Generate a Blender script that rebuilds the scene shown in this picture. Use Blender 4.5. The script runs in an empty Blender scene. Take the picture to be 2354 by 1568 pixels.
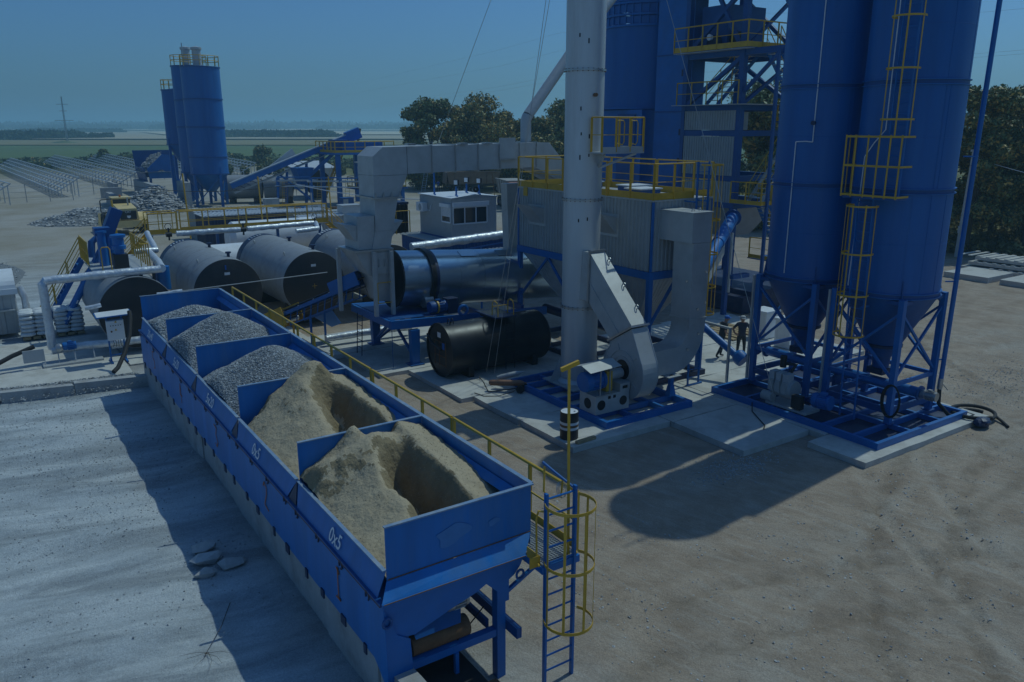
import bpy, math, random
import numpy as np
from mathutils import Vector, Matrix, Quaternion
random.seed(7); RNG = np.random.default_rng(7)
SC = bpy.context.scene; COL = SC.collection
R = math.radians; HAZE_D = 0.00065

# ---------------------------------------------------------------- camera
# plant axes: +Y runs along the aggregate bins away from the camera, +X across them to the right
cam = bpy.data.cameras.new('camera'); cam.sensor_width = 36.0; cam.lens = 36.0 * 1830.0 / 2353.0
cam.clip_start = 0.1; cam.clip_end = 30000
co = bpy.data.objects.new('camera', cam); COL.objects.link(co)
co.location = (0, 0, 9.5); co.rotation_euler = (R(90 - 15.1), 0, R(-33.8))
SC.camera = co

# ---------------------------------------------------------------- sky and sun
SUN = Vector((-0.63, -0.065, -1.0)).normalized()          # direction the light travels
EL = math.asin(-SUN.z); AZ = math.atan2(-SUN.x, -SUN.y)
w = bpy.data.worlds.new('World'); SC.world = w; w.use_nodes = True
nt = w.node_tree; bg = nt.nodes['Background']
sky = nt.nodes.new('ShaderNodeTexSky'); sky.sky_type = 'NISHITA'; sky.sun_disc = False
sky.sun_elevation = EL; sky.sun_rotation = AZ; sky.altitude = 200; sky.air_density = 1.0; sky.dust_density = 2.0; sky.ozone_density = 0.6
tint = nt.nodes.new('ShaderNodeMix'); tint.data_type = 'RGBA'; tint.blend_type = 'MULTIPLY'; tint.inputs[0].default_value = 1.0
tint.inputs[7].default_value = (0.26, 0.56, 0.94, 1)
nt.links.new(sky.outputs[0], tint.inputs[6]); nt.links.new(tint.outputs[2], bg.inputs[0])
bg.inputs[1].default_value = 0.15
sl = bpy.data.lights.new('sun', 'SUN'); sl.energy = 2.8; sl.angle = R(0.53); sl.color = (0.83, 1.0, 0.94)
so = bpy.data.objects.new('sun', sl); COL.objects.link(so); so.rotation_euler = SUN.to_track_quat('-Z', 'Y').to_euler()
so.location = (30, 0, 40)
vs = SC.view_settings; vs.view_transform = 'Standard'; vs.look = 'None'; vs.gamma = 1.0; vs.use_curve_mapping = False
vs.exposure = -1.0
cy = SC.cycles; cy.use_denoising = True; cy.max_bounces = 6; cy.diffuse_bounces = 3; cy.glossy_bounces = 3
cy.transmission_bounces = 4; cy.volume_bounces = 1; cy.transparent_max_bounces = 6
try: cy.denoiser = 'OPENIMAGEDENOISE'
except Exception: pass

# ---------------------------------------------------------------- materials
MATS = {}
def lnk(m, a, b): m.node_tree.links.new(a, b)
def mat(name, col, rough=0.5, metal=0.0, var=0.12, scale=3.0, dirt=None, dirt_amt=0.0, bump=0.0, bscale=40.0, spec=0.5, streak=False, island=0.0):
    """painted / metal / mineral surface: base colour varied by noise, patches of a second colour (dust, rust, wear), fine relief"""
    m = bpy.data.materials.new(name); m.use_nodes = True; n = m.node_tree.nodes; b = n['Principled BSDF']
    b.inputs['Roughness'].default_value = rough; b.inputs['Metallic'].default_value = metal
    b.inputs['Specular IOR Level'].default_value = spec
    tc = n.new('ShaderNodeTexCoord'); mp = n.new('ShaderNodeMapping'); lnk(m, tc.outputs['Object'], mp.inputs[0])
    mp.inputs['Scale'].default_value = (1, 1, 0.12) if streak else (1, 1, 1)
    ns = n.new('ShaderNodeTexNoise'); ns.inputs['Scale'].default_value = scale; ns.inputs['Detail'].default_value = 6; ns.inputs['Roughness'].default_value = 0.62
    lnk(m, mp.outputs[0], ns.inputs[0])
    mr = n.new('ShaderNodeMapRange'); mr.inputs[1].default_value = 0.25; mr.inputs[2].default_value = 0.75
    mr.inputs[3].default_value = 1 - var; mr.inputs[4].default_value = 1 + var
    lnk(m, ns.outputs[0], mr.inputs[0])
    hs = n.new('ShaderNodeHueSaturation'); hs.inputs['Color'].default_value = (*col, 1)
    if island:
        gi = n.new('ShaderNodeNewGeometry'); ir = n.new('ShaderNodeMapRange')
        ir.inputs[3].default_value = 1 - island; ir.inputs[4].default_value = 1 + island; lnk(m, gi.outputs['Random Per Island'], ir.inputs[0])
        mu = n.new('ShaderNodeMath'); mu.operation = 'MULTIPLY'; lnk(m, mr.outputs[0], mu.inputs[0]); lnk(m, ir.outputs[0], mu.inputs[1])
        lnk(m, mu.outputs[0], hs.inputs['Value'])
    else: lnk(m, mr.outputs[0], hs.inputs['Value'])
    out = hs.outputs[0]
    if dirt:
        n2 = n.new('ShaderNodeTexNoise'); n2.inputs['Scale'].default_value = scale * 0.7 + 0.3; n2.inputs['Detail'].default_value = 9; n2.inputs['Roughness'].default_value = 0.7
        lnk(m, mp.outputs[0], n2.inputs[0])
        r2 = n.new('ShaderNodeMapRange'); r2.inputs[1].default_value = 0.46; r2.inputs[2].default_value = 0.72; r2.inputs[3].default_value = 0; r2.inputs[4].default_value = dirt_amt
        lnk(m, n2.outputs[0], r2.inputs[0])
        mx = n.new('ShaderNodeMix'); mx.data_type = 'RGBA'; lnk(m, r2.outputs[0], mx.inputs[0]); lnk(m, out, mx.inputs[6]); mx.inputs[7].default_value = (*dirt, 1)
        out = mx.outputs[2]
        rr = n.new('ShaderNodeMapRange'); rr.inputs[3].default_value = rough; rr.inputs[4].default_value = min(1, rough + 0.35)
        lnk(m, r2.outputs[0], rr.inputs[0]); lnk(m, rr.outputs[0], b.inputs['Roughness'])
    lnk(m, out, b.inputs['Base Color'])
    if bump:
        n3 = n.new('ShaderNodeTexNoise'); n3.inputs['Scale'].default_value = bscale; n3.inputs['Detail'].default_value = 5
        lnk(m, tc.outputs['Object'], n3.inputs[0])
        bp = n.new('ShaderNodeBump'); bp.inputs['Strength'].default_value = 0.6; bp.inputs['Distance'].default_value = bump
        lnk(m, n3.outputs[0], bp.inputs['Height']); lnk(m, bp.outputs[0], b.inputs['Normal'])
    MATS[name] = m; return m
DUST = (0.30, 0.27, 0.23)
BLUE = mat('blue_paint', (0.001, 0.128, 0.41), 0.42, 0, 0.16, 1.3, (0.05, 0.14, 0.30), 0.45, 0.002, 6)
BLUEW = mat('worn_blue_paint', (0.001, 0.155, 0.47), 0.46, 0, 0.20, 1.7, (0.10, 0.20, 0.34), 0.55, 0.014, 2.2, streak=True)
BLUED = mat('dark_blue_paint', (0.001, 0.074, 0.26), 0.45, 0, 0.14, 1.5, (0.04, 0.09, 0.20), 0.4)
SILOB = mat('silo_blue_paint', (0.001, 0.110, 0.37), 0.42, 0, 0.24, 0.9, (0.04, 0.14, 0.30), 0.5, 0.006, 1.1, streak=True)
RIMW = mat('worn_dusty_lit_edge', (0.16, 0.26, 0.40), 0.6, 0, 0.25, 4.0, (0.40, 0.40, 0.38), 0.7, 0.003, 20)  # worn, dusty plate rims, with the brightness of lit top edges added to the colour
NAVY = mat('navy_paint', (0.006, 0.022, 0.075), 0.5, 0, 0.12, 1.5, DUST, 0.15)
YEL = mat('yellow_paint', (0.62, 0.36, 0.025), 0.45, 0, 0.12, 3.0, (0.32, 0.22, 0.09), 0.35)
YELC = mat('cream_yellow_paint', (0.70, 0.52, 0.22), 0.45, 0, 0.08, 2.0, DUST, 0.3)
GALV = mat('galvanised_sheet', (0.48, 0.49, 0.48), 0.50, 0.28, 0.10, 1.6, (0.25, 0.23, 0.2), 0.25, 0.003, 3)
STACKM = mat('stack_cladding', (0.58, 0.60, 0.60), 0.44, 0.35, 0.10, 1.2, (0.20, 0.15, 0.10), 0.28, 0.006, 1.6, streak=True)
DRUM = mat('dryer_cladding', (0.38, 0.49, 0.58), 0.28, 0.85, 0.06, 1.2, (0.2, 0.18, 0.16), 0.15, 0.012, 1.1)
TANK = mat('tank_cladding', (0.30, 0.315, 0.33), 0.55, 0.12, 0.14, 0.9, (0.17, 0.17, 0.165), 0.55, 0.015, 1.3)
BLACK = mat('black_paint', (0.018, 0.020, 0.022), 0.50, 0, 0.2, 1.4, (0.07, 0.06, 0.055), 0.5)
TAR = mat('tarry_black_steel', (0.012, 0.014, 0.017), 0.40, 0.2, 0.2, 1.0, (0.06, 0.06, 0.06), 0.35, 0.004, 3)
RUBBER = mat('black_rubber', (0.02, 0.02, 0.021), 0.75, 0, 0.2, 8)
CONC = mat('concrete', (0.55, 0.53, 0.48), 0.9, 0, 0.12, 1.2, (0.26, 0.23, 0.19), 0.6, 0.004, 30)
CONCB = mat('block_concrete', (0.40, 0.40, 0.39), 0.9, 0, 0.14, 1.5, (0.22, 0.20, 0.18), 0.7, 0.012, 14)
FOIL = mat('foil_insulation', (0.66, 0.69, 0.72), 0.40, 0.45, 0.16, 5.0, (0.34, 0.33, 0.31), 0.45, 0.05, 6)
WHITE = mat('white_paint', (0.74, 0.76, 0.77), 0.45, 0, 0.06, 2, DUST, 0.25)
WHITEP = mat('white_plastic', (0.78, 0.79, 0.79), 0.4, 0, 0.05, 2)
GREYP = mat('grey_panel', (0.38, 0.40, 0.40), 0.5, 0.1, 0.08, 1.2, (0.22, 0.2, 0.17), 0.3)
GREYL = mat('light_grey_panel', (0.46, 0.48, 0.49), 0.5, 0.1, 0.07, 1.2, (0.26, 0.24, 0.2), 0.3)
STEEL = mat('bare_steel', (0.45, 0.46, 0.46), 0.35, 0.8, 0.1, 4, (0.2, 0.14, 0.09), 0.3)
RUST = mat('rusty_steel', (0.20, 0.105, 0.05), 0.8, 0.1, 0.25, 5, (0.10, 0.05, 0.03), 0.6, 0.004, 30)
SANDM = mat('sand', (0.43, 0.345, 0.225), 0.95, 0, 0.16, 1.4, (0.33, 0.25, 0.15), 0.75, 0.05, 14)
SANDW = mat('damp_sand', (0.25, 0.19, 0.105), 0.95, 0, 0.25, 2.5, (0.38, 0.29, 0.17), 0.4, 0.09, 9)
GRAV = mat('crushed_stone', (0.36, 0.37, 0.37), 0.9, 0, 0.10, 3, island=0.45)
GRAVB = mat('crushed_stone_bed', (0.17, 0.18, 0.185), 0.95, 0, 0.2, 8, bump=0.03, bscale=25)
ROCKM = mat('grey_rock', (0.46, 0.45, 0.43), 0.9, 0, 0.16, 4, (0.2, 0.19, 0.18), 0.6, 0.01, 20, island=0.2)
BARK = mat('bark', (0.09, 0.07, 0.05), 0.9, 0, 0.25, 6, bump=0.01, bscale=12)
WOOD = mat('wood', (0.36, 0.26, 0.14), 0.8, 0, 0.2, 6)
LEAFG = mat('green_leaf', (0.145, 0.175, 0.065), 0.5, 0, 0.2, 0.5, (0.16, 0.13, 0.03), 0.5, island=0.6, spec=0.25)
LEAFY = mat('yellowing_leaf', (0.46, 0.31, 0.08), 0.5, 0, 0.2, 0.5, (0.15, 0.15, 0.05), 0.6, island=0.5, spec=0.25)
LEAFF = mat('far_leaf', (0.040, 0.062, 0.035), 0.8, 0, 0.2, 0.02, island=0.4, spec=0.1)
GRASS = mat('dry_grass', (0.22, 0.19, 0.07), 0.9, 0, 0.25, 0.8, (0.09, 0.11, 0.035), 0.8, island=0.4)
SCRUB = mat('scrub_leaf', (0.10, 0.135, 0.055), 0.8, 0, 0.2, 0.3, (0.13, 0.11, 0.05), 0.6, island=0.45)
SKINM = mat('skin', (0.42, 0.24, 0.16), 0.55, 0, 0.05, 6)
CLOTHD = mat('dark_cloth', (0.045, 0.055, 0.075), 0.9, 0, 0.15, 8)
CLOTHN = mat('work_trousers', (0.035, 0.045, 0.05), 0.9, 0, 0.15, 8)
CLOTHG = mat('grey_cloth', (0.42, 0.42, 0.40), 0.9, 0, 0.1, 8)
CLOTHB = mat('blue_cloth', (0.02, 0.12, 0.42), 0.8, 0, 0.1, 8)
SACK = mat('white_sack', (0.66, 0.68, 0.68), 0.6, 0, 0.12, 5, (0.42, 0.43, 0.43), 0.5, 0.02, 9)
SOLAR = mat('solar_rail', (0.55, 0.57, 0.58), 0.4, 0.5, 0.06, 2)
ORANGE = mat('orange_marking', (0.42, 0.13, 0.035), 0.7, 0, 0.15, 6)
TIPPER = mat('tipper_body', (0.17, 0.12, 0.085), 0.65, 0.1, 0.2, 1.2, (0.26, 0.22, 0.17), 0.6)
TIPGREY = mat('grey_tipper_body', (0.36, 0.35, 0.32), 0.65, 0.1, 0.15, 1.2, (0.25, 0.22, 0.17), 0.6)
BRASS = mat('copper_bottle', (0.26, 0.13, 0.07), 0.5, 0.1, 0.15, 5)
ROOFM = mat('sheet_roof', (0.58, 0.60, 0.61), 0.5, 0.2, 0.08, 1.0, (0.36, 0.34, 0.3), 0.4)
glass = bpy.data.materials.new('window_glass'); glass.use_nodes = True
_b = glass.node_tree.nodes['Principled BSDF']; _b.inputs['Base Color'].default_value = (0.035, 0.045, 0.05, 1); _b.inputs['Roughness'].default_value = 0.06
GLASS = glass

# ---------------------------------------------------------------- mesh helpers
def V(*a): return Vector(a[0] if len(a) == 1 else a)
def frame(d):
    d = Vector(d).normalized(); up = Vector((0, 0, 1)) if abs(d.z) < 0.98 else Vector((0, 1, 0))
    x = d.cross(up).normalized(); return x, x.cross(d).normalized(), d
class MB:
    """collects shapes in world coordinates"""
    def __init__(s): s.v = []; s.f = []; s.sm = []
    def add(s, vs, fs, smooth=False):
        k = len(s.v); s.v += [tuple(p) for p in vs]; s.f += [tuple(i + k for i in f) for f in fs]; s.sm += [smooth] * len(fs); return s
    def box(s, x0, x1, y0, y1, z0, z1):
        x0, x1 = sorted((x0, x1)); y0, y1 = sorted((y0, y1)); z0, z1 = sorted((z0, z1))
        return s.hexa([(x0, y0, z0), (x1, y0, z0), (x1, y1, z0), (x0, y1, z0), (x0, y0, z1), (x1, y0, z1), (x1, y1, z1), (x0, y1, z1)])
    def hexa(s, p): return s.add(p, [(0, 3, 2, 1), (4, 5, 6, 7), (0, 1, 5, 4), (1, 2, 6, 5), (2, 3, 7, 6), (3, 0, 4, 7)])
    def bar(s, p, q, w=0.1, h=None, up=None):
        p, q = Vector(p), Vector(q); h = h or w; x, y, d = frame(q - p)
        if up is not None: y = (Vector(up) - d * d.dot(Vector(up))).normalized(); x = d.cross(y)
        c = [(-w / 2, -h / 2), (w / 2, -h / 2), (w / 2, h / 2), (-w / 2, h / 2)]
        return s.hexa([p + x * a + y * b for a, b in c] + [q + x * a + y * b for a, b in c])
    def plate(s, pts, n, t):
        """polygon extruded by t along n"""
        n = Vector(n).normalized() * t; k = len(pts); a = [Vector(p) for p in pts]; b = [p + n for p in a]
        return s.add(a + b, [tuple(reversed(range(k))), tuple(range(k, 2 * k))] + [(i, (i + 1) % k, (i + 1) % k + k, i + k) for i in range(k)])
    def cyl(s, p, q, r, r2=None, n=20, cap=True):
        p, q = Vector(p), Vector(q); r2 = r if r2 is None else r2; x, y, d = frame(q - p)
        A = [math.tau * i / n for i in range(n)]
        vs = [p + (x * math.cos(a) + y * math.sin(a)) * r for a in A] + [q + (x * math.cos(a) + y * math.sin(a)) * r2 for a in A]
        s.add(vs, [(i, (i + 1) % n, (i + 1) % n + n, i + n) for i in range(n)], True)
        if cap: s.add(vs, [tuple(reversed(range(n))), tuple(range(n, 2 * n))])
        return s
    def path(s, pts, r, n=8, closed=False, cap=True):
        P = [Vector(p) for p in pts]; m = len(P); rr = r if hasattr(r, '__len__') else [r] * m
        T = []
        for i in range(m):
            a = P[(i - 1) % m] if (closed or i) else P[0]; b = P[(i + 1) % m] if (closed or i < m - 1) else P[-1]
            t = (b - a); T.append(t.normalized() if t.length > 1e-9 else Vector((0, 0, 1)))
        x, y, _ = frame(T[0]); vs = []
        for i in range(m):
            if i:
                q = T[i - 1].rotation_difference(T[i]); x = q @ x; y = q @ y
            vs += [P[i] + (x * math.cos(math.tau * k / n) + y * math.sin(math.tau * k / n)) * rr[i] for k in range(n)]
        fs = [(i * n + k, i * n + (k + 1) % n, (i + 1) * n + (k + 1) % n, (i + 1) * n + k) for i in range(m - 1) for k in range(n)]
        if closed: fs += [((m - 1) * n + k, (m - 1) * n + (k + 1) % n, (k + 1) % n, k) for k in range(n)]
        s.add(vs, fs, True)
        if cap and not closed: s.add(vs, [tuple(reversed(range(n))), tuple(range((m - 1) * n, m * n))])
        return s
    def lathe(s, c, prof, axis=(0, 0, 1), n=32, smooth=True):
        """prof: list of (radius, distance along axis)"""
        c = Vector(c); x, y, d = frame(axis); m = len(prof)
        vs = [c + d * h + (x * math.cos(math.tau * k / n) + y * math.sin(math.tau * k / n)) * r for r, h in prof for k in range(n)]
        return s.add(vs, [(i * n + k, i * n + (k + 1) % n, (i + 1) * n + (k + 1) % n, (i + 1) * n + k) for i in range(m - 1) for k in range(n)], smooth)
    def arc_band(s, c, r, a0, a1, h, t=0.008, n=16):
        """flat steel hoop in a horizontal plane"""
        A = [a0 + (a1 - a0) * i / n for i in range(n + 1)]; vs = []
        for a in A:
            for rr, z in ((r, -h / 2), (r + t, -h / 2), (r + t, h / 2), (r, h / 2)): vs.append((c[0] + rr * math.cos(a), c[1] + rr * math.sin(a), c[2] + z))
        fs = [(4 * i + k, 4 * i + (k + 1) % 4, 4 * i + 4 + (k + 1) % 4, 4 * i + 4 + k) for i in range(n) for k in range(4)]
        return s.add(vs, fs + [(3, 2, 1, 0), (4 * n, 4 * n + 1, 4 * n + 2, 4 * n + 3)], True)
    def corr(s, p, u, v, nrm, pitch=0.2, depth=0.03):
        """trapezoid-ribbed sheet spanned by u (across the ribs) and v (along them)"""
        p, u, v, nrm = Vector(p), Vector(u), Vector(v), Vector(nrm).normalized() * depth
        L = u.length; ud = u.normalized(); k = max(1, int(round(L / pitch))); pt = L / k; xs = []
        for i in range(k): xs += [(i * pt, 0), ((i + .55) * pt, 0), ((i + .65) * pt, 1), ((i + .9) * pt, 1)]
        xs.append((L, 0)); vs = []
        for a, e in xs: q = p + ud * a + nrm * e; vs += [q, q + v]
        return s.add(vs, [(2 * i, 2 * i + 2, 2 * i + 3, 2 * i + 1) for i in range(len(xs) - 1)])
    def obj(s, name, m, off=(0, 0, 0), sharp=32):
        me = bpy.data.meshes.new(name); o = Vector(off)
        me.from_pydata([(a - o.x, b - o.y, c - o.z) for a, b, c in s.v], [], s.f)
        if any(s.sm):
            me.polygons.foreach_set('use_smooth', s.sm); me.update(); me.set_sharp_from_angle(angle=R(sharp))
        for mm in (m if isinstance(m, (list, tuple)) else [m]): me.materials.append(mm)
        ob = bpy.data.objects.new(name, me); COL.objects.link(ob); return ob
def tag(o, label=None, cat=None, group=None, kind=None):
    for k, v in (('label', label), ('category', cat), ('group', group), ('kind', kind)):
        if v: o[k] = v
    return o
class Thing:
    def __init__(s, name, label, cat, loc, group=None):
        s.o = bpy.data.objects.new(name, None); COL.objects.link(s.o); s.loc = Vector(loc); s.o.location = s.loc; s.o.empty_display_size = 0.3
        tag(s.o, label, cat, group)
    def part(s, name, mb, m, parent=None, label=None):
        o = mb.obj(name, m, s.loc); o.parent = parent or s.o
        if label: o['label'] = label
        return o
    def box(s, name, m, *b, parent=None): return s.part(name, MB().box(*b), m, parent)
    def bar(s, name, m, p, q, w=0.1, h=None, up=None, parent=None): return s.part(name, MB().bar(p, q, w, h, up), m, parent)
    def tube(s, name, m, pts, r=0.02, n=8, parent=None): return s.part(name, MB().path(pts, r, n), m, parent)
    def cyl(s, name, m, p, q, r, r2=None, n=20, parent=None): return s.part(name, MB().cyl(p, q, r, r2, n), m, parent)
    def plate(s, name, m, pts, n, t, parent=None): return s.part(name, MB().plate(pts, n, t), m, parent)
def solo(name, mb, m, label, cat, group=None, base=None):
    """a thing that is a single mesh, origin at its base"""
    if base is None:
        a = np.array(mb.v); base = ((a[:, 0].min() + a[:, 0].max()) / 2, (a[:, 1].min() + a[:, 1].max()) / 2, a[:, 2].min())
    o = mb.obj(name, m, base); o.location = base; return tag(o, label, cat, group)
def struct(name, mb, m): return tag(mb.obj(name, m), kind='structure')
def copy_tree(o, parent=None, keep=None):
    c = o.copy(); COL.objects.link(c); c.parent = parent
    for ch in [x for x in o.children]: copy_tree(ch, c)
    return c
def lerp(p, q, t): return Vector(p) + (Vector(q) - Vector(p)) * t

def _hash(ix, iy, s): 
    h = (ix.astype(np.int64) * 374761393 + iy.astype(np.int64) * 668265263 + s * 982451653) & 0x7fffffff
    h = ((h ^ (h >> 13)) * 1274126177) & 0x7fffffff
    return ((h ^ (h >> 16)) & 0xffff) / 65535.0
def vnoise(x, y, s=0):
    x = np.asarray(x, float); y = np.asarray(y, float); ix = np.floor(x); iy = np.floor(y); fx = x - ix; fy = y - iy
    fx = fx * fx * (3 - 2 * fx); fy = fy * fy * (3 - 2 * fy)
    a = _hash(ix, iy, s); b = _hash(ix + 1, iy, s); c = _hash(ix, iy + 1, s); d = _hash(ix + 1, iy + 1, s)
    return (a * (1 - fx) + b * fx) * (1 - fy) + (c * (1 - fx) + d * fx) * fy
def fbm(x, y, o=4, s=0):
    t = 0; a = 0.5; n = 0
    for i in range(o): t = t + a * vnoise(x * 2 ** i, y * 2 ** i, s + i * 17); n += a; a *= 0.5
    return t / n
def grid_mesh(mb, X, Y, Z, smooth=True):
    ny, nx = X.shape; vs = np.stack([X, Y, Z], -1).reshape(-1, 3)
    fs = [(j * nx + i, j * nx + i + 1, (j + 1) * nx + i + 1, (j + 1) * nx + i) for j in range(ny - 1) for i in range(nx - 1)]
    return mb.add(vs.tolist(), fs, smooth)
_OCT = np.array([(1, 0, 0), (-1, 0, 0), (0, 1, 0), (0, -1, 0), (0, 0, 1), (0, 0, -1)], float)
_OF = np.array([(0, 2, 4), (2, 1, 4), (1, 3, 4), (3, 0, 4), (2, 0, 5), (1, 2, 5), (3, 1, 5), (0, 3, 5)])
def stones_mesh(name, P, S, m, flat=0.7):
    """many small angular stones in one mesh: P positions, S sizes"""
    n = len(P); P = np.asarray(P, float); S = np.asarray(S, float)
    q = RNG.normal(size=(n, 4)); q /= np.linalg.norm(q, axis=1)[:, None]; w_, x, y, z = q.T
    M = np.stack([1 - 2 * (y * y + z * z), 2 * (x * y - z * w_), 2 * (x * z + y * w_), 2 * (x * y + z * w_), 1 - 2 * (x * x + z * z), 2 * (y * z - x * w_),
                  2 * (x * z - y * w_), 2 * (y * z + x * w_), 1 - 2 * (x * x + y * y)], -1).reshape(n, 3, 3)
    sc_ = S[:, None] * RNG.uniform(0.55, 1.25, (n, 3))
    loc = _OCT[None] * sc_[:, None, :] + RNG.uniform(-0.18, 0.18, (n, 6, 3)) * S[:, None, None]
    vv = np.einsum('nij,nkj->nki', M, loc) ; vv[:, :, 2] *= flat
    vv = (vv + P[:, None, :]).reshape(-1, 3)
    ff = (_OF[None] + (np.arange(n) * 6)[:, None, None]).reshape(-1, 3)
    me = bpy.data.meshes.new(name); me.from_pydata(vv.tolist(), [], ff.tolist()); me.materials.append(m)
    o = bpy.data.objects.new(name, me); COL.objects.link(o); return o
def text_mesh(txt, size, origin, xdir, ydir, lift=0.004, bold=0.0):
    """flat lettering on a surface: returns an MB"""
    c = bpy.data.curves.new('lettering', 'FONT'); c.body = txt; c.size = size; c.offset = bold; c.resolution_u = 3
    o = bpy.data.objects.new('lettering', c); COL.objects.link(o)
    bpy.context.view_layer.update()
    me = bpy.data.meshes.new_from_object(o.evaluated_get(bpy.context.evaluated_depsgraph_get()))
    x, y = Vector(xdir).normalized(), Vector(ydir).normalized(); n = x.cross(y); o0 = Vector(origin) + n * lift; mb = MB()
    mb.add([o0 + x * v.co.x + y * v.co.y for v in me.vertices], [tuple(p.vertices) for p in me.polygons])
    bpy.data.objects.remove(o); bpy.data.meshes.remove(me); bpy.data.curves.remove(c); return mb

# repeated building blocks ---------------------------------------------------
def handrail(t, pts, h=1.05, m=None, step=1.4, post=0.05, mid=1, toe=0.15, r=0.022, toes=True):
    m = m or YEL; pts = [Vector(p) for p in pts]
    up = Vector((0, 0, h))
    for a, b in zip(pts, pts[1:]):
        L = (b - a).length; k = max(1, int(round(L / step)))
        for i in range(k + 1):
            q = lerp(a, b, i / k); t.bar('post', m, q, q + up, post, post * 0.6, up=(b - a))
        t.tube('top_rail', m, [a + up, b + up], r * 1.15, 8)
        for j in range(mid): t.tube('mid_rail', m, [a + up * ((j + 1) / (mid + 1)), b + up * ((j + 1) / (mid + 1))], r * 0.7, 6)
        if toes: t.bar('toe_board', m, a + V(0, 0, toe / 2 + .01), b + V(0, 0, toe / 2 + .01), 0.012, toe, up=(0, 0, 1))
def ladder(t, foot, top, side, width=0.5, m=None, rung=0.3, rail=0.05, rr=0.014):
    """two side rails and round rungs; side = unit vector across"""
    m = m or BLUE; foot, top, side = Vector(foot), Vector(top), Vector(side).normalized() * width / 2
    for s_ in (-1, 1): t.bar('ladder_rail', m, foot + side * s_, top + side * s_, rail, rail * 0.6, up=side)
    L = (top - foot).length; k = int(L / rung)
    for i in range(1, k + 1):
        q = lerp(foot, top, i * rung / L); t.tube('rung', m, [q - side, q + side], rr, 6)
def cage(t, c, r, a0, a1, z0, z1, hoops, m=None, bars=5, shift=(0, 0)):
    """safety cage: steel hoops at heights hoops and vertical straps"""
    m = m or YEL
    for z in hoops: t.part('cage_hoop', MB().arc_band((c[0], c[1], z), r, a0, a1, 0.055), m)
    for i in range(bars):
        a = a0 + (a1 - a0) * (i + 0.5) / bars; x, y = c[0] + (r - .004) * math.cos(a), c[1] + (r - .004) * math.sin(a)
        t.bar('cage_strap', m, (x, y, z0), (x, y, z1), 0.045, 0.010, up=(math.cos(a), math.sin(a), 0))
def stairs(t, foot, top, side, width=0.7, m=None, rail=True, rm=None, tread=0.23, tm=None):
    m = m or BLUE; foot, top, sd = Vector(foot), Vector(top), Vector(side).normalized() * width / 2
    for s_ in (-1, 1): t.bar('stringer', m, foot + sd * s_, top + sd * s_, 0.05, 0.2, up=(0, 0, 1))
    k = max(2, int((top.z - foot.z) / tread)); d = Vector((top.x - foot.x, top.y - foot.y, 0)).normalized() * 0.12
    for i in range(1, k):
        q = lerp(foot, top, i / k); t.part('tread', MB().hexa([q - sd - d - V(0, 0, .02), q + sd - d - V(0, 0, .02), q + sd + d - V(0, 0, .02), q - sd + d - V(0, 0, .02), q - sd - d + V(0, 0, .01), q + sd - d + V(0, 0, .01), q + sd + d + V(0, 0, .01), q - sd + d + V(0, 0, .01)]), tm or m)
    if rail:
        for s_ in (-1, 1):
            u = V(0, 0, 1.0); a, b = foot + sd * s_, top + sd * s_
            for i in range(4): q = lerp(a, b, i / 3); t.bar('stair_post', rm or YEL, q, q + u, 0.045, 0.03)
            t.tube('stair_rail', rm or YEL, [a + u, b + u], 0.024, 8); t.tube('stair_mid_rail', rm or YEL, [a + u * .5, b + u * .5], 0.016, 6)
def cross_brace(t, m, a, b, c, d, w=0.08, name='brace'): t.bar(name, m, a, c, w); t.bar(name, m, b, d, w * 0.98)
def motor(t, c, axis, r=0.2, L=0.5, m=None, name='motor'):
    m = m or BLUE; c = Vector(c); d = Vector(axis).normalized(); mb = MB()
    mb.lathe(c, [(0, 0), (r * .95, 0), (r * 1.02, L * .06), (r * 1.02, L * .3), (r * .9, L * .32), (r * .9, L * .85), (r * 1.0, L * .87), (r * 1.0, L), (0, L)], d, 20)
    x, y, _ = frame(d)
    for i in range(14):
        a = math.tau * i / 14; q = c + (x * math.cos(a) + y * math.sin(a)) * r * .95; mb.bar(q + d * L * .34, q + d * L * .83, 0.012, 0.05, up=(x * math.cos(a) + y * math.sin(a)))
    b = t.part(name, mb, m)
    top = c + d * L * .55 + V(0, 0, r * 1.05); t.part('terminal_box', MB().bar(top - d * r * .4, top + d * r * .4, r * .8, r * .45, up=(0, 0, 1)), m, b)
    return b
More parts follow.
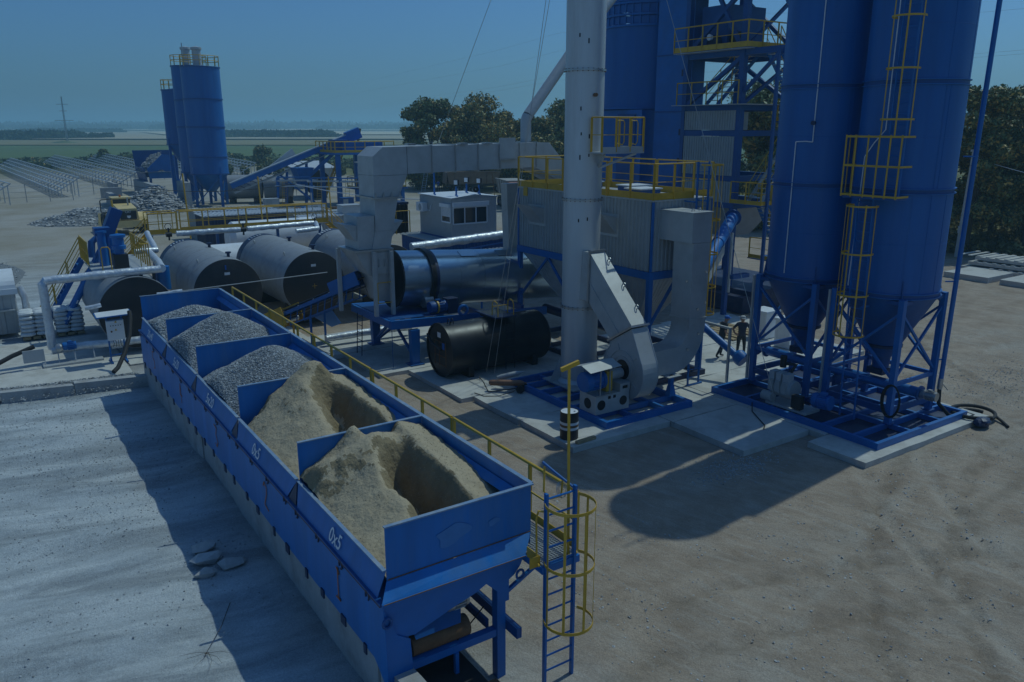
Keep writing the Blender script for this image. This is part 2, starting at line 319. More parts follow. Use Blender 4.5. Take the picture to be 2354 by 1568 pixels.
# ---------------------------------------------------------------- ground
FW = Vector((math.sin(R(33.8)), math.cos(R(33.8)), 0)); RT = Vector((math.cos(R(33.8)), -math.sin(R(33.8)), 0))
def FL(f, l, z=0.0): q = FW * f + RT * l; return (q.x, q.y, z)
def ground_mat():
    m = bpy.data.materials.new('yard_ground'); m.use_nodes = True; n = m.node_tree.nodes; b = n['Principled BSDF']
    b.inputs['Roughness'].default_value = 0.95; b.inputs['Specular IOR Level'].default_value = 0.2
    g = n.new('ShaderNodeNewGeometry'); sp = n.new('ShaderNodeSeparateXYZ'); lnk(m, g.outputs['Position'], sp.inputs[0])
    def noise(sc, det=6, rg=0.6, stretch=None):
        t = n.new('ShaderNodeTexNoise'); t.inputs['Scale'].default_value = sc; t.inputs['Detail'].default_value = det; t.inputs['Roughness'].default_value = rg
        if stretch:
            mp = n.new('ShaderNodeMapping'); mp.inputs['Scale'].default_value = stretch; lnk(m, g.outputs['Position'], mp.inputs[0]); lnk(m, mp.outputs[0], t.inputs[0])
        else: lnk(m, g.outputs['Position'], t.inputs[0])
        return t.outputs[0]
    def rng(src, a, b_, c=0, d=1):
        r = n.new('ShaderNodeMapRange'); r.inputs[1].default_value = a; r.inputs[2].default_value = b_; r.inputs[3].default_value = c; r.inputs[4].default_value = d; lnk(m, src, r.inputs[0]); return r.outputs[0]
    def mix(f, a, b_, mode='MIX'):
        x = n.new('ShaderNodeMix'); x.data_type = 'RGBA'; x.blend_type = mode
        if isinstance(f, float): x.inputs[0].default_value = f
        else: lnk(m, f, x.inputs[0])
        for i, c in ((6, a), (7, b_)):
            if isinstance(c, tuple): x.inputs[i].default_value = (*c, 1)
            else: lnk(m, c, x.inputs[i])
        return x.outputs[2]
    def math_(op, a, b_):
        x = n.new('ShaderNodeMath'); x.operation = op
        for i, c in ((0, a), (1, b_)):
            if isinstance(c, (int, float)): x.inputs[i].default_value = c
            else: lnk(m, c, x.inputs[i])
        return x.outputs[0]
    # crushed grey stone on the loading side, brown trodden dirt on the plant side
    f = rng(math_('ADD', sp.outputs[0], math_('MULTIPLY', noise(0.25), 7.0)), 6.5, 12.0)
    yfar = rng(math_('ADD', sp.outputs[1], math_('MULTIPLY', noise(0.06), 20.0)), 60, 85)
    grey = mix(rng(noise(1.1, 9, 0.7), 0.42, 0.66), (0.44, 0.475, 0.49), (0.31, 0.335, 0.345))
    grey = mix(rng(noise(0.5, 5, 0.6, (0.25, 1.6, 1)), 0.45, 0.62, 0, 0.75), grey, (0.52, 0.55, 0.555))
    brown = mix(rng(noise(0.7, 8, 0.7), 0.40, 0.68), (0.415, 0.325, 0.245), (0.285, 0.21, 0.15))
    brown = mix(rng(noise(0.22, 5, 0.6), 0.50, 0.68, 0, 0.6), brown, (0.42, 0.375, 0.315))
    def swept(deg, sc, det=7):
        vr = n.new('ShaderNodeVectorRotate'); vr.rotation_type = 'Z_AXIS'; vr.inputs['Angle'].default_value = R(deg); lnk(m, g.outputs['Position'], vr.inputs[0])
        mp = n.new('ShaderNodeMapping'); mp.inputs['Scale'].default_value = (sc * .16, sc, 1); lnk(m, vr.outputs[0], mp.inputs[0])
        t = n.new('ShaderNodeTexNoise'); t.inputs['Scale'].default_value = 1; t.inputs['Detail'].default_value = det; t.inputs['Roughness'].default_value = .68; t.inputs['Distortion'].default_value = .6; lnk(m, mp.outputs[0], t.inputs[0]); return t.outputs[0]
    brown = mix(rng(swept(62, 2.6), 0.50, 0.68, 0, 0.42), brown, (0.255, 0.20, 0.15))
    brown = mix(rng(swept(78, 4.2), 0.50, 0.70, 0, 0.5), brown, (0.47, 0.42, 0.355))
    brown = mix(rng(swept(40, 7.0), 0.56, 0.70, 0, 0.45), brown, (0.22, 0.17, 0.125))
    brown = mix(rng(noise(0.33, 4, 0.5), 0.60, 0.70, 0, 0.3), brown, (0.205, 0.160, 0.115))
    grey = mix(rng(swept(12, 0.9, 5), 0.46, 0.60, 0, 0.75), grey, (0.27, 0.29, 0.30))
    grey = mix(rng(swept(12, 0.75, 4), 0.50, 0.64, 0, 0.85), grey, (0.58, 0.605, 0.60))
    grey = mix(rng(swept(10, 3.5), 0.55, 0.72, 0, 0.45), grey, (0.32, 0.335, 0.34))
    # compacted wheel tracks: bands round the turning circles of the lorries and loaders
    wob = math_('MULTIPLY', math_('SUBTRACT', noise(0.5, 3), .5), .9)
    for cx_, cy_, rr, tone in ((30, -14, 27, 0), (30, -14, 25.2, 0), (36, -6, 24, 1), (36, -6, 22.2, 1), (4, -20, 31, 0), (4, -20, 29.3, 0), (52, 2, 26, 1), (52, 2, 24.1, 0), (26, -25, 36, 1), (26, -25, 34.2, 0), (60, -30, 47, 0), (60, -30, 45.1, 1)):
        dn = n.new('ShaderNodeVectorMath'); dn.operation = 'DISTANCE'; dn.inputs[1].default_value = (cx_, cy_, 0); lnk(m, g.outputs['Position'], dn.inputs[0])
        ab = math_('ABSOLUTE', math_('SUBTRACT', math_('ADD', dn.outputs['Value'], wob), rr), 0)
        band = math_('MULTIPLY', rng(ab, .34, .10), rng(noise(1.3 + .2 * tone, 5, .7), .40, .62, 0, .6))
        brown = mix(band, brown, (0.22, 0.170, 0.122) if tone == 0 else (0.445, 0.385, 0.315))
    c = mix(f, grey, brown)
    c = mix(yfar, c, mix(rng(noise(0.12, 6), 0.4, 0.65), (0.40, 0.37, 0.32), (0.31, 0.27, 0.20)))
    grass = rng(math_('ADD', sp.outputs[1], math_('MULTIPLY', noise(0.05, 6), 90.0)), 225, 255)
    grass2 = rng(math_('ADD', sp.outputs[0], math_('MULTIPLY', noise(0.08, 5), 22.0)), 72, 78)
    gc = mix(rng(noise(0.3, 7), 0.4, 0.62), (0.14, 0.15, 0.05), (0.23, 0.19, 0.09))
    c = mix(math_('MAXIMUM', grass, grass2), c, gc)
    fine = rng(noise(26, 4, 0.7), 0.3, 0.7, 0.80, 1.18)
    c = mix(1.0, c, fine, 'MULTIPLY')
    lnk(m, c, b.inputs['Base Color'])
    bp = n.new('ShaderNodeBump'); bp.inputs['Strength'].default_value = 0.9; bp.inputs['Distance'].default_value = 0.05
    h = math_('ADD', noise(7, 7, 0.75), math_('MULTIPLY', noise(34, 3, 0.6), 0.35)); lnk(m, h, bp.inputs['Height']); lnk(m, bp.outputs[0], b.inputs['Normal'])
    return m
GROUND = ground_mat()
def ground_height(X, Y):
    """relief of the yard: loader ruts on the left, tyre arcs on the right, spilt dirt against the bin wall"""
    z = (fbm(X * .35, Y * .35, 4, 3) - .5) * .10 + (fbm(X * 1.7, Y * 1.7, 3, 9) - .5) * .05
    left = np.clip((3.6 - X) / 1.5, 0, 1) * np.clip((31 - Y) / 2, 0, 1)
    z += left * (.055 * np.sin((Y + .22 * X + 1.2 * fbm(X * .3, Y * .3, 2, 5)) * math.tau / 1.55) + .10 * (fbm(X * .12, Y * .7, 3, 21) - .5) + .03)
    right = np.clip((X - 8.6) / 2, 0, 1)
    for k, (cx_, cy_, rr) in enumerate(((30, -14, 27), (30, -14, 25.2), (36, -6, 24), (36, -6, 22.2), (4, -20, 31), (4, -20, 29.3), (52, 2, 26), (52, 2, 24.1))):
        d = np.abs(np.hypot(X - cx_, Y - cy_) - rr - .25 * (fbm(X * .4, Y * .4, 2, 40 + k) - .5)); ang = np.arctan2(Y - cy_, X - cx_)
        z += right * (-.055 * np.exp(-(d / .17) ** 2) + .035 * np.exp(-((d - .30) / .12) ** 2) + .022 * np.exp(-(d / .15) ** 2) * np.sign(np.sin(ang * rr * 26)))
    berm = np.clip(1 - np.abs(X - 4.35) / 1.15, 0, 1) ** 1.5 * np.clip((30 - Y) / 2, 0, 1) * np.clip((Y - 8.5) / 2, 0, 1)
    z += berm * (.06 + .42 * np.clip(fbm(X * .2, Y * .33, 3, 55) - .25, 0, 1))
    return z
xs = np.arange(-26, 64.01, 0.18); ys = np.arange(-4, 74.01, 0.18); X, Y = np.meshgrid(xs, ys)
edge = np.clip(np.minimum.reduce([X - xs[0], xs[-1] - X, Y - ys[0], ys[-1] - Y]) / 3, 0, 1)
ZG = ground_height(X, Y) * edge
pads = np.clip(np.minimum.reduce([X - 13.4, 29.5 - X, Y - 11.4, 40 - Y]) / .6, 0, 1); ZG = ZG * (1 - pads * .85) - pads * .035
gm = MB(); grid_mesh(gm, X, Y, ZG)
B = 9000.; x0, x1, y0, y1 = xs[0], xs[-1], ys[0], ys[-1]
gm.add([(-B, -B, 0), (B, -B, 0), (B, y0, 0), (-B, y0, 0)], [(0, 1, 2, 3)]); gm.add([(-B, y1, 0), (B, y1, 0), (B, B, 0), (-B, B, 0)], [(0, 1, 2, 3)])
gm.add([(-B, y0, 0), (x0, y0, 0), (x0, y1, 0), (-B, y1, 0)], [(0, 1, 2, 3)]); gm.add([(x1, y0, 0), (B, y0, 0), (B, y1, 0), (x1, y1, 0)], [(0, 1, 2, 3)])
struct('ground', gm, GROUND)
def gz(x, y):
    if not (xs[0] < x < xs[-1] and ys[0] < y < ys[-1]): return 0.0
    return float(ZG[int(round((y - ys[0]) / .18)), int(round((x - xs[0]) / .18))])

# fields beyond the yard
def field(name, pts, z, m): struct(name, MB().add([FL(f, l, z) for f, l in pts], [tuple(range(len(pts)))]), m)
FGREEN = mat('crop_field', (0.085, 0.140, 0.040), 0.95, 0, 0.25, 0.03, (0.16, 0.16, 0.06), 0.6, 0.3, 0.6)
FTAN = mat('ripe_field', (0.235, 0.205, 0.095), 0.95, 0, 0.15, 0.02, (0.17, 0.17, 0.07), 0.5)
FPALE = mat('stubble_field', (0.42, 0.36, 0.24), 0.95, 0, 0.12, 0.004, (0.30, 0.27, 0.17), 0.6)
FPALE2 = mat('pale_stubble_field', (0.56, 0.49, 0.34), 0.95, 0, 0.08, 0.004)
field('crop_field', [(222, -420), (222, 40), (245, 140), (430, 200), (430, -600)], 0.25, FGREEN)
field('ripe_field', [(405, -700), (405, 60), (430, 320), (545, 320), (545, -700)], 0.6, FTAN)
field('stubble_field', [(560, -900), (560, 500), (1500, 900), (1500, -1600)], 1.2, FPALE)
field('pale_stubble_field', [(780, -330), (780, 30), (1150, 60), (1150, -520)], 2.0, FPALE2)
field('far_stubble_field', [(1500, -1800), (1500, 900), (2300, 1200), (2300, -2600)], 2.6, FPALE2)

# woods and far hedges ---------------------------------------------------------
def leaf_cloud(C, Rr, n, size, flat=1.0, surf=0.55):
    """n random leaf quads spread through ellipsoids: C centres (k,3), Rr radii (k,3); returns verts, faces"""
    k = len(C); i = RNG.integers(0, k, n); d = RNG.normal(size=(n, 3)); d /= np.linalg.norm(d, axis=1)[:, None]
    rad = surf + (1 - surf) * RNG.random(n); rad *= RNG.random(n) ** 0.15
    P = C[i] + d * Rr[i] * rad[:, None]
    a = RNG.normal(size=(n, 3)); a /= np.linalg.norm(a, axis=1)[:, None]; b = np.cross(a, d + RNG.normal(scale=.5, size=(n, 3))); b /= np.linalg.norm(b, axis=1)[:, None] + 1e-9
    s = size * RNG.uniform(.6, 1.3, n)[:, None]; a = a * s; b = b * s * .6
    V_ = np.stack([P - a, P + b * .9, P + a, P - b * .9], 1).reshape(-1, 3); F_ = np.arange(4 * n).reshape(n, 4)
    return V_, F_
def cloud_obj(name, V_, F_, mats, split=0.0, off=(0, 0, 0)):
    me = bpy.data.meshes.new(name); me.from_pydata((V_ - np.array(off)).tolist(), [], F_.tolist())
    for m in mats: me.materials.append(m)
    if split: me.polygons.foreach_set('material_index', (RNG.random(len(F_)) < split).astype(np.int32))
    o = bpy.data.objects.new(name, me); COL.objects.link(o); return o
def wood(name, label, rows, size, per, m=None, cat='woodland'):
    C, Rr = [], []
    for f0, f1, l0, l1, cnt, h0, h1, wd in rows:
        for _ in range(cnt):
            f, l, h = random.uniform(f0, f1), random.uniform(l0, l1), random.uniform(h0, h1)
            q = FL(f, l); C.append((q[0], q[1], h * .5)); Rr.append((wd * random.uniform(.7, 1.3), wd * random.uniform(.7, 1.3), h * .52))
            C.append((q[0] + random.uniform(-wd, wd) * .6, q[1] + random.uniform(-wd, wd) * .6, h * .3)); Rr.append((wd, wd, h * .32))
    C, Rr = np.array(C), np.array(Rr); V_, F_ = leaf_cloud(C, Rr, len(C) * per, size, surf=.8)
    V_[:, 2] = np.maximum(V_[:, 2], .05)
    o = cloud_obj(name, V_, F_, [m or LEAFF]); return tag(o, label, cat, kind='stuff')
wood('near_woodland', 'dark band of woodland behind the green field at far left', [(575, 640, -440, -318, 150, 4.6, 6.8, 6), (560, 575, -440, -330, 40, 2, 3.5, 5), (600, 640, -318, -306, 14, 3, 5, 4)], 1.5, 110)
wood('middle_woodland', 'dark wood beyond the green field between the far silos and the conveyor', [(640, 760, -262, -158, 150, 4, 6.4, 7), (640, 660, -158, -140, 10, 2, 4, 5)], 1.7, 90)
wood('hedge_row', 'thin dark hedge line with gaps crossing the pale stubble field', [(985, 1040, -640, -560, 40, 3, 6, 8), (900, 930, -120, 10, 26, 3, 6, 6), (905, 930, -300, -240, 20, 2, 4.5, 6), (720, 760, -20, 60, 16, 2, 4.5, 4), (1150, 1200, -700, -560, 60, 4, 7, 12)], 2.4, 70)
wood('horizon_woodland', 'long blue hazy forest along the horizon', [(2250, 2900, -2200, 1500, 620, 13, 23, 40), (1700, 2200, -1400, -560, 200, 6, 11, 28), (1750, 2100, -420, 40, 100, 6, 10, 26)], 9, 46)
wood('hill_woodland', 'green wooded rise behind the trees at far right', [(150, 190, 108, 190, 60, 11, 16, 6), (190, 240, 120, 220, 60, 14, 20, 7)], 0.9, 230, LEAFG)

# concrete slabs of the plant floor ---------------------------------------------
def slab(x0, x1, y0, y1, top=.15, name='concrete_slab', jit=.02, chip=True):
    mb = MB(); c = [(x0, y0), (x1, y0), (x1, y1), (x0, y1)]; pts = []
    for i, (a, b) in enumerate(c):
        na, nb = c[(i + 1) % 4]; k = max(2, int(math.hypot(na - a, nb - b) / .7))
        for j in range(k):
            t_ = j / k; j_ = 0 if j == 0 else jit
            pts.append((a + (na - a) * t_ + random.uniform(-j_, j_), b + (nb - b) * t_ + random.uniform(-j_, j_), top))
    mb.plate(pts, (0, 0, -1), top + .12); mb.f = [tuple(reversed(f)) for f in mb.f]
    return struct(name, mb, CONC)
for a in ((13.95, 17.98, 17.52, 20.35), (13.9, 17.96, 20.38, 23.2), (13.4, 17.96, 23.24, 27.4), (18.02, 21.1, 14.5, 17.4), (18.02, 21.1, 17.44, 20.4), (18.02, 21.1, 20.44, 24.3),
          (20.24, 27.2, 11.95, 13.9), (21.14, 27.2, 13.95, 17.0), (21.14, 27.2, 17.04, 20.3), (21.14, 27.2, 20.34, 23.4), (21.14, 27.2, 23.44, 27.4), (18.0, 21.1, 24.34, 28.6),
          (12.2, 17.96, 27.45, 31.0), (11.6, 19.6, 31.05, 34.6), (27.24, 31.0, 19.0, 23.0), (27.24, 31.6, 23.04, 27.6)):
    slab(*a, top=.15 + random.uniform(-.006, .006))
slab(-6, 4.3, 33.5, 41.0, .06); slab(4.4, 12, 34.7, 41.0, .055); slab(9.0, 22, 41.1, 47, .05)

# retaining wall of the loading ramp -------------------------------------------
t = Thing('concrete_retaining_wall', 'weathered concrete block wall under the left side of the blue bins', 'wall', (4.65, 20, 0))
yy = 8.2; k = 0
while yy < 31.6:
    L = random.uniform(2.3, 2.5); z1 = 1.02 + random.uniform(-.03, .03); xj = random.uniform(-.03, .03); e = min(yy + L, 31.9)
    mb = MB(); n = 9; pts = [(4.5 + xj, yy + .012, -.2), (4.5 + xj, e - .012, -.2)] + [(4.5 + xj, e - .012 - (e - yy - .024) * i / n, z1 - random.uniform(0, .09)) for i in range(n + 1)]
    mb.plate(pts, (1, 0, 0), .35); mb.f = [tuple(reversed(f)) for f in mb.f]
    t.part('wall_block', mb, CONCB); yy += L
t = Thing('concrete_kerb', 'row of low concrete blocks edging the paved pump area at left', 'kerb', (0, 32, 0))
bx = -7.5
while bx < 4.2:
    L = random.uniform(2.2, 2.5); yk = 32.2 - .22 * (bx + .2) * .75; yk2 = 32.2 - .22 * (bx + L + .2) * .75; hh = .42 + random.uniform(-.04, .04)
    t.part('kerb_block', MB().hexa([(bx + .02, yk, -.1), (bx + L, yk2, -.1), (bx + L, yk2 + .35, -.1), (bx + .02, yk + .35, -.1), (bx + .02, yk, hh), (bx + L, yk2, hh - .02), (bx + L, yk2 + .35, hh - .02), (bx + .02, yk + .35, hh)]), CONCB); bx += L + .03
# loose crushed stone -----------------------------------------------------------
P, S = [], []
for _ in range(16000):
    x = random.uniform(-8, 4.4); y = random.uniform(9, 31.6); d = fbm(np.array([x * .25]), np.array([y * .25]), 3, 77)[0] + (y - 22) * .022
    if d > .52 + random.uniform(-.1, .14): P.append((x, y, gz(x, y) + .005)); S.append(random.uniform(.010, .030))
for _ in range(9000):
    x = random.uniform(-7, 4.3); y = 32.25 - .165 * (x + .2) + random.gauss(.55, .35)
    P.append((x, y, max(gz(x, y), .0) + random.uniform(.25, .40) * math.exp(-((y - 32.25 + .165 * (x + .2) - .4) / .5) ** 2) + .05)); S.append(random.uniform(.018, .04))
tag(stones_mesh('loose_gravel', P, S, GRAV), 'grey crushed stone strewn over the loading ground left of the bins', 'gravel', kind='stuff')
P, S = [], []
for _ in range(9000):
    x = random.uniform(8.5, 40); y = random.uniform(6, 26)
    if 13 < x < 27.3 and 11.8 < y < 27: continue
    P.append((x, y, gz(x, y) + .004)); S.append(random.choice((.008, .012, .016, .022)) * random.uniform(.6, 1.3))
for _ in range(420):
    x, y = random.uniform(9, 34), random.uniform(5, 17); k_ = random.randint(2, 6)
    for _k in range(k_):
        xx, yy = x + random.gauss(0, .18), y + random.gauss(0, .18)
        if not (13 < xx < 27.3 and 11.8 < yy < 27): P.append((xx, yy, gz(xx, yy) + .006)); S.append(random.uniform(.015, .04))
for _ in range(700):
    x, y = random.gauss(17.2, .8), random.gauss(14.1, .35); P.append((x, y, gz(x, y) + .01)); S.append(random.uniform(.015, .035))
for _ in range(900):
    x, y = random.gauss(33, 2.2), random.gauss(13.5, 1.0); P.append((x, y, gz(x, y) + .01)); S.append(random.uniform(.015, .035))
tag(stones_mesh('scattered_pebbles', P, S, ROCKM), 'small pebbles scattered over the brown dirt right of the bins', 'pebbles', kind='stuff')
# ---------------------------------------------------------------- aggregate bins in the foreground
XL, XR, ZH, ZL = 4.56, 7.33, 3.5, 2.73
DIV = [10.36, 14.42, 18.6, 22.78, 26.83, 31.15]
bins = Thing('aggregate_feed_bins', 'long worn blue steel row of five open aggregate bins in the foreground', 'aggregate bin', (5.9, 20.7, 0))
for i in range(5):
    a, b = DIV[i], DIV[i + 1]
    o = bins.part('side_panel', MB().plate([(XL, a + .02, ZL), (XL, b - .02, ZL), (4.41, b - .30, 2.30), (4.41, a + .30 - (.26 if i == 0 else 0), 2.30)], (-1, 0, -.3), .012), BLUEW)
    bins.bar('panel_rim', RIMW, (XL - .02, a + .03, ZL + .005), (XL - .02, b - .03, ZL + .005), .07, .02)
    # dark inner web behind the V gap between neighbouring panels
    txt = ('0x5', '0x5', '5x20', '5x20', '20x40')[i]
    yd = Vector((.15, 0, .43)).normalized()
    bins.part('size_lettering', text_mesh(txt, .36, (4.484 - .065, (a + b) / 2 + (.55 if i else -.0) + .1, 2.375), (0, -1, 0), yd, .022, .003), WHITEP, o)
    hp = MB(); cx_, cy_ = 5.75, (a + b) / 2
    top = [(4.45, a + .05, 2.25), (7.05, a + .05, 2.25), (7.05, b - .05, 2.25), (4.45, b - .05, 2.25)]; bot = [(5.0, a + .55, 1.42), (6.2, a + .55, 1.42), (6.2, b - .9, 1.42), (5.0, b - .9, 1.42)]
    hp.hexa(bot + top); bins.part('hopper', hp, BLUE)
    fb = bins.part('feeder_belt', MB().box(5.0, 6.0, a + .15, b - 1.0, 1.12, 1.34), RUBBER)
    bins.cyl('feeder_drum', RUST, (4.95, a + .12, 1.16), (6.05, a + .12, 1.16), .19, n=24, parent=fb)
    for yl in (a + .0,) + ((b,) if i == 4 else ()):
        for xl in (4.75, 6.62): bins.box('leg', BLUE, xl - .085, xl + .085, yl - .14, yl + .03, -.05, 2.2)
        bins.box('cross_beam', BLUE, 4.84, 6.53, yl - .12, yl + .02, .86, 1.0)
    # painted bin number on the lower skirt
    ym = (a + b) / 2 - .35
    st = {0: [(.05, 1), (-.09, .82), (-.02, 1.02), (0, .05), (-.1, .0), (.12, .0)], 1: [(.14, .8), (.05, 1), (-.1, .85), (-.05, .55), (.12, .1), (-.14, 0)], 2: [(.14, .95), (-.1, .9), (.02, .55), (-.13, .25), (.02, 0), (.14, .12)],
          3: [(.0, 0), (.0, 1), (.14, .4), (-.14, .4)], 4: [(-.12, 1), (.12, 1), (.12, .6), (-.12, .5), (-.1, .1), (.12, .02)]}[i]
    nm = MB()
    for (p, q), (p2, q2) in zip(st, st[1:]): nm.bar((4.365, ym + p, 1.42 + q * .62), (4.365, ym + p2, 1.42 + q2 * .62), .032, .006, up=(1, 0, 0))
    bins.part('painted_number', nm, ORANGE)
    for j, yh in enumerate(np.linspace(a + .35, b - .35, 4)):    # lifting hooks
        A = np.linspace(-.6, 4.0 + (.9 if j % 2 else 0), 9)
        bins.tube('lifting_hook', NAVY, [(4.36, yh + .065 * math.cos(q), 2.2 + .085 * math.sin(q)) for q in A], .018, 6)
bins.bar('flange', BLUED, (4.40, DIV[0] - .16, 2.275), (4.40, DIV[-1], 2.275), .10, .05)
sk = [(4.385, 31.1, 2.25), (4.385, 10.15, 2.25), (4.385, 10.1, .75)]
for i in range(24): y = 10.6 + 20.5 * i / 23; sk.append((4.385, y, 1.09 + random.uniform(-.012, .012)))
bins.plate('side_skirt', BLUEW, sk, (1, 0, 0), .012)
for k in range(21):
    y = 10.8 + k * .99 + random.uniform(-.1, .1); bins.box('skirt_clamp', NAVY, 4.355, 4.383, y, y + random.uniform(.10, .22), .98 + random.uniform(-.03, .02), 1.16)
for i, yd in enumerate(DIV[1:-1]):
    h = ZH + (.03 if i == 2 else 0)
    d = bins.plate('divider', BLUEW, [(XL + .03, yd, 1.6), (XR - .02, yd, 1.6), (XR - .02, yd, h), (XL + .03, yd, h)], (0, 1, 0), .014)
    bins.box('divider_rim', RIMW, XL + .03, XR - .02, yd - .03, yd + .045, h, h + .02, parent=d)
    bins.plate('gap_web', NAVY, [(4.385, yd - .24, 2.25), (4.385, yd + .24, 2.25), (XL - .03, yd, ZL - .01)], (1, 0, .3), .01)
e0 = bins.plate('end_wall', BLUEW, [(XL, 10.36, 2.57), (XR, 10.36, 2.60), (XR, 10.36, ZH), (XL, 10.36, ZH)], (0, 1, 0), .014)
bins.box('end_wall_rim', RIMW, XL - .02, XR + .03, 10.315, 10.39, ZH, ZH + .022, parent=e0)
e1 = bins.plate('end_wall', BLUEW, [(XL, 31.15, 2.2), (XR, 31.15, 2.2), (XR, 31.15, ZH), (XL, 31.15, ZH)], (0, 1, 0), .014)
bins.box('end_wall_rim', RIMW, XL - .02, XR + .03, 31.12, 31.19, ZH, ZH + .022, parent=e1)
bins.plate('back_wall', BLUEW, [(XR, 10.39, 2.2), (XR, 31.14, 2.2), (XR, 31.14, ZH), (XR, 10.39, ZH)], (1, 0, 0), .014)
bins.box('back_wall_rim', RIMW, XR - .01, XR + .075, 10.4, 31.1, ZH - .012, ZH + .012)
for i in range(5):
    a, b = DIV[i] + .08, DIV[i + 1] - .08
    bins.plate('inner_ledge', BLUEW, [(XR - .03, a, 3.26), (XR - .03, b, 3.26), (XR - .17, b, 3.14), (XR - .17, a, 3.14)], (0.6, 0, -.8), .01)
bins.plate('end_skirt', BLUEW, [(XL - .01, 10.35, 2.57), (XR, 10.35, 2.60), (7.06, 10.13, 2.34), (4.36, 10.13, 2.34)], (0, .7, -.7), .012)
bins.box('end_flange', BLUE, 4.36, 7.06, 10.10, 10.16, 2.30, 2.338)
gp = [(4.38, 2.30), (4.40, 1.85), (4.62, 1.62), (4.92, 1.58), (5.6, 1.80), (6.05, 1.92), (6.28, 2.02), (6.5, 1.80), (6.5, 1.55), (6.74, 1.55), (6.74, 1.95), (6.86, 2.02), (6.98, 2.16), (7.04, 2.30)]
bins.bar('rust_line', RUST, (4.38, 10.098, 2.335), (7.04, 10.098, 2.335), .012, .012); bins.bar('rust_line', RUST, (XL + .02, 10.354, 2.585), (XR - .02, 10.354, 2.612), .012, .014); bins.bar('rust_line', RUST, (4.352, 10.2, 2.255), (4.352, 31, 2.255), .012, .014)
bins.plate('end_gusset', BLUE, [(x, 10.16, z) for x, z in gp], (0, 1, 0), .03)
bins.plate('spill_guard', BLUE, [(4.395, 10.13, 2.2), (4.40, 10.13, .70), (4.86, 10.13, .86), (4.82, 10.13, 1.55), (4.6, 10.13, 1.7)], (0, 1, 0), .02)
bins.plate('feed_chute', BLUED, [(4.95, 10.55, 1.75), (6.0, 10.55, 1.75), (5.85, 10.30, 1.36), (5.0, 10.30, 1.36)], (0, 1, .5), .02)
motor(bins, (5.62, 10.42, 1.72), (1, .05, 0), .13, .42, STEEL, 'vibrator_motor')
bins.bar('conveyor_channel', BLUED, (6.78, 9.9, 1.02), (6.78, 31, 1.02), .10, .2)
bins.bar('conveyor_channel', BLUED, (6.5, 10.5, .98), (6.5, 31, .98), .06, .16)
bins.bar('strut', BLUE, (5.72, 10.25, .86), (5.72, 10.25, -.05), .07)
cb = bins.part('collecting_belt', MB().box(4.95, 6.05, 9.5, 31.2, .38, .46), RUBBER)
bins.cyl('collecting_drum', RUST, (4.9, 9.5, .40), (6.1, 9.5, .40), .22, n=24, parent=cb)
bins.tube('power_cable', RUBBER, [(5.9, 10.5, 1.5), (6.0, 10.45, 1.1), (5.8, 10.35, 1.0), (6.2, 10.5, 1.15), (6.5, 10.6, 1.28)], .012, 6)
for x, z in ((6.93, 2.02), (4.42, 2.0)):
    A = np.linspace(0, math.tau, 13)[:-1]; bins.part('lifting_eye', MB().path([(x + .075 * math.cos(q), 10.1, z + .085 * math.sin(q)) for q in A], .024, 6, closed=True), BLUED)
for x, y, rr in ((5.75, 10.352, .28), (6.55, 10.352, .1)): # bare patch where a sign was
    pts = [(x + rr * (1 + .25 * math.sin(3 * q + 1)) * math.cos(q) * 1.1, y, 3.02 + rr * .62 * (1 + .3 * math.sin(2 * q)) * math.sin(q)) for q in np.linspace(0, math.tau, 22)[:-1]]
    bins.plate('faded_patch', mat('faded_blue_paint', (0.05, 0.20, 0.46), .55, 0, .1, 3) if 'faded_blue_paint' not in MATS else MATS['faded_blue_paint'], pts, (0, -1, 0), .003)

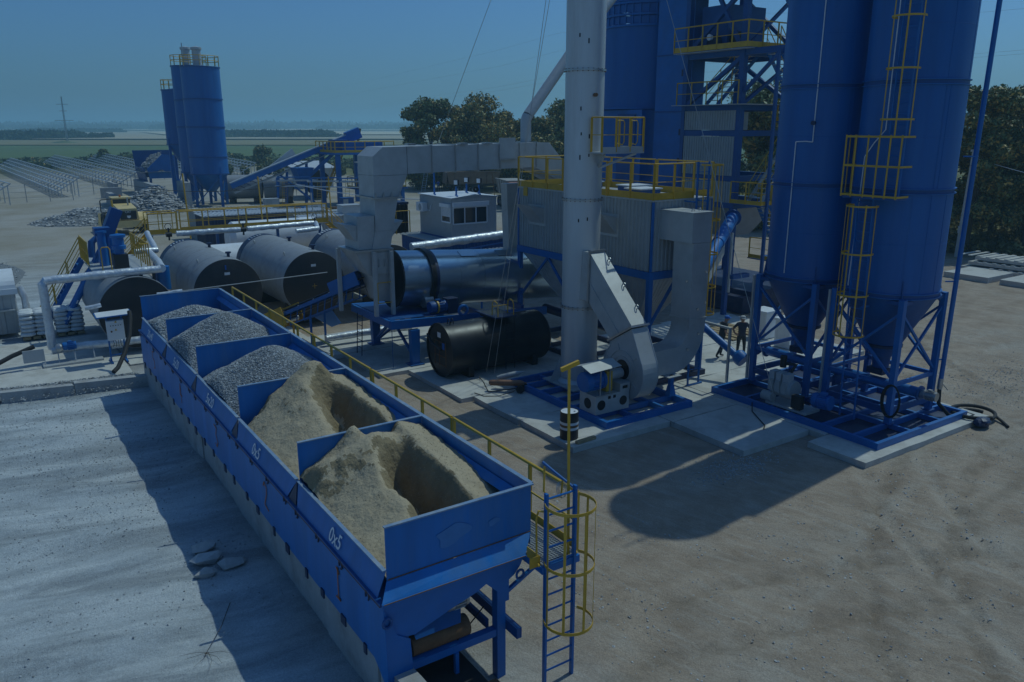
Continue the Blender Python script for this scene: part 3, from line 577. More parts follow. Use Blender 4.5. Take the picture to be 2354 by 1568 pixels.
# piles -----------------------------------------------------------------------
def pile(i, fn, m, name, label, cat, stone=None, res=.05, mix=None):
    a, b = DIV[i] + .05, DIV[i + 1] - .03; x = np.arange(XL + .025, XR - .005, res); y = np.arange(a, b + res * .5, res); Xp, Yp = np.meshgrid(x, y)
    Z = fn((Xp - XL) / (XR - XL), (Yp - a) / (b - a), Xp, Yp)
    zl = ZL - .03 + np.clip(Xp - XL, 0, 9) * 2.2; zr = ZH - .06 + np.clip(XR - Xp, 0, 9) * 1.5
    Z = np.minimum(np.minimum(Z, zl), zr)
    for _ in range(3 if mix is not None else 1):                                       # loose material slumps: soften the crests
        Zp = np.pad(Z, 1, mode='edge'); Z = (Zp[:-2, 1:-1] + Zp[2:, 1:-1] + Zp[1:-1, :-2] + Zp[1:-1, 2:] + 2 * Zp[1:-1, 1:-1]) / 6
    if mix is not None:
        st_p = np.clip(np.abs(np.gradient(Z, res, axis=1)) + np.abs(np.gradient(Z, res, axis=0)) - .5, 0, 1)
        Z = Z + (fbm(Xp * 6, Yp * 6, 4, 91 + i) - .5) * (.03 + .16 * st_p) + (fbm(Xp * 14, Yp * 14, 2, 95 + i) - .5) * .035
    mb = MB(); grid_mesh(mb, Xp, Yp, Z)
    base = ((XL + XR) / 2, (a + b) / 2, 1.8)
    o = mb.obj(name, [m, mix or m], base, sharp=180); o.location = base; tag(o, label, cat, 'material heaped in the five bins')
    if mix is not None:
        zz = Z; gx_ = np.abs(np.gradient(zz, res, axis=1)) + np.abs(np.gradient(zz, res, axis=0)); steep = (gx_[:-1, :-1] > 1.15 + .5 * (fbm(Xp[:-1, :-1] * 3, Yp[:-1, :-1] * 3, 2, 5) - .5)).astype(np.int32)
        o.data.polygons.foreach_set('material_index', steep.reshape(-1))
    if stone:
        n, s0, s1, sm = stone; jx = RNG.uniform(x[0], x[-1], n); jy = RNG.uniform(y[0], y[-1], n)
        fy_ = np.clip((jy - y[0]) / res, 0, len(y) - 1.001); fx_ = np.clip((jx - x[0]) / res, 0, len(x) - 1.001); iy_, ix_ = fy_.astype(int), fx_.astype(int); fy_ -= iy_; fx_ -= ix_
        zi = (Z[iy_, ix_] * (1 - fx_) + Z[iy_, ix_ + 1] * fx_) * (1 - fy_) + (Z[iy_ + 1, ix_] * (1 - fx_) + Z[iy_ + 1, ix_ + 1] * fx_) * fy_
        so_ = stones_mesh('stones', np.stack([jx - base[0], jy - base[1], zi + .006 - base[2]], -1), RNG.uniform(s0, s1, n), sm); so_.parent = o; so_['kind'] = 'stuff'
    return o
def sstep(a, b, x): t_ = np.clip((x - a) / (b - a), 0, 1); return t_ * t_ * (3 - 2 * t_)
def sand1(u, v, X_, Y_):
    w1 = .10 * (fbm(X_ * 1.6, Y_ * 1.6, 3, 2) - .5); crumble = (fbm(X_ * 5, Y_ * 5, 4, 8) - .5)
    ridge = 2.62 + np.clip(u / .42, 0, 1.15) * (.22 + .80 * v ** 1.2)                 # rises from the loading side to the ridge
    cut = sstep(.30 + w1 + .12 * v, .56 + w1 + .08 * v, u)                            # torn damp face slumping into the pit
    pit = 1.95 + 1.05 * np.clip(v - .30, 0, 1) + .45 * sstep(.16, 0, v)
    z = ridge * (1 - cut) + (pit + .12 * crumble) * cut
    cl = sstep(.58 + w1 + .06 * (v - .5), .73 + w1 + .06 * (v - .5), u)               # clean cliff on the far side
    right = 3.32 + .26 * v - .95 * np.clip(u - .72, 0, 1) - .75 * np.clip(.40 - v, 0, 1)
    z = z * (1 - cl) + right * cl
    back = sstep(.66, .9, v); z = z * (1 - back) + np.maximum(z, 3.62 - 1.2 * np.abs(u - .52) ** 1.3 - 1.6 * np.abs(v - .84)) * back
    front = sstep(.12, 0, v); z = z * (1 - front) + np.minimum(z, 2.60 + .25 * u) * front
    return z + .17 * crumble * (cut * (1 - cl)) + .06 * (fbm(X_ * 12, Y_ * 12, 2, 77) - .5) * sstep(.05, .4, cut) + .03 * (fbm(X_ * 9, Y_ * 9, 3, 4) - .5) + .10 * (fbm(X_ * 1.7, Y_ * 1.7, 3, 14) - .5)
def sand2(u, v, X_, Y_):
    w1 = .12 * (fbm(X_ * 1.5, Y_ * 1.5, 3, 32) - .5); crumble = (fbm(X_ * 5, Y_ * 5, 4, 38) - .5)
    ridge = 2.62 + np.clip(u / .55, 0, 1.15) * (.30 + .78 * sstep(0, .9, v))
    cut = sstep(.42 + w1 + .12 * (v - .5), .68 + w1 + .12 * (v - .5), u) * (1 - sstep(.74, .96, v)); ridge = ridge - .45 * sstep(.9, 1, v) * sstep(.3, 0, u)
    pit = 2.45 + .55 * np.clip(v - .4, 0, 1)
    z = ridge * (1 - cut) + (pit + .10 * crumble) * cut
    cl = sstep(.72 + w1, .85 + w1, u); right = 3.22 + .25 * v - .8 * np.clip(u - .84, 0, 1)
    z = z * (1 - cl) + right * cl
    fr = sstep(.34, .02, v) * sstep(.40, .75, u); z = z * (1 - fr) + (2.95 + .35 * np.clip(.25 - np.abs(u - .82), 0, 1) * 2) * fr
    return z + .17 * crumble * cut + .06 * (fbm(X_ * 12, Y_ * 12, 2, 78) - .5) * sstep(.05, .4, cut) + .03 * (fbm(X_ * 9, Y_ * 9, 3, 34) - .5) + .11 * (fbm(X_ * 1.7, Y_ * 1.7, 3, 44) - .5)
def cone(px, py, pz, sl, seed):
    def f(u, v, X_, Y_):
        r = np.hypot((X_ - px) * 1.0, (Y_ - py) * .8); return pz - sl * np.sqrt(r * r + .04) + .10 * (fbm(X_ * 1.4, Y_ * 1.4, 3, seed) - .5) + .04 * (fbm(X_ * 7, Y_ * 7, 2, seed + 1) - .5)
    return f
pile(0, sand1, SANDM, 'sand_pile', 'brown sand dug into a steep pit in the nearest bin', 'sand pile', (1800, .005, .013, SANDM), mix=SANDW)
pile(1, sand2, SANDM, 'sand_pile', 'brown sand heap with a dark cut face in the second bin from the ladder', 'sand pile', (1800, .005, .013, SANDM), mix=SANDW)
pile(2, cone(6.15, 20.9, 3.88, .62, 61), GRAVB, 'gravel_pile', 'grey gravel cone in the middle bin of the row', 'gravel pile', (14000, .016, .034, GRAV), .07)
pile(3, cone(6.05, 25.3, 3.98, .62, 71), GRAVB, 'gravel_pile', 'tall grey gravel cone in the second bin from the far end', 'gravel pile', (13000, .018, .036, GRAV), .07)
pile(4, cone(5.9, 28.9, 3.50, .45, 81), GRAVB, 'gravel_pile', 'low heap of coarse pale gravel in the farthest bin', 'gravel pile', (9000, .026, .05, GRAV), .07)
g_ = Thing('bin_grate', 'rusty steel grate bars at the bottom of the nearest bin', 'grate', (5.35, 12.0, 1.9))
for i in range(4): g_.bar('grate_bar', RUST, (4.95, 11.45 + i * .28, 2.10), (6.3, 11.45 + i * .28, 2.10), .04, .07)
for i in range(2): g_.bar('cross_bar', RUST, (5.2 + i * .7, 11.25, 2.07), (5.2 + i * .7, 12.5, 2.07), .05, .06)

# walkway, handrail and caged ladder on the far side of the bins ----------------
wk = Thing('bin_walkway', 'yellow railed steel walkway running along the far side of the blue bins', 'walkway', (7.6, 20, 2.3))
gr = MB()
for i in range(12): gr.bar((7.10 + i * .062, 9.66, 2.35), (7.10 + i * .062, 12.6, 2.35), .008, .03)
for i in range(54): gr.bar((7.09, 9.68 + i * .055, 2.352), (7.80, 9.68 + i * .055, 2.352), .008, .03)
tag(wk.part('grating', gr, GALV), kind='stuff')
wk.box('deck_plate', GALV, 7.36, 7.82, 12.62, 31.4, 2.33, 2.355)
wk.bar('deck_beam', BLUE, (7.08, 9.66, 2.27), (7.08, 12.6, 2.27), .06, .12); wk.bar('deck_beam', BLUE, (7.82, 9.66, 2.27), (7.82, 31.4, 2.27), .06, .12)
wk.bar('end_beam', BLUE, (7.05, 9.64, 2.27), (7.85, 9.64, 2.27), .05, .13)
wk.bar('toe_board', YEL, (7.06, 9.7, 2.42), (7.06, 10.08, 2.42), .012, .2); wk.bar('toe_board', YEL, (6.86, 9.72, 2.42), (7.06, 9.72, 2.42), .012, .2)
for y in (10.2, 14.4, 18.6, 22.8, 26.8, 31): wk.bar('bracket', BLUE, (6.7, y, 1.7), (7.75, y, 2.22), .06)
secs = [(9.75, 14.0), (14.1, 18.2), (18.3, 22.4), (22.5, 26.6), (26.7, 31.3)]
for a, b in secs:
    k = 4 if b - a > 4.05 else 3
    handrail(wk, [(7.88, a, 2.34), (7.88, b, 2.34)], 1.12, step=(b - a) / 3, post=.065, mid=1, toe=.16, r=.028)
ld = Thing('caged_ladder', 'blue ladder in a yellow safety cage at the near end of the bins', 'ladder', (7.42, 9.62, 0))
ladder(ld, (7.42, 9.62, -.02), (7.42, 9.62, 3.68), (1, 0, 0), .60, BLUE, .3, .075, .018)
cage(ld, (7.42, 9.36), .42, R(148), R(392), 1.35, 3.52, (3.52, 2.45, 1.35), bars=5)
for x in (7.02, 7.82): ld.tube('grab_rail', YEL, [(x, 9.66, 2.35), (x, 9.74, 2.42), (x, 9.76, 3.2), (x, 9.7, 3.36), (x + (.06 if x < 7.4 else -.06), 9.64, 3.36)], .018, 8)
ld.tube('gate_bar', BLUE, [(7.72, 9.66, 3.62), (7.55, 9.95, 3.82), (7.42, 10.15, 3.98)], .024, 8)
ld.tube('gate_loop', YEL, [(7.44, 10.12, 3.90), (7.36, 10.02, 3.5), (7.46, 9.95, 3.36), (7.6, 9.85, 3.42), (7.62, 9.84, 3.72)], .018, 8)
A = np.linspace(0, math.tau * 2.6, 40); ld.tube('wire_coil', STEEL, [(7.56 + .09 * math.cos(q) + .004 * q, 9.82 + .03 * math.sin(q), 3.55 + .14 * math.sin(q)) for q in A], .006, 5)
tp = Thing('level_staff', 'tall yellow T shaped staff fixed upright at the top of the caged ladder', 'staff', (7.66, 9.66, 2.4))
tp.bar('staff', YEL, (7.66, 9.70, 2.36), (7.62, 9.72, 5.72), .035, .035); tp.bar('cross_piece', YEL, (7.46, 9.72, 5.72), (7.80, 9.70, 5.80), .05, .07)
# rocks in the shade beside the bins
def rock(x, y, s, label, seed):
    """angular broken stone: convex hull of scattered points"""
    import bmesh
    rr = np.random.default_rng(seed); bm = bmesh.new()
    for _ in range(22):
        d = rr.normal(size=3); d /= np.linalg.norm(d); k = s * rr.uniform(.75, 1.15); bm.verts.new((x + d[0] * k * 1.3, y + d[1] * k * .85, gz(x, y) + s * .38 + d[2] * k * .55))
    bmesh.ops.convex_hull(bm, input=bm.verts); bmesh.ops.delete(bm, geom=[v for v in bm.verts if not v.link_faces], context='VERTS'); bm.verts.index_update()
    mb = MB().add([tuple(v.co) for v in bm.verts], [tuple(v.index for v in f.verts) for f in bm.faces]); bm.free()
    solo('boulder', mb, ROCKM, label, 'boulder', 'grey boulders in the shade left of the bins')
rock(3.30, 17.6, .26, 'rounded boulder at the back of the rock group in the shade', 1); rock(3.20, 17.05, .29, 'largest boulder in the middle of the shaded rock group', 2)
rock(3.05, 16.5, .20, 'small flat boulder at the front left of the shaded rock group', 3); rock(3.62, 16.6, .24, 'flat boulder lying apart on the right of the shaded rock group', 4)
br = Thing('dry_branch', 'thin bare branch lying on the pale ground at the shadow edge', 'branch', (2.4, 13.9, .05))
def twig(p, q, r, nm='twig', par=None): z = .05; return br.tube(nm, BARK, [(p[0], p[1], gz(*p) + z), ((p[0] + q[0]) / 2 + .05, (p[1] + q[1]) / 2 - .04, gz(*p) + z + .04), (q[0], q[1], gz(*q) + z)], [r, r * .8, r * .5], 5, par)
st_ = twig((3.2, 15.2), (2.35, 13.7), .009, 'stem')
for q in ((2.0, 13.75), (2.1, 13.45), (2.3, 13.2), (2.55, 13.3), (2.75, 13.55), (1.95, 13.95)): twig((2.38 + random.uniform(-.05, .1), 13.75), q, .004, 'twig', st_)
# ---------------------------------------------------------------- exhaust stack
def skid(t, x0, x1, y0, y1, z0, z1, m, cross=(), long_=(), w=.14, nm='skid_beam'):
    t.box(nm, m, x0, x1, y0, y0 + w, z0, z1); t.box(nm, m, x0, x1, y1 - w, y1, z0, z1)
    t.box(nm, m, x0, x0 + w, y0 + w, y1 - w, z0, z1); t.box(nm, m, x1 - w, x1, y0 + w, y1 - w, z0, z1)
    for y in cross: t.box('skid_cross', m, x0 + w, x1 - w, y - .05, y + .05, z0 + .02, z1 - .012)
    for x in long_: t.box('skid_long', m, x - .05, x + .05, y0 + w, y1 - w, z0 + .03, z1 - .02)
SX, SY, SR = 17.72, 22.05, .66
stk = Thing('exhaust_stack', 'tall pale metal chimney stack rising out of the picture', 'chimney', (SX, SY, .15))
zs = [.55, 3.25, 7.05, 11.3, 15.6, 19.5]
for a, b in zip(zs, zs[1:]):
    stk.part('stack_section', MB().lathe((SX, SY, 0), [(SR, a + .02), (SR, b - .02)], n=48), STACKM)
    stk.part('flange', MB().lathe((SX, SY, 0), [(SR - .02, b - .03), (SR + .05, b - .03), (SR + .05, b + .03), (SR - .02, b + .03)], n=48), STEEL)
    for k in range(24):
        q = math.tau * k / 24
        if b < 12: stk.box('bolt', RUST, SX + (SR + .03) * math.cos(q) - .013, SX + (SR + .03) * math.cos(q) + .013, SY + (SR + .03) * math.sin(q) - .013, SY + (SR + .03) * math.sin(q) + .013, b - .055, b + .05)
stk.part('base_cone', MB().lathe((SX, SY, 0), [(SR + .12, .40), (SR + .12, .44), (SR + .01, .57)], n=48), STACKM)
stk.box('base_plate', GALV, SX - .95, SX + .95, SY - .95, SY + .95, .36, .40)
for q in range(4):
    a = R(45 + 90 * q + 20); d = V(math.cos(a), math.sin(a), 0); c = V(SX, SY, 0)
    stk.plate('gusset', GALV, [c + d * SR + V(0, 0, .40), c + d * (SR + .42) + V(0, 0, .40), c + d * (SR + .02) + V(0, 0, 1.35)], d.cross(V(0, 0, 1)), .02)
for x, y, z, h in ((-.5, -.44, 8.4, .16), (-.25, -.61, 8.5, .10), (-.48, -.46, 9.2, .10), (-.25, -.61, 9.1, .14), (-.5, -.44, 10.0, .13), (-.33, -.57, 12.1, .16), (-.55, -.37, 12.3, .12), (-.5, -.44, 6.3, .12), (-.25, -.61, 6.35, .12)):
    d = V(x, y, 0).normalized(); q = V(SX, SY, z) + d * (SR + .001); stk.bar('scuff_mark', TAR, q, q + V(0, 0, h), .045, .006, up=d)
# sampling platform on the stack
pl = [(17.35, 21.2), (19.45, 21.2), (19.45, 22.5), (17.35, 22.5)]
stk.plate('platform_deck', GALV, [(17.45, 20.75, 8.62), (19.3, 20.75, 8.62), (19.3, 22.0, 8.62), (18.4, 22.0, 8.62), (17.45, 21.4, 8.62)], (0, 0, 1), .05)
stk.bar('platform_fascia', GALV, (17.45, 20.74, 8.72), (19.3, 20.74, 8.72), .02, .22); stk.bar('platform_fascia', GALV, (19.31, 20.74, 8.72), (19.31, 22.0, 8.72), .02, .22)
for x in (17.7, 19.1): stk.bar('platform_bracket', GALV, (x, 20.9, 8.6), (SX + .2, SY - .55, 8.1), .07)
handrail(stk, [(17.45, 21.3, 8.66), (17.45, 20.76, 8.66), (19.28, 20.76, 8.66), (19.28, 22.0, 8.66)], 1.12, step=.62, post=.07, toes=False)
for x in (18.1, 18.7): stk.tube('safety_gate', YEL, [(x, 20.78, 8.8), (x, 20.8, 9.6), (x + .05, 20.8, 9.68), (x + .3, 20.8, 9.68), (x + .35, 20.8, 9.6), (x + .35, 20.8, 9.0), (x + .28, 20.8, 8.9), (x, 20.8, 8.95)], .018, 6)
stk.part('sight_port', MB().cyl((SX - .1, SY - .64, 10.5), (SX - .13, SY - .78, 10.5), .06), RUST)
def wire(name, pts, label, r=.010, m=None, cat='cable', group=None):
    return solo(name, MB().path(pts, r, 5), m or STEEL, label, cat, group)
def sag(p, q, s, n=14): return [lerp(p, q, i / n) - V(0, 0, s * 4 * (i / n) * (1 - i / n)) for i in range(n + 1)]
wire('guy_wire', [(17.1, 21.8, 18.5), (15.3, 24.6, .5)], 'guy wire from the stack down to the slab by the black tank', .010, group='stack guy wires')
wire('guy_wire', [(17.1, 22.3, 18.5), (15.4, 24.2, .5)], 'second guy wire beside it in front of the black tank', .010, group='stack guy wires')
wire('guy_wire', [(18.3, 21.6, 19), (21.6, 16.1, .2)], 'long guy wire crossing the blue storage silo down to the right slab', .010, group='stack guy wires')
wire('guy_wire', [(17.25, 22.6, 19.6), (16.6, 30.4, 8.8)], 'guy wire dropping steeply left of the stack to the box duct', .010, group='stack guy wires')

# ---------------------------------------------------------------- exhaust fan on its skid
fan = Thing('exhaust_fan', 'grey centrifugal exhaust fan with blue motor on a blue skid by the stack', 'fan', (17.6, 19.5, .15))
skid(fan, 15.75, 19.6, 18.1, 23.6, .15, .38, BLUE, cross=(19.0, 20.0, 20.9, 21.9, 22.8), long_=(17.0, 18.4))
ped = fan.part('pedestal', MB().box(15.85, 17.28, 18.78, 19.62, .39, 1.02), GALV)
fan.box('pedestal_step', GALV, 16.85, 17.28, 18.75, 19.65, 1.025, 1.30, parent=ped)
for x, r_ in ((16.08, .17), (17.02, .16)): fan.part('pedestal_hole', MB().cyl((x, 18.772, .70), (x, 18.782, .70), r_, n=24), TAR, ped)
for x in (16.36, 16.58): fan.box('pedestal_slot', TAR, x, x + .11, 18.772, 18.78, .86, .96, parent=ped)
fan.box('pedestal_slot', TAR, 16.95, 17.16, 18.742, 18.75, 1.12, 1.22, parent=ped)
fan.part('pedestal_hole', MB().cyl((15.842, 19.2, .70), (15.852, 19.2, .70), .18, n=24), TAR, ped)
motor(fan, (15.62, 19.2, 1.45), (1, 0, 0), .33, .78, BLUE)
fan.part('shaft_guard', MB().box(16.44, 16.70, 18.98, 19.42, 1.04, 1.72), YEL)
fan.cyl('bearing_housing', GALV, (16.75, 19.2, 1.52), (17.25, 19.2, 1.52), .17, n=24)
fan.plate('rain_cover', GALV, [(15.55, 18.72, 1.88), (16.85, 18.72, 1.93), (16.85, 19.2, 2.07), (15.55, 19.2, 2.02)], (0, -.2, 1), .012)
fan.plate('rain_cover', GALV, [(15.55, 19.205, 2.02), (16.85, 19.205, 2.07), (16.85, 19.68, 1.93), (15.55, 19.68, 1.88)], (0, .2, 1), .012)
for x in (16.0, 16.4): fan.bar('cover_post', STEEL, (x, 18.76, 1.03), (x, 18.76, 1.9), .035)
fan.bar('cover_rail', STEEL, (15.85, 18.74, 1.05), (16.5, 18.74, 1.05), .05, .04)
# volute: spiral casing in the Y-Z plane with its outlet leaning towards the stack
cyv, czv, xf, xb = 19.22, 1.60, 17.33, 17.98
ol = [(18.82, 3.08)]
for i in range(30):
    a = R(150 + 255 * i / 29); rr = 1.02 + .06 * math.sin(i / 29 * math.pi) - .10 * i / 29; ol.append((cyv + rr * math.cos(a), czv + rr * math.sin(a)))
ol.append((19.86, 2.46))
vol = fan.part('volute_casing', MB().plate([(xf, y, z) for y, z in ol], (1, 0, 0), xb - xf), GALV)
for x in (xf - .01, xb + .01): fan.part('casing_edge', MB().path([(x, y, z) for y, z in ol], .02, 6), GALV, vol)
for rr in (.66, .47): fan.part('inspection_ring', MB().lathe((xf, cyv, czv), [(rr - .02, -.0), (rr - .02, -.02), (rr, -.02), (rr, 0)], (1, 0, 0), 40), GALV, vol)
fan.part('hub_recess', MB().cyl((xf - .001, cyv, czv), (xf - .012, cyv, czv), .34, n=32), TAR, vol)
for a in (20, 75, 140, 215, 300): q = R(a); fan.bar('casing_rib', GALV, (xf - .012, cyv + .68 * math.cos(q), czv + .68 * math.sin(q)), (xf - .012, cyv + .88 * math.cos(q), czv + .88 * math.sin(q)), .025, .025, parent=vol)
# outlet duct from fan up to the stack
fan.part('outlet_flange', MB().plate([(xf - .08, 19.94, 2.42), (xb + .08, 19.94, 2.42), (xb + .08, 18.76, 3.15), (xf - .08, 18.76, 3.15)], (0, .53, .85), .07), STEEL)
d_ = MB(); lo = [(xf, 19.90, 2.52), (xb, 19.90, 2.52), (xb, 18.84, 3.18), (xf, 18.84, 3.18)]; hi = [(17.28, 21.55, 3.62), (17.92, 21.55, 3.62), (17.92, 21.40, 5.32), (17.28, 21.40, 5.32)]
hi2 = [(17.28, 21.06, 3.62), (17.92, 21.06, 3.62), (17.92, 21.02, 5.32), (17.28, 21.02, 5.32)]
d_.hexa(lo + hi2); fan.part('outlet_duct', d_, GALV); fan.part('stack_inlet', MB().hexa([V(p) + V(0, .003, 0) for p in hi2] + hi), GALV)
fan.bar('duct_seam', GALV, lerp(lo[0], lo[3], .42) + V(-.014, 0, 0), lerp(hi2[0], hi2[3], .42) + V(-.014, 0, 0), .025, .03)
fan.bar('inlet_flange', STEEL, (17.24, 21.03, 3.55), (17.24, 21.0, 5.38), .05, .07); fan.bar('inlet_flange', STEEL, (17.22, 21.0, 5.36), (17.98, 21.0, 5.36), .05, .07)
for k in (.2, .5, .85): q = lerp(lerp(lo[3], hi2[3], k), lerp(lo[2], hi2[2], k), .9); fan.part('lifting_lug', MB().path([(q.x, q.y - .02 + .07 * math.cos(a), q.z + .07 + .07 * math.sin(a)) for a in np.linspace(0, math.tau, 11)[:-1]], .018, 6, closed=True), STEEL)
# inlet: elbow to the right and box duct up to the bag filter
fan.part('inlet_cone', MB().lathe((xb, cyv + .12, czv), [(.46, 0), (.52, .08), (.46, .25), (.45, .66)], (1, 0, 0), 36), GALV)
A = np.linspace(0, math.pi / 2, 14)
pol = [(18.6, 1.15), (19.5, 1.12)] + [(19.62 + 1.40 * math.sin(a), 2.78 - 1.66 * math.cos(a)) for a in A] + [(21.02, 2.95), (20.22, 2.95)] + [(19.62 + .60 * math.sin(a), 2.78 - .74 * math.cos(a)) for a in A[::-1]] + [(18.6, 2.04)]
fan.part('elbow_duct', MB().plate([(x, 19.05, z) for x, z in pol], (0, 1, 0), .88), GALV)
fan.box('riser_duct', GALV, 20.22, 21.02, 19.06, 19.98, 2.97, 5.62); fan.box('riser_duct', GALV, 20.12, 21.03, 19.05, 20.62, 5.63, 6.64)
fan.box('riser_lid', GALV, 20.08, 21.07, 19.01, 20.62, 6.642, 6.68); fan.box('riser_seam', GALV, 20.19, 21.05, 19.03, 19.99, 2.92, 2.975)
for x in (20.45, 20.8): fan.tube('lifting_eye', GALV, [(x + .06 * math.cos(q), 19.4, 6.68 + .09 * math.sin(q)) for q in np.linspace(0, math.pi, 8)], .014, 6)
for x, y, z in ((20.21, 19.3, 4.3), (20.6, 19.05, 3.3), (20.95, 19.05, 3.5), (20.7, 19.04, 2.4), (20.2, 19.04, 1.9), (20.9, 19.05, 4.6)): fan.part('port', MB().cyl((x, y, z), (x - .03, y - .05, z), .04, n=12), STEEL)
fan.part('elbow_leg', MB().hexa([(19.2, 18.8, .38), (19.5, 18.8, .38), (19.5, 19.05, .38), (19.2, 19.05, .38), (19.26, 18.85, .75), (19.44, 18.85, .75), (19.44, 19.0, .75), (19.26, 19.0, .75)]), BLUE)
fan.box('elbow_leg', BLUE, 19.27, 19.43, 18.86, 18.99, .752, 1.12); fan.plate('elbow_saddle', GALV, [(19.05, 18.72, 1.12), (19.65, 18.72, 1.12), (19.65, 19.3, 1.12), (19.05, 19.3, 1.12)], (0, 0, -1), .03)

# ---------------------------------------------------------------- bag filter house
BX0, BX1, BY0, BY1, BZ0, BZ1 = 19.78, 22.7, 20.66, 29.0, 4.45, 6.93
bag = Thing('bag_filter_house', 'large grey ribbed bag filter house on blue legs behind the stack', 'filter house', (21.2, 24.8, .15))
bag.part('wall', MB().corr((BX0, BY1, BZ0), (0, BY0 - BY1, 0), (0, 0, BZ1 - BZ0), (-1, 0, 0), .19, .04), GREYP)
bag.part('wall', MB().corr((BX0, BY0, BZ0), (BX1 - BX0, 0, 0), (0, 0, BZ1 - BZ0), (0, -1, 0), .19, .04), GREYP)
bag.box('core', GREYP, BX0 + .02, BX1, BY0 + .02, BY1, BZ0, BZ1)
for x, y in ((BX0, BY0), (BX0, BY1), (BX1, BY0)): bag.box('corner_trim', BLUE, x - .04, x + .05, y - .04, y + .05, BZ0, BZ1 - .01)
bag.box('ring_beam', BLUE, BX0 - .06, BX0 + .14, BY0 - .06, BY1 + .06, 4.16, 4.44); bag.box('ring_beam', BLUE, BX0 + .15, BX1 + .1, BY0 - .06, BY0 + .14, 4.16, 4.44)
bag.box('ring_beam', BLUE, BX1, BX1 + .15, BY0 + .15, BY1, 4.16, 4.44)
for a, b in ((BY0 + .1, (BY0 + BY1) / 2 - .1), ((BY0 + BY1) / 2 + .1, BY1 - .1)):
    m_ = MB(); tp_ = [(BX0 + .1, a, 4.16), (BX1 - .1, a, 4.16), (BX1 - .1, b, 4.16), (BX0 + .1, b, 4.16)]; cyh = (a + b) / 2
    bt = [(21.0, cyh - .28, 1.95), (21.5, cyh - .28, 1.95), (21.5, cyh + .28, 1.95), (21.0, cyh + .28, 1.95)]
    def side(i, j):
        p0, p1, q1, q0 = V(tp_[i]), V(tp_[j]), V(bt[j]), V(bt[i]); n_ = (p1 - p0).cross(q0 - p0).normalized(); k = 13
        mm = MB()
        for c in range(k):
            for (u0, u1, e0, e1) in ((c / k, (c + .55) / k, 0, 0), ((c + .55) / k, (c + .65) / k, 0, .02), ((c + .65) / k, (c + .9) / k, .02, .02), ((c + .9) / k, (c + 1) / k, .02, 0)):
                mm.add([lerp(p0, p1, u0) - n_ * e0, lerp(p0, p1, u1) - n_ * e1, lerp(q0, q1, u1) - n_ * e1, lerp(q0, q1, u0) - n_ * e0], [(0, 1, 2, 3)])
        return mm
    for i, j in ((0, 1), (1, 2), (2, 3), (3, 0)): bag.part('hopper_side', side(i, j), GREYL)
    bag.cyl('hopper_outlet', NAVY, (21.25, cyh, 2.0), (21.25, cyh, 1.5), .25)
for x in (BX0 + .04, BX1 - .1):
    for y in (BY0 + .05, (BY0 + BY1) / 2, BY1 - .05): bag.box('leg', BLUE, x - .09, x + .09, y - .09, y + .09, .15, 4.16)
for y0_, y1_ in ((BY0 + .1, (BY0 + BY1) / 2), ((BY0 + BY1) / 2, BY1 - .1)):
    ym = (y0_ + y1_) / 2; bag.bar('brace', BLUE, (BX0 + .04, y0_, 2.2), (BX0 + .04, ym, 4.15), .09); bag.bar('brace', BLUE, (BX0 + .04, y1_, 2.2), (BX0 + .04, ym, 4.15), .09)
bag.bar('brace', BLUE, (BX0 + .1, BY0 + .05, 2.4), (21.2, BY0 + .05, 4.15), .09); bag.bar('brace', BLUE, (BX1 - .1, BY0 + .05, 2.4), (21.3, BY0 + .05, 4.15), .09)
skid(bag, 19.7, 22.8, 20.5, 29.2, .155, .35, NAVY, cross=(22.5, 24.8, 27.0))
bag.cyl('screw_trough', NAVY, (21.25, 20.7, 1.4), (21.25, 29, 1.4), .2)
motor(bag, (21.2, 20.62, 1.6), (-.6, -.8, 0), .16, .45, STEEL, 'gear_motor'); bag.part('gear_guard', MB().cyl((21.32, 20.8, 1.6), (21.2, 20.62, 1.6), .26, n=20), YEL)
for yv, zv in ((27.6, 6.0), (23.0, 6.05)):      # weather hoods
    h_ = bag.part('vent_hood', MB().hexa([(BX0 - .05, yv - .5, zv - .45), (BX0 - .03, yv - .5, zv - .46), (BX0 - .03, yv + .5, zv - .46), (BX0 - .05, yv + .5, zv - .45), (BX0 - .78, yv - .5, zv + .34), (BX0 - .03, yv - .5, zv + .18), (BX0 - .03, yv + .5, zv + .18), (BX0 - .78, yv + .5, zv + .34)]), GALV)
    bag.box('hood_frame', GALV, BX0 - .05, BX0 - .03, yv - .62, yv + .62, zv - .55, zv + .3, parent=h_)
bag.box('roof', GALV, BX0 - .05, BX1 + .05, BY0 - .05, BY1 + .05, BZ1 + .003, BZ1 + .06)
handrail(bag, [(BX1, BY1, 6.98), (BX0 - .02, BY1, 6.98), (BX0 - .02, BY0 + 5.2, 6.98)], 1.25, step=1.2, post=.08, toe=.24)
handrail(bag, [(BX0 - .02, BY0 + 5.1, 6.98), (BX0 - .02, BY0 + 2.5, 6.98)], 1.25, step=1.25, post=.08, toe=.24)
handrail(bag, [(BX0 - .02, BY0 + 2.4, 6.98), (BX0 - .02, BY0 - .02, 6.98), (21.7, BY0 - .02, 6.98)], 1.25, step=1.25, post=.08, toe=.24)
handrail(bag, [(BX1 + .0, BY0, 6.98), (BX1 + .0, BY0 + 2.9, 6.98)], 1.25, step=1.5, post=.08, toe=.24); handrail(bag, [(BX1, BY0 + 3.0, 6.98), (BX1, BY1, 6.98)], 1.25, step=1.5, post=.08, toe=.24)
for y in (28.4, 24.2): bag.plate('rail_bracket', YEL, [(BX0 - .06, y - .14, 6.98), (BX0 - .06, y + .14, 6.98), (BX0 - .06, y + .14, 6.62), (BX0 - .06, y - .14, 6.62)], (-1, 0, 0), .03)
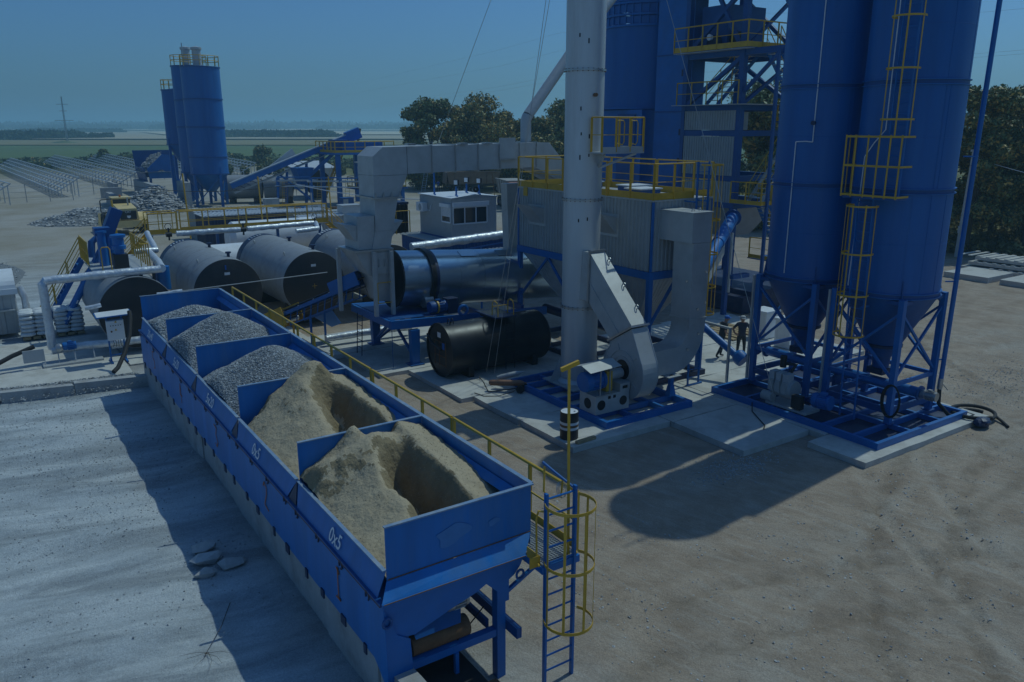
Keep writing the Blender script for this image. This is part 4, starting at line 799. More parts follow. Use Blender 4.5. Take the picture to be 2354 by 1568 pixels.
for x, y in ((20.5, 22.1), (21.4, 23.6), (21.2, 26.3)):
    hb = bag.part('roof_hatch', MB().box(x, x + 1.0, y, y + .8, 6.99, 7.22), BLUED); bag.part('hatch_lid', MB().box(x - .06, x + 1.06, y - .06, y + .86, 7.223, 7.27), WHITE, hb)
bag.bar('roof_ladder_rail', BLUE, (20.4, 25.2, 6.98), (20.4, 25.2, 8.5), .06); bag.bar('roof_ladder_rail', BLUE, (20.4, 25.7, 6.98), (20.4, 25.7, 8.5), .06)
for k in range(4): bag.tube('rung', BLUE, [(20.4, 25.2, 7.25 + .3 * k), (20.4, 25.7, 7.25 + .3 * k)], .015, 6)
bl = Thing('filter_house_ladder', 'blue ladder with yellow cage hoops climbing the right end of the filter house', 'ladder', (21.6, 20.1, .15))
ladder(bl, (21.44, 19.84, .15), (21.6, 20.1, 8.3), (1, 0, 0), .56, BLUE, .3, .07)
for x, y0_ in ((21.28, 20.1), (21.95, 20.1)): bl.bar('stay', BLUE, (x, 20.1, 6.9), (x, 20.62, 6.9), .05)
cage(bl, (21.62, 19.72), .38, R(150), R(390), 2.9, 8.2, (8.2, 6.3, 5.1, 3.9, 2.9), bars=4)
bl.box('foot_step', BLUE, 21.05, 21.85, 19.76, 19.84, .15, .2)

# ---------------------------------------------------------------- dryer drum and its inlet
dr = Thing('dryer_drum', 'shiny metal rotary dryer drum lying on a raised blue frame', 'dryer', (17, 30, .15))
DA = V(1, 0, -.068).normalized(); D0 = V(14.0, 29.95, 3.36); DL = 9.4; DR_ = 1.17
def dseg(a, b, r, m, nm, n=56, inner=None): return dr.part(nm, MB().lathe(D0 + DA * a, [(0, 0), (r, 0), (r, b - a), (0, b - a)], DA, n), m)
cuts = [.06, 1.42, 2.7, 3.9, 5.1, 6.3, 7.5, 8.7, DL]
for a, b in zip(cuts, cuts[1:]): dseg(a + .004, b - .004, DR_ + random.uniform(-.006, .006), DRUM, 'shell_plate')
dseg(0, .06, DR_ + .04, TAR, 'end_ring'); dseg(1.28, 1.5, DR_ + .10, TAR, 'riding_tyre'); dseg(1.52, 1.66, DR_ + .05, NAVY, 'chain_ring')
for a in (3.0, 4.9): 
    x_, y_, _ = frame(DA); up_ = V(-.0, -.42, .9).normalized(); q = D0 + DA * a + up_ * (DR_ + .01)
    ht = dr.bar('inspection_hatch', DRUM, q, q + DA * .75, .42, .03, up=up_); dr.bar('hatch_slot', TAR, q + DA * .5 + up_ * .02 + V(0, .1, .02), q + DA * .62 + up_ * .02 + V(0, .1, .02), .07, .01, up=up_, parent=ht)
FZ = 1.9
for y in (28.05, 31.9): dr.bar('frame_beam', BLUE, (13.0, y, FZ), (20.6, y, FZ - .35), .16, .34)
dr.bar('frame_beam', BLUE, (13.05, 28.1, FZ), (13.05, 31.9, FZ), .14, .30)
for x in (14.7, 17.2, 19.4): dr.bar('frame_cross', BLUED, (x, 28.15, FZ - .1), (x, 31.8, FZ - .1), .14, .24)
dr.plate('frame_deck', BLUED, [(13.1, 28.2, FZ + .15), (15.9, 28.2, FZ + .1), (15.9, 31.8, FZ + .1), (13.1, 31.8, FZ + .15)], (0, 0, 1), .02)
for x, y in ((14.0, 28.0), (14.0, 31.8), (17.2, 28.0), (19.3, 28.0), (17.2, 31.8)):
    dr.part('leg', MB().hexa([(x - .16, y - .13, .15), (x + .16, y - .13, .15), (x + .16, y + .13, .15), (x - .16, y + .13, .15), (x - .2, y - .13, FZ - .3), (x + .2, y - .13, FZ - .3), (x + .2, y + .13, FZ - .3), (x - .2, y + .13, FZ - .3)]), BLUE)
    dr.box('leg_foot', BLUED, x - .3, x + .3, y - .28, y + .28, .152, .19)
dr.bar('brace', BLUE, (14.0, 28.2, .5), (14.0, 30.2, FZ - .15), .1); dr.bar('brace', BLUE, (14.0, 31.6, .5), (14.0, 29.8, FZ - .15), .1)
dr.bar('brace', BLUED, (14.2, 31.8, .4), (16.2, 31.8, FZ - .3), .09)
for y in (29.0, 31.0): dr.cyl('support_roller', STEEL, (14.95, y, 2.45), (15.35, y, 2.45), .27, n=24)
motor(dr, (14.9, 28.35, FZ + .42), (1, 0, 0), .24, .75, BLUED); dr.part('gearbox', MB().box(15.66, 16.15, 28.12, 28.6, FZ + .1, FZ + .72), NAVY)
dr.cyl('coupling_guard', YEL, (15.2, 28.35, FZ + .42), (15.26, 28.35, FZ + .42), .27)
A = np.linspace(0, math.tau, 15)[:-1]; dr.part('lifting_lug', MB().path([(16.3 + .2 * math.cos(q), 28.0, FZ + .2 + .2 * math.sin(q)) for q in A], .07, 8, closed=True), BLUE)
ladder(dr, (12.7, 30.6, .15), (12.8, 30.6, FZ), (0, 1, 0), .5, NAVY, .32, .035)
dr.bar('corner_stay', BLUED, (13.05, 28.05, FZ - .15), (13.05, 28.05, .15), .02)
# feed chute box and uptake at the drum's cold end
up = Thing('exhaust_duct', 'grey box duct rising from the dryer inlet and crossing to the filter house', 'duct', (13.6, 30, 1.9))
for x, y in ((12.12, 30.9), (12.9, 29.1), (13.62, 29.05)): up.box('frame_post', GALV, x - .07, x + .07, y - .08, y + .08, FZ + .17, 4.68)
up.part('inlet_chute', MB().hexa([(12.75, 29.35, 3.75), (13.65, 29.35, 3.3), (13.65, 30.7, 3.3), (12.75, 30.7, 3.75), (12.22, 29.3, 4.68), (13.70, 29.3, 4.68), (13.70, 30.9, 4.68), (12.22, 30.9, 4.68)]), GALV)
up.part('chute_spout', MB().hexa([(13.2, 29.5, 2.6), (13.95, 29.5, 2.5), (13.95, 30.4, 2.5), (13.2, 30.4, 2.6), (12.9, 29.4, 3.7), (13.66, 29.4, 3.28), (13.66, 30.6, 3.28), (12.9, 30.6, 3.7)]), GALV)
up.box('box_flange', STEEL, 12.14, 13.80, 29.2, 31.0, 4.69, 4.76)
up.box('access_door', GALV, 12.98, 13.62, 29.26, 29.296, 3.75, 4.62)
for x in (13.05, 13.5): up.tube('door_bar', GALV, [(x, 29.24, 3.7), (x, 29.24, 4.64)], .02, 6)
for x in (13.15, 13.38): up.tube('door_handle', STEEL, [(x, 29.26, 4.05), (x, 29.18, 4.1), (x, 29.18, 4.3), (x, 29.26, 4.35)], .016, 6)
for q in ((12.95, 12.98, 2.62, 3.42), (13.60, 13.63, 2.62, 3.42), (12.95, 13.63, 3.425, 3.455), (12.95, 13.63, 2.59, 2.618)): up.box('guard_frame', YEL, q[0], q[1], 29.0, 29.03, q[2], q[3])
def sec(nm, pts, y0_=29.3, y1_=30.8, m=None): return up.part(nm, MB().plate([(x, y0_, z) for x, z in pts], (0, 1, 0), y1_ - y0_), m or GALV)
sec('lower_uptake', [(12.92, 4.765), (13.72, 4.765), (13.86, 5.46), (13.10, 5.46)], 29.3, 30.85); sec('upper_uptake', [(13.10, 5.465), (13.86, 5.465), (14.12, 6.72), (13.14, 6.72)])
up.box('side_box', GALV, 12.38, 13.09, 29.36, 30.75, 4.77, 6.08); up.box('uptake_flange', STEEL, 13.02, 14.28, 29.2, 30.9, 6.725, 6.79)
up.part('weather_hood', MB().hexa([(12.34, 29.5, 5.1), (12.375, 29.5, 5.1), (12.375, 30.5, 5.1), (12.34, 30.5, 5.1), (11.82, 29.5, 5.80), (12.375, 29.5, 5.72), (12.375, 30.5, 5.72), (11.82, 30.5, 5.80)]), GALV)
up.part('weather_hood', MB().hexa([(13.90, 29.5, 5.2), (13.93, 29.5, 5.2), (13.93, 30.5, 5.2), (13.90, 30.5, 5.2), (13.95, 29.5, 5.72), (14.42, 29.5, 5.80), (14.42, 30.5, 5.80), (13.95, 30.5, 5.72)]), GALV)
for k in range(4): up.plate('flange_rib', STEEL, [(13.08 + k * .35, 29.25, 6.79), (13.2 + k * .35, 29.25, 6.79), (13.14 + k * .35, 29.25, 7.0)], (0, -1, 0), .02)
sec('elbow_section', [(13.12, 6.795), (14.18, 6.795), (14.58, 7.62), (13.12, 7.62)], 29.31, 30.79); sec('elbow_section', [(13.12, 7.63), (14.58, 7.63), (14.58, 8.72), (13.55, 8.71), (13.12, 8.36)])
px = [14.6, 15.7, 16.8, 17.9, 19.0, 20.0, 20.9]
for i, (a, b) in enumerate(zip(px, px[1:])):
    za = lambda x: 7.66 + (x - 14.6) * .016; zb = lambda x: 8.72 + (x - 14.6) * .014
    sec('duct_section', [(a + .004, za(a)), (b - .004, za(b)), (b - .004, zb(b)), (a + .004, zb(a))], 29.3 + .004 * (i % 2), 30.8)
    up.box('duct_flange', STEEL, b - .02, b + .02, 29.25, 30.85, za(b) - .04, zb(b) + .04)
sec('end_section', [(20.94, 7.72), (22.4, 7.0), (22.4, 8.0), (21.6, 8.80), (20.94, 8.82)])
up.box('access_hatch', GALV, 18.95, 19.75, 29.23, 29.295, 8.15, 9.02); up.box('access_lip', STEEL, 18.93, 19.8, 29.2, 29.24, 8.08, 8.14)
for x in (14.6, 17.0, 18.2): up.box('duct_bracket', STEEL, x, x + .35, 29.2, 29.5, 8.76, 8.84)
up.part('duct_support', MB().hexa([(20.3, 30.3, .15), (20.9, 30.3, .15), (20.9, 30.8, .15), (20.3, 30.8, .15), (20.0, 30.3, 7.0), (21.3, 30.3, 7.0), (21.3, 30.8, 7.0), (20.0, 30.8, 7.0)]), GALV)
dp = Thing('dust_pipe', 'slanting grey round pipe rising from the end of the box duct', 'pipe', (20.8, 30.0, 8.8))
dp.part('pipe_elbow', MB().path([(20.75, 29.9, 8.8), (20.75, 29.9, 9.75), (20.85, 29.9, 9.95)], .24, 20), GALV); dp.part('pipe_run', MB().path([(20.86, 29.9, 9.96), (24.2, 30.2, 13.6), (30, 31, 19)], .235, 20), GALV)
# feed conveyor to the dryer
cv = Thing('dryer_feed_conveyor', 'blue belt conveyor with yellow guarded tail feeding the dryer drum', 'conveyor', (11, 34.4, .06))
c0, c1 = V(10.4, 35.4, .95), V(13.1, 30.5, 3.3); cd = (c1 - c0).normalized(); cs = cd.cross(V(0, 0, 1)).normalized(); cu = cs.cross(cd)
def cp(f, s_, h): return c0 + cd * f + cs * s_ + cu * h
CL = (c1 - c0).length
for s_ in (-.45, .45): cv.part('truss_chord', MB().bar(cp(.2, s_, 0), cp(CL, s_, 0), .07, .16, up=cu), BLUE); cv.bar('truss_chord', BLUE, cp(1.6, s_, -.55), cp(CL - .6, s_, -.55), .05)
for k in range(9):
    for s_ in (-.45, .45): cv.bar('truss_web', BLUE, cp(1.6 + k * .43, s_, -.53), cp(1.9 + k * .43, s_, -.06), .035)
cv.part('belt', MB().bar(cp(-.2, 0, .14), cp(CL + .2, 0, .14), .74, .03, up=cu), RUBBER); cv.part('return_belt', MB().bar(cp(0, 0, -.22), cp(CL, 0, -.22), .7, .02, up=cu), RUBBER)
cv.part('belt_load', MB().bar(cp(.4, 0, .17), cp(CL - .8, 0, .17), .46, .04, up=cu), GRAVB)
for k in range(6): cv.part('idler', MB().cyl(cp(.5 + k * .95, -.4, .06), cp(.5 + k * .95, .4, .06), .06, n=12), STEEL)
for s_ in (-.56, .56): cv.part('tail_guard', MB().plate([cp(-.55, s_, -.5), cp(1.55, s_, -.5), cp(1.55, s_, .32), cp(-.55, s_, .32)], cs, .02), YEL)
cv.part('tail_plate', MB().plate([cp(-.56, -.56, -.5), cp(-.56, .56, -.5), cp(-.56, .56, .1), cp(-.56, -.56, .1)], cd, .02), YEL); cv.part('tail_rib', MB().bar(cp(.5, -.58, -.5), cp(.5, -.58, .33), .05, .04), YEL)
cv.part('tail_drum', MB().cyl(cp(-.2, -.45, 0), cp(-.2, .45, 0), .2), STEEL); cv.part('tail_drum', MB().cyl(cp(1.3, -.45, -.3), cp(1.3, .45, -.3), .12), STEEL)
for s_ in (-.6, .6): cv.part('head_hood', MB().plate([cp(CL - 1.5, s_, -.1), cp(CL + .1, s_, -.1), cp(CL + .1, s_, .45), cp(CL - 1.5, s_, .45)], cs, .02), BLUE)
cv.part('head_cover', MB().bar(cp(CL - 1.5, 0, .46), cp(CL + .1, 0, .46), 1.2, .02, up=cu), BLUE)
cv.part('scraper_chute', MB().plate([cp(2.2, -.5, -.6), cp(3.3, -.5, -.6), cp(3.0, -1.1, -1.25), cp(2.4, -1.1, -1.25)], (0, 0, 1), .03), BLUE)
for f in (.9, 2.9):
    for s_ in (-.45, .45): q = cp(f, s_, -.5); cv.bar('conveyor_leg', BLUE if f > 1 else YEL, q, V(q.x, q.y, .06), .08)

# black fuel tank
ft = Thing('black_fuel_tank', 'large black horizontal fuel tank with hatch platform between dryer and stack', 'tank', (16.5, 26.0, .15))
ft.part('shell', MB().lathe((14.1, 26.0, 1.20), [(0, 0), (.98, 0), (1.01, .03), (1.01, 4.5), (.95, 4.58), (0, 4.62)], (1, 0, 0), 56), TAR)
ft.part('end_rim', MB().lathe((14.1, 26.0, 1.20), [(1.0, -.05), (1.05, -.05), (1.05, .06), (1.0, .06)], (1, 0, 0), 56), TAR)
for x in (15.0, 18.0): ft.box('saddle', TAR, x - .12, x + .12, 25.2, 26.8, .15, .65)
for x in (14.4, 14.55): A = np.linspace(0, math.pi, 8); ft.tube('lifting_eye', TAR, [(x, 25.85 + .1 * math.cos(q), 2.2 + .22 * math.sin(q)) for q in A], .02, 6)
ft.box('hatch', TAR, 16.2, 17.0, 25.7, 26.5, 2.19, 2.36); ft.box('hatch_deck', NAVY, 16.1, 17.1, 25.2, 26.7, 2.30, 2.355)
for x in (16.25, 16.98): ft.tube('hatch_rail', YEL, [(x, 25.25, 2.3), (x, 25.25, 2.76), (x, 25.32, 2.9), (x, 25.5, 2.95), (x, 25.65, 2.86), (x, 25.68, 2.3)], .022, 8)
ft.tube('hatch_rail', YEL, [(16.25, 25.66, 2.7), (16.98, 25.66, 2.7)], .018, 6)
ladder(ft, (16.6, 24.92, .3), (16.6, 24.95, 2.3), (1, 0, 0), .4, TAR, .3, .03, .012)
for z in (1.55, 1.35, 1.0, .65): ft.bar('gauge_rail', RUST, (14.05, 25.5, z), (14.05, 26.3, z), .02)
for y in (25.5, 26.0, 26.35): ft.bar('gauge_stile', RUST, (14.05, y, .6), (14.05, y, 1.6), .02)
ft.box('notice', WHITEP, 14.085, 14.095, 25.95, 26.2, 1.68, 1.88); ft.box('notice', CLOTHB, 14.02, 14.03, 25.55, 25.72, 1.3, 1.55)
ft.tube('burner_pipe', TAR, [(13.95, 26.75, 1.7), (13.9, 26.3, 1.45), (13.95, 25.7, 1.3)], .05, 10)
# small things on the slabs
bd = Thing('oil_barrel', 'dark steel barrel with white bands standing on the slab corner', 'barrel', (14.35, 18.25, .15))
bd.part('barrel_body', MB().lathe((14.35, 18.25, .15), [(0, 0), (.285, 0), (.29, .02), (.285, .04), (.285, .28), (.295, .30), (.285, .32), (.285, .57), (.295, .59), (.285, .61), (.285, .85), (.292, .87), (.285, .885), (.27, .875), (.27, .865), (0, .865)], n=36), BLACK)
for a, b in ((.32, .40), (.48, .565)): bd.part('white_band', MB().lathe((14.35, 18.25, .15), [(.287, a), (.288, b)], n=36), WHITE)
bd.part('lid', MB().lathe((14.35, 18.25, .15), [(.268, .868), (0, .87)], n=36), WHITE); bd.part('bung', MB().cyl((14.45, 18.12, 1.015), (14.45, 18.12, 1.04), .03, n=12), STEEL)
bd.part('rust_label', MB().lathe((14.35, 18.25, .15), [(.2872, .405), (.2872, .475)], n=36), RUST)
solo('wooden_block', MB().bar((14.2, 17.68, .20), (14.95, 17.72, .20), .13, .09), WOOD, 'short dark timber lying on the slab in front of the barrel', 'timber')
gc = Thing('gas_bottle_cart', 'reddish gas bottle lying on a small two wheeled cart beside the stack skid', 'gas cart', (15.2, 22.9, .15))
gc.part('bottle', MB().lathe((14.7, 23.5, .45), [(0, 0), (.06, .02), (.10, .08), (.11, .2), (.11, 1.15), (.07, 1.28), (.03, 1.32), (.03, 1.40), (0, 1.4)], (.75, -.65, .03), 20), BRASS)
gc.part('second_bottle', MB().lathe((15.1, 23.6, .52), [(0, 0), (.08, .04), (.10, .2), (.10, .8), (.04, .95), (.02, 1.1), (0, 1.1)], (.8, -.5, .22), 18), GREYP)
for x, y in ((15.45, 22.55), (15.75, 22.75)): gc.part('wheel', MB().lathe((x, y, .31), [(0, -.03), (.14, -.03), (.155, 0), (.14, .03), (0, .03)], (.6, .75, 0), 24), RUBBER)
gc.tube('cart_frame', BLACK, [(14.5, 23.2, .22), (15.0, 22.9, .28), (15.6, 22.65, .32)], .02, 6); gc.tube('cart_handle', BLACK, [(14.4, 23.6, .6), (14.3, 23.5, .75), (14.35, 23.3, .6), (14.5, 23.2, .22)], .018, 6)
gc.tube('gas_hose', RUBBER, [(15.6, 22.6, .45), (15.1, 22.5, .3), (14.6, 22.7, .18), (14.2, 23.0, .17), (14.1, 23.5, .17)], .014, 6)
# ---------------------------------------------------------------- filler silos on the right
def filler_silo(cx, cy, label, right):
    t = Thing('filler_silo', label, 'silo', (cx, cy, .37), 'tall blue filler silos')
    r = 1.45; h = 1.17
    rings = [4.4, 7.6, 10.75, 13.9, 17.0]
    for a, b in zip(rings, rings[1:]):
        sh = t.part('shell_section', MB().lathe((cx, cy, 0), [(r, a + .07), (r, b - .07)], n=64), SILOB)
        for q in (R(200 + 23 * len(t.o.children) % 60), R(285 - 17 * len(t.o.children) % 50), R(245)): t.bar('weld_seam', SILOB, (cx + (r + .001) * math.cos(q), cy + (r + .001) * math.sin(q), a + .09), (cx + (r + .001) * math.cos(q), cy + (r + .001) * math.sin(q), b - .09), .022, .012, up=(math.cos(q), math.sin(q), 0), parent=sh)
        t.part('weld_seam', MB().lathe((cx, cy, 0), [(r, (a + b) / 2 - .01), (r + .006, (a + b) / 2), (r, (a + b) / 2 + .01)], n=64), SILOB, sh)
    for k, z in enumerate(rings):
        for dz in (-.07, .07): t.part('flange', MB().lathe((cx, cy, 0), [(r - .02, z + dz - .012), (r + .06, z + dz - .012), (r + .06, z + dz + .012), (r - .02, z + dz + .012)], n=64), BLUE)
        t.part('flange_band', MB().lathe((cx, cy, 0), [(r + .005, z - .06), (r + .005, z + .06)], n=64), BLUED)
    t.part('roof', MB().lathe((cx, cy, 0), [(r, 17.0), (.3, 17.5), (0, 17.5)], n=48), BLUE)
    t.part('cone', MB().lathe((cx, cy, 0), [(r, 4.33), (.42, 2.35), (.42, 2.2), (.30, 2.2), (.26, 1.75), (0, 1.75)], n=48), BLUED)
    t.part('cone_ring', MB().lathe((cx, cy, 0), [(.55, 2.50), (.60, 2.50), (.60, 2.58), (.55, 2.60)], n=32), NAVY)
    t.box('discharge_valve', NAVY, cx - .32, cx + .32, cy - .28, cy + .28, 1.55, 1.75); t.bar('valve_arm', NAVY, (cx + .3, cy - .1, 1.66), (cx + .75, cy - .2, 1.66), .05)
    cs = [(-h, -h), (h, -h), (h, h), (-h, h)]
    for x, y in cs:
        t.box('leg', BLUE, cx + x - .09, cx + x + .09, cy + y - .09, cy + y + .09, .37, 4.35)
        d = V(-x, -y, 0).normalized(); q = V(cx + x, cy + y, 0)
        t.plate('leg_gusset', BLUED, [q + d * .05 + V(0, 0, 3.95), q + d * .35 + V(0, 0, 4.3), q + d * .28 + V(0, 0, 4.9), q + d * .18 + V(0, 0, 4.9)], V(-d.y, d.x, 0), .03)
        t.box('leg_plate', BLUED, cx + x - .16, cx + x + .16, cy + y - .16, cy + y + .16, .35, .37)
    for (xa, ya), (xb, yb) in zip(cs, cs[1:] + cs[:1]):
        A, B_ = V(cx + xa, cy + ya, 0), V(cx + xb, cy + yb, 0)
        t.bar('tie_beam', BLUE, A + V(0, 0, 1.62), B_ + V(0, 0, 1.62), .10, .12); t.bar('top_tie', BLUED, A + V(0, 0, 4.22), B_ + V(0, 0, 4.22), .09, .12)
        t.bar('low_beam', BLUED, A + V(0, 0, .75), B_ + V(0, 0, .75), .10, .2)
        t.bar('brace', BLUE, A + V(0, 0, 1.75), B_ + V(0, 0, 3.95), .075); t.bar('brace', BLUE, B_ + V(0, 0, 1.75), A + V(0, 0, 3.95), .073)
    return t
sA = filler_silo(24.4, 17.43, 'tall blue filler silo with a pale conduit, left one of the pair on the right', False)
sB = filler_silo(24.4, 14.33, 'tall blue filler silo with the yellow caged ladder, right one of the pair', True)
# conduit on the left silo
def on_silo(cx, cy, ang, z, r=1.475): return (cx + r * math.cos(R(ang)), cy + r * math.sin(R(ang)), z)
sA.tube('conduit', WHITE, [on_silo(24.4, 17.43, 205, 16.8), on_silo(24.4, 17.43, 205, 9.0)], .018, 6)
sA.tube('conduit', WHITE, [on_silo(24.4, 17.43, 205, 9.0), on_silo(24.4, 17.43, 196, 9.02), on_silo(24.4, 17.43, 183, 9.0)], .018, 6)
sA.tube('conduit', WHITE, [on_silo(24.4, 17.43, 183, 9.0), on_silo(24.4, 17.43, 183, 4.6)], .018, 6)
sA.part('level_sensor', MB().cyl(on_silo(24.4, 17.43, 204, 9.6, 1.42), on_silo(24.4, 17.43, 204, 9.6, 1.6), .07, n=14), NAVY)
for x, y in ((23.12, 18.75), (23.12, 15.62)): sA.bar('cable_tray', GALV, (x, y, .4), (x, y, 4.3), .09, .07)
fs = Thing('silo_skid', 'blue rectangular steel skid frame under the two filler silos', 'skid', (24, 15.7, .15))
skid(fs, 21.35, 26.45, 12.3, 18.85, .15, .36, BLUE, cross=(13.2, 14.3, 15.5, 16.3, 17.4), long_=(23.3, 25.0), w=.13)
fs.box('drip_plate', NAVY, 21.48, 26.3, 12.45, 18.7, .16, .17)
sw = Thing('screw_conveyor', 'horizontal blue screw conveyor tube under the filler silos', 'screw conveyor', (24.4, 15.9, .37))
sw.cyl('tube', BLUE, (24.4, 12.9, 1.22), (24.4, 18.9, 1.22), .17); sw.cyl('end_flange', BLUED, (24.4, 18.9, 1.22), (24.4, 18.96, 1.22), .24); sw.cyl('end_flange', BLUED, (24.4, 12.84, 1.22), (24.4, 12.9, 1.22), .24)
motor(sw, (24.4, 12.84, 1.22), (0.05, -1, 0), .15, .5, STEEL); sw.box('support', BLUED, 24.25, 24.55, 15.8, 15.95, .37, 1.06)
sw2 = Thing('inclined_screw_conveyor', 'light blue inclined screw tube rising left from the foot of the filler silos', 'screw conveyor', (23.1, 19.1, .4))
sw2.cyl('tube', BLUE, (23.1, 19.1, 1.05), (22.75, 22.6, 2.9), .14); sw2.part('gear_head', MB().lathe((23.12, 18.95, 1.0), [(0, 0), (.26, 0), (.28, .1), (.28, .3), (.18, .42), (0, .42)], (-.08, .85, .5), 20), BLUE)
motor(sw2, (23.2, 18.75, 1.35), (.9, -.2, .25), .15, .42, BLUE)
gfr = Thing('galvanised_frame', 'galvanised pipe frame standing on the skid left of the silos', 'frame', (22.3, 19.6, .15))
gfr.bar('post', GALV, (22.2, 18.9, .36), (22.2, 18.9, 2.4), .08); gfr.bar('post', GALV, (22.2, 21.6, .15), (22.2, 21.6, 2.4), .08); gfr.bar('cross_bar', GALV, (22.2, 18.86, 2.4), (22.2, 21.64, 2.4), .09, .07)
# ladders and cages
sl_ = Thing('silo_ladder', 'yellow caged blue ladder with a rest platform climbing the right filler silo', 'ladder', (22.7, 14.2, .37))
ladder(sl_, (22.6, 14.2, .36), (22.68, 14.45, 7.5), (0, 1, 0), .52, BLUE, .3, .06)
cage(sl_, (22.55, 14.45), .46, R(62), R(298), 3.1, 7.2, (3.1, 4.4, 5.7, 7.15), bars=5)
ladder(sl_, (22.86, 13.78, 7.45), (22.86, 13.78, 17.3), (0, 1, 0), .5, BLUE, .3, .06)
cage(sl_, (22.74, 13.78), .45, R(65), R(295), 9.2, 17.3, (9.69, 11.1, 12.5, 13.9, 15.3), bars=4)
sl_.plate('rest_platform', BLUED, [(22.35, 13.3, 7.38), (22.35, 15.05, 7.38), (22.95, 15.05, 7.38), (22.95, 13.3, 7.38)], (0, 0, 1), .06)
for z in (7.48, 8.35, 9.2):
    sl_.bar('cage_hoop', YEL, (22.33, 13.28, z), (22.33, 15.08, z), .012, .06); sl_.bar('cage_hoop', YEL, (22.33, 15.09, z), (22.95, 15.09, z), .06, .012, up=(0, 1, 0)); sl_.bar('cage_hoop', YEL, (22.33, 13.27, z), (22.95, 13.27, z), .06, .012, up=(0, 1, 0))
for y in (15.08, 14.75, 14.35, 14.0, 13.65, 13.3): sl_.bar('cage_strap', YEL, (22.325, y, 7.42), (22.325, y, 9.25), .05, .012, up=(1, 0, 0))
for x in (22.55, 22.8): sl_.bar('cage_strap', YEL, (x, 15.1, 7.42), (x, 15.1, 9.25), .045, .012, up=(0, 1, 0))
sl_.tube('ladder_conduit', WHITE, [(22.80, 14.15, 17), (22.82, 14.15, 9.4), (22.85, 14.5, 9.0), (22.85, 14.75, 8.6), (22.8, 14.8, 4.6)], .016, 6)
for z in (1.6, 4.0): sl_.bar('ladder_stay', BLUE, (22.68, 14.2, z), (23.2, 14.2, z), .05)
# riser pipe with hoses
rp = Thing('fill_pipe', 'long blue upright fill pipe beside the right filler silo', 'pipe', (25.75, 12.95, .9))
rp.cyl('pipe', BLUE, (25.72, 12.95, 1.45), (25.95, 12.95, 17), .075); rp.cyl('coupling', STEEL, (25.71, 12.95, 1.1), (25.72, 12.95, 1.46), .085); rp.bar('coupling_lever', STEEL, (25.8, 12.9, 1.25), (25.95, 12.8, 1.05), .03)
for z in (2.1, 4.7, 8.6): rp.bar('pipe_clamp', BLUE, (25.5, 13.15, z), (25.78, 12.93, z), .04)
rp.part('hose', MB().path([(25.71, 12.95, 1.1), (25.7, 12.9, .6), (25.85, 12.6, .25), (26.4, 12.25, .12), (26.9, 12.3, .1), (26.95, 12.7, .1), (26.5, 12.9, .12), (26.3, 12.6, .2)], .065, 12), RUBBER)
hz = Thing('black_hose_coil', 'thick black hose coiled on the dirt beside the right silo skid', 'hose', (27, 12.3, .05))
A = np.linspace(0, math.tau * 1.7, 44); hz.part('hose', MB().path([(27.0 + (.62 + .02 * q) * math.cos(q), 12.35 + (.5 + .02 * q) * math.sin(q), .07 + .018 * q) for q in A], .06, 10), RUBBER)
hz.part('hose_end', MB().path([(27.5, 11.9, .1), (27.2, 11.5, .07), (26.9, 11.2, .06)], .05, 10), RUBBER)
bag_ = MB(); nn = 14
vs_ = [(26.35 + .34 * math.sin(th) * math.cos(a) * (1 + random.uniform(-.15, .15)), 11.75 + .24 * math.sin(th) * math.sin(a) * (1 + random.uniform(-.15, .15)), .17 + .17 * math.cos(th)) for th in np.linspace(0, math.pi, 8) for a in np.linspace(0, math.tau, nn)[:-1]]
bag_.add(vs_, [(i * (nn - 1) + k, i * (nn - 1) + (k + 1) % (nn - 1), (i + 1) * (nn - 1) + (k + 1) % (nn - 1), (i + 1) * (nn - 1) + k) for i in range(7) for k in range(nn - 1)]); solo('dark_plastic_bag', bag_, NAVY, 'crumpled dark blue plastic bag on the ground by the hose', 'bag')
# air compressor
ac = Thing('air_compressor', 'grey three cylinder piston compressor with a blue motor on the silo skid', 'compressor', (21.95, 15.9, .37))
ac.box('base', GALV, 21.55, 22.3, 15.0, 16.6, .37, .45)
ac.part('crankcase', MB().lathe((21.95, 15.75, .95), [(0, 0), (.30, 0), (.33, .1), (.33, .75), (.26, .85), (0, .85)], (0, 1, 0), 24), GREYP)
for k in range(3): ac.part('cylinder_head', MB().box(21.62, 21.95, 15.85 + k * .27, 16.05 + k * .27, 1.1, 1.52), GREYL)
for k in range(3): ac.part('cooling_fins', MB().box(21.58, 21.64, 15.86 + k * .27, 16.04 + k * .27, .85, 1.25), GREYP)
ac.part('silencer', MB().cyl((22.2, 16.5, 1.55), (22.2, 16.5, 1.95), .11), BLACK); ac.tube('inlet_pipe', BLACK, [(22.2, 16.2, 1.4), (22.35, 16.1, 1.7), (22.2, 16.4, 1.7)], .07, 10)
motor(ac, (22.0, 15.05, .85), (.1, -.9, 0), .24, .6, BLUE); ac.box('control_box', BLACK, 21.5, 21.72, 15.2, 15.55, .5, .95); ac.cyl('receiver', GREYP, (21.6, 16.75, .62), (21.6, 16.35, .62), .17)
ac.tube('cable', RUBBER, [(21.7, 17.3, .36), (20.9, 16.6, .18), (20.2, 15.5, .17), (19.9, 15.3, .17)], .018, 6)
cr = Thing('cable_reel', 'black coil of cable hanging on the front leg of the right silo', 'cable coil', (23.1, 13.05, .6))
for k in range(3): A = np.linspace(0, math.tau, 23)[:-1]; cr.part('cable_loop', MB().path([(23.07 - .02 * k, 13.05 + (.26 + .03 * k) * math.cos(q), 1.15 + (.5 + .02 * k) * math.sin(q)) for q in A], .018, 6, closed=True), RUBBER)

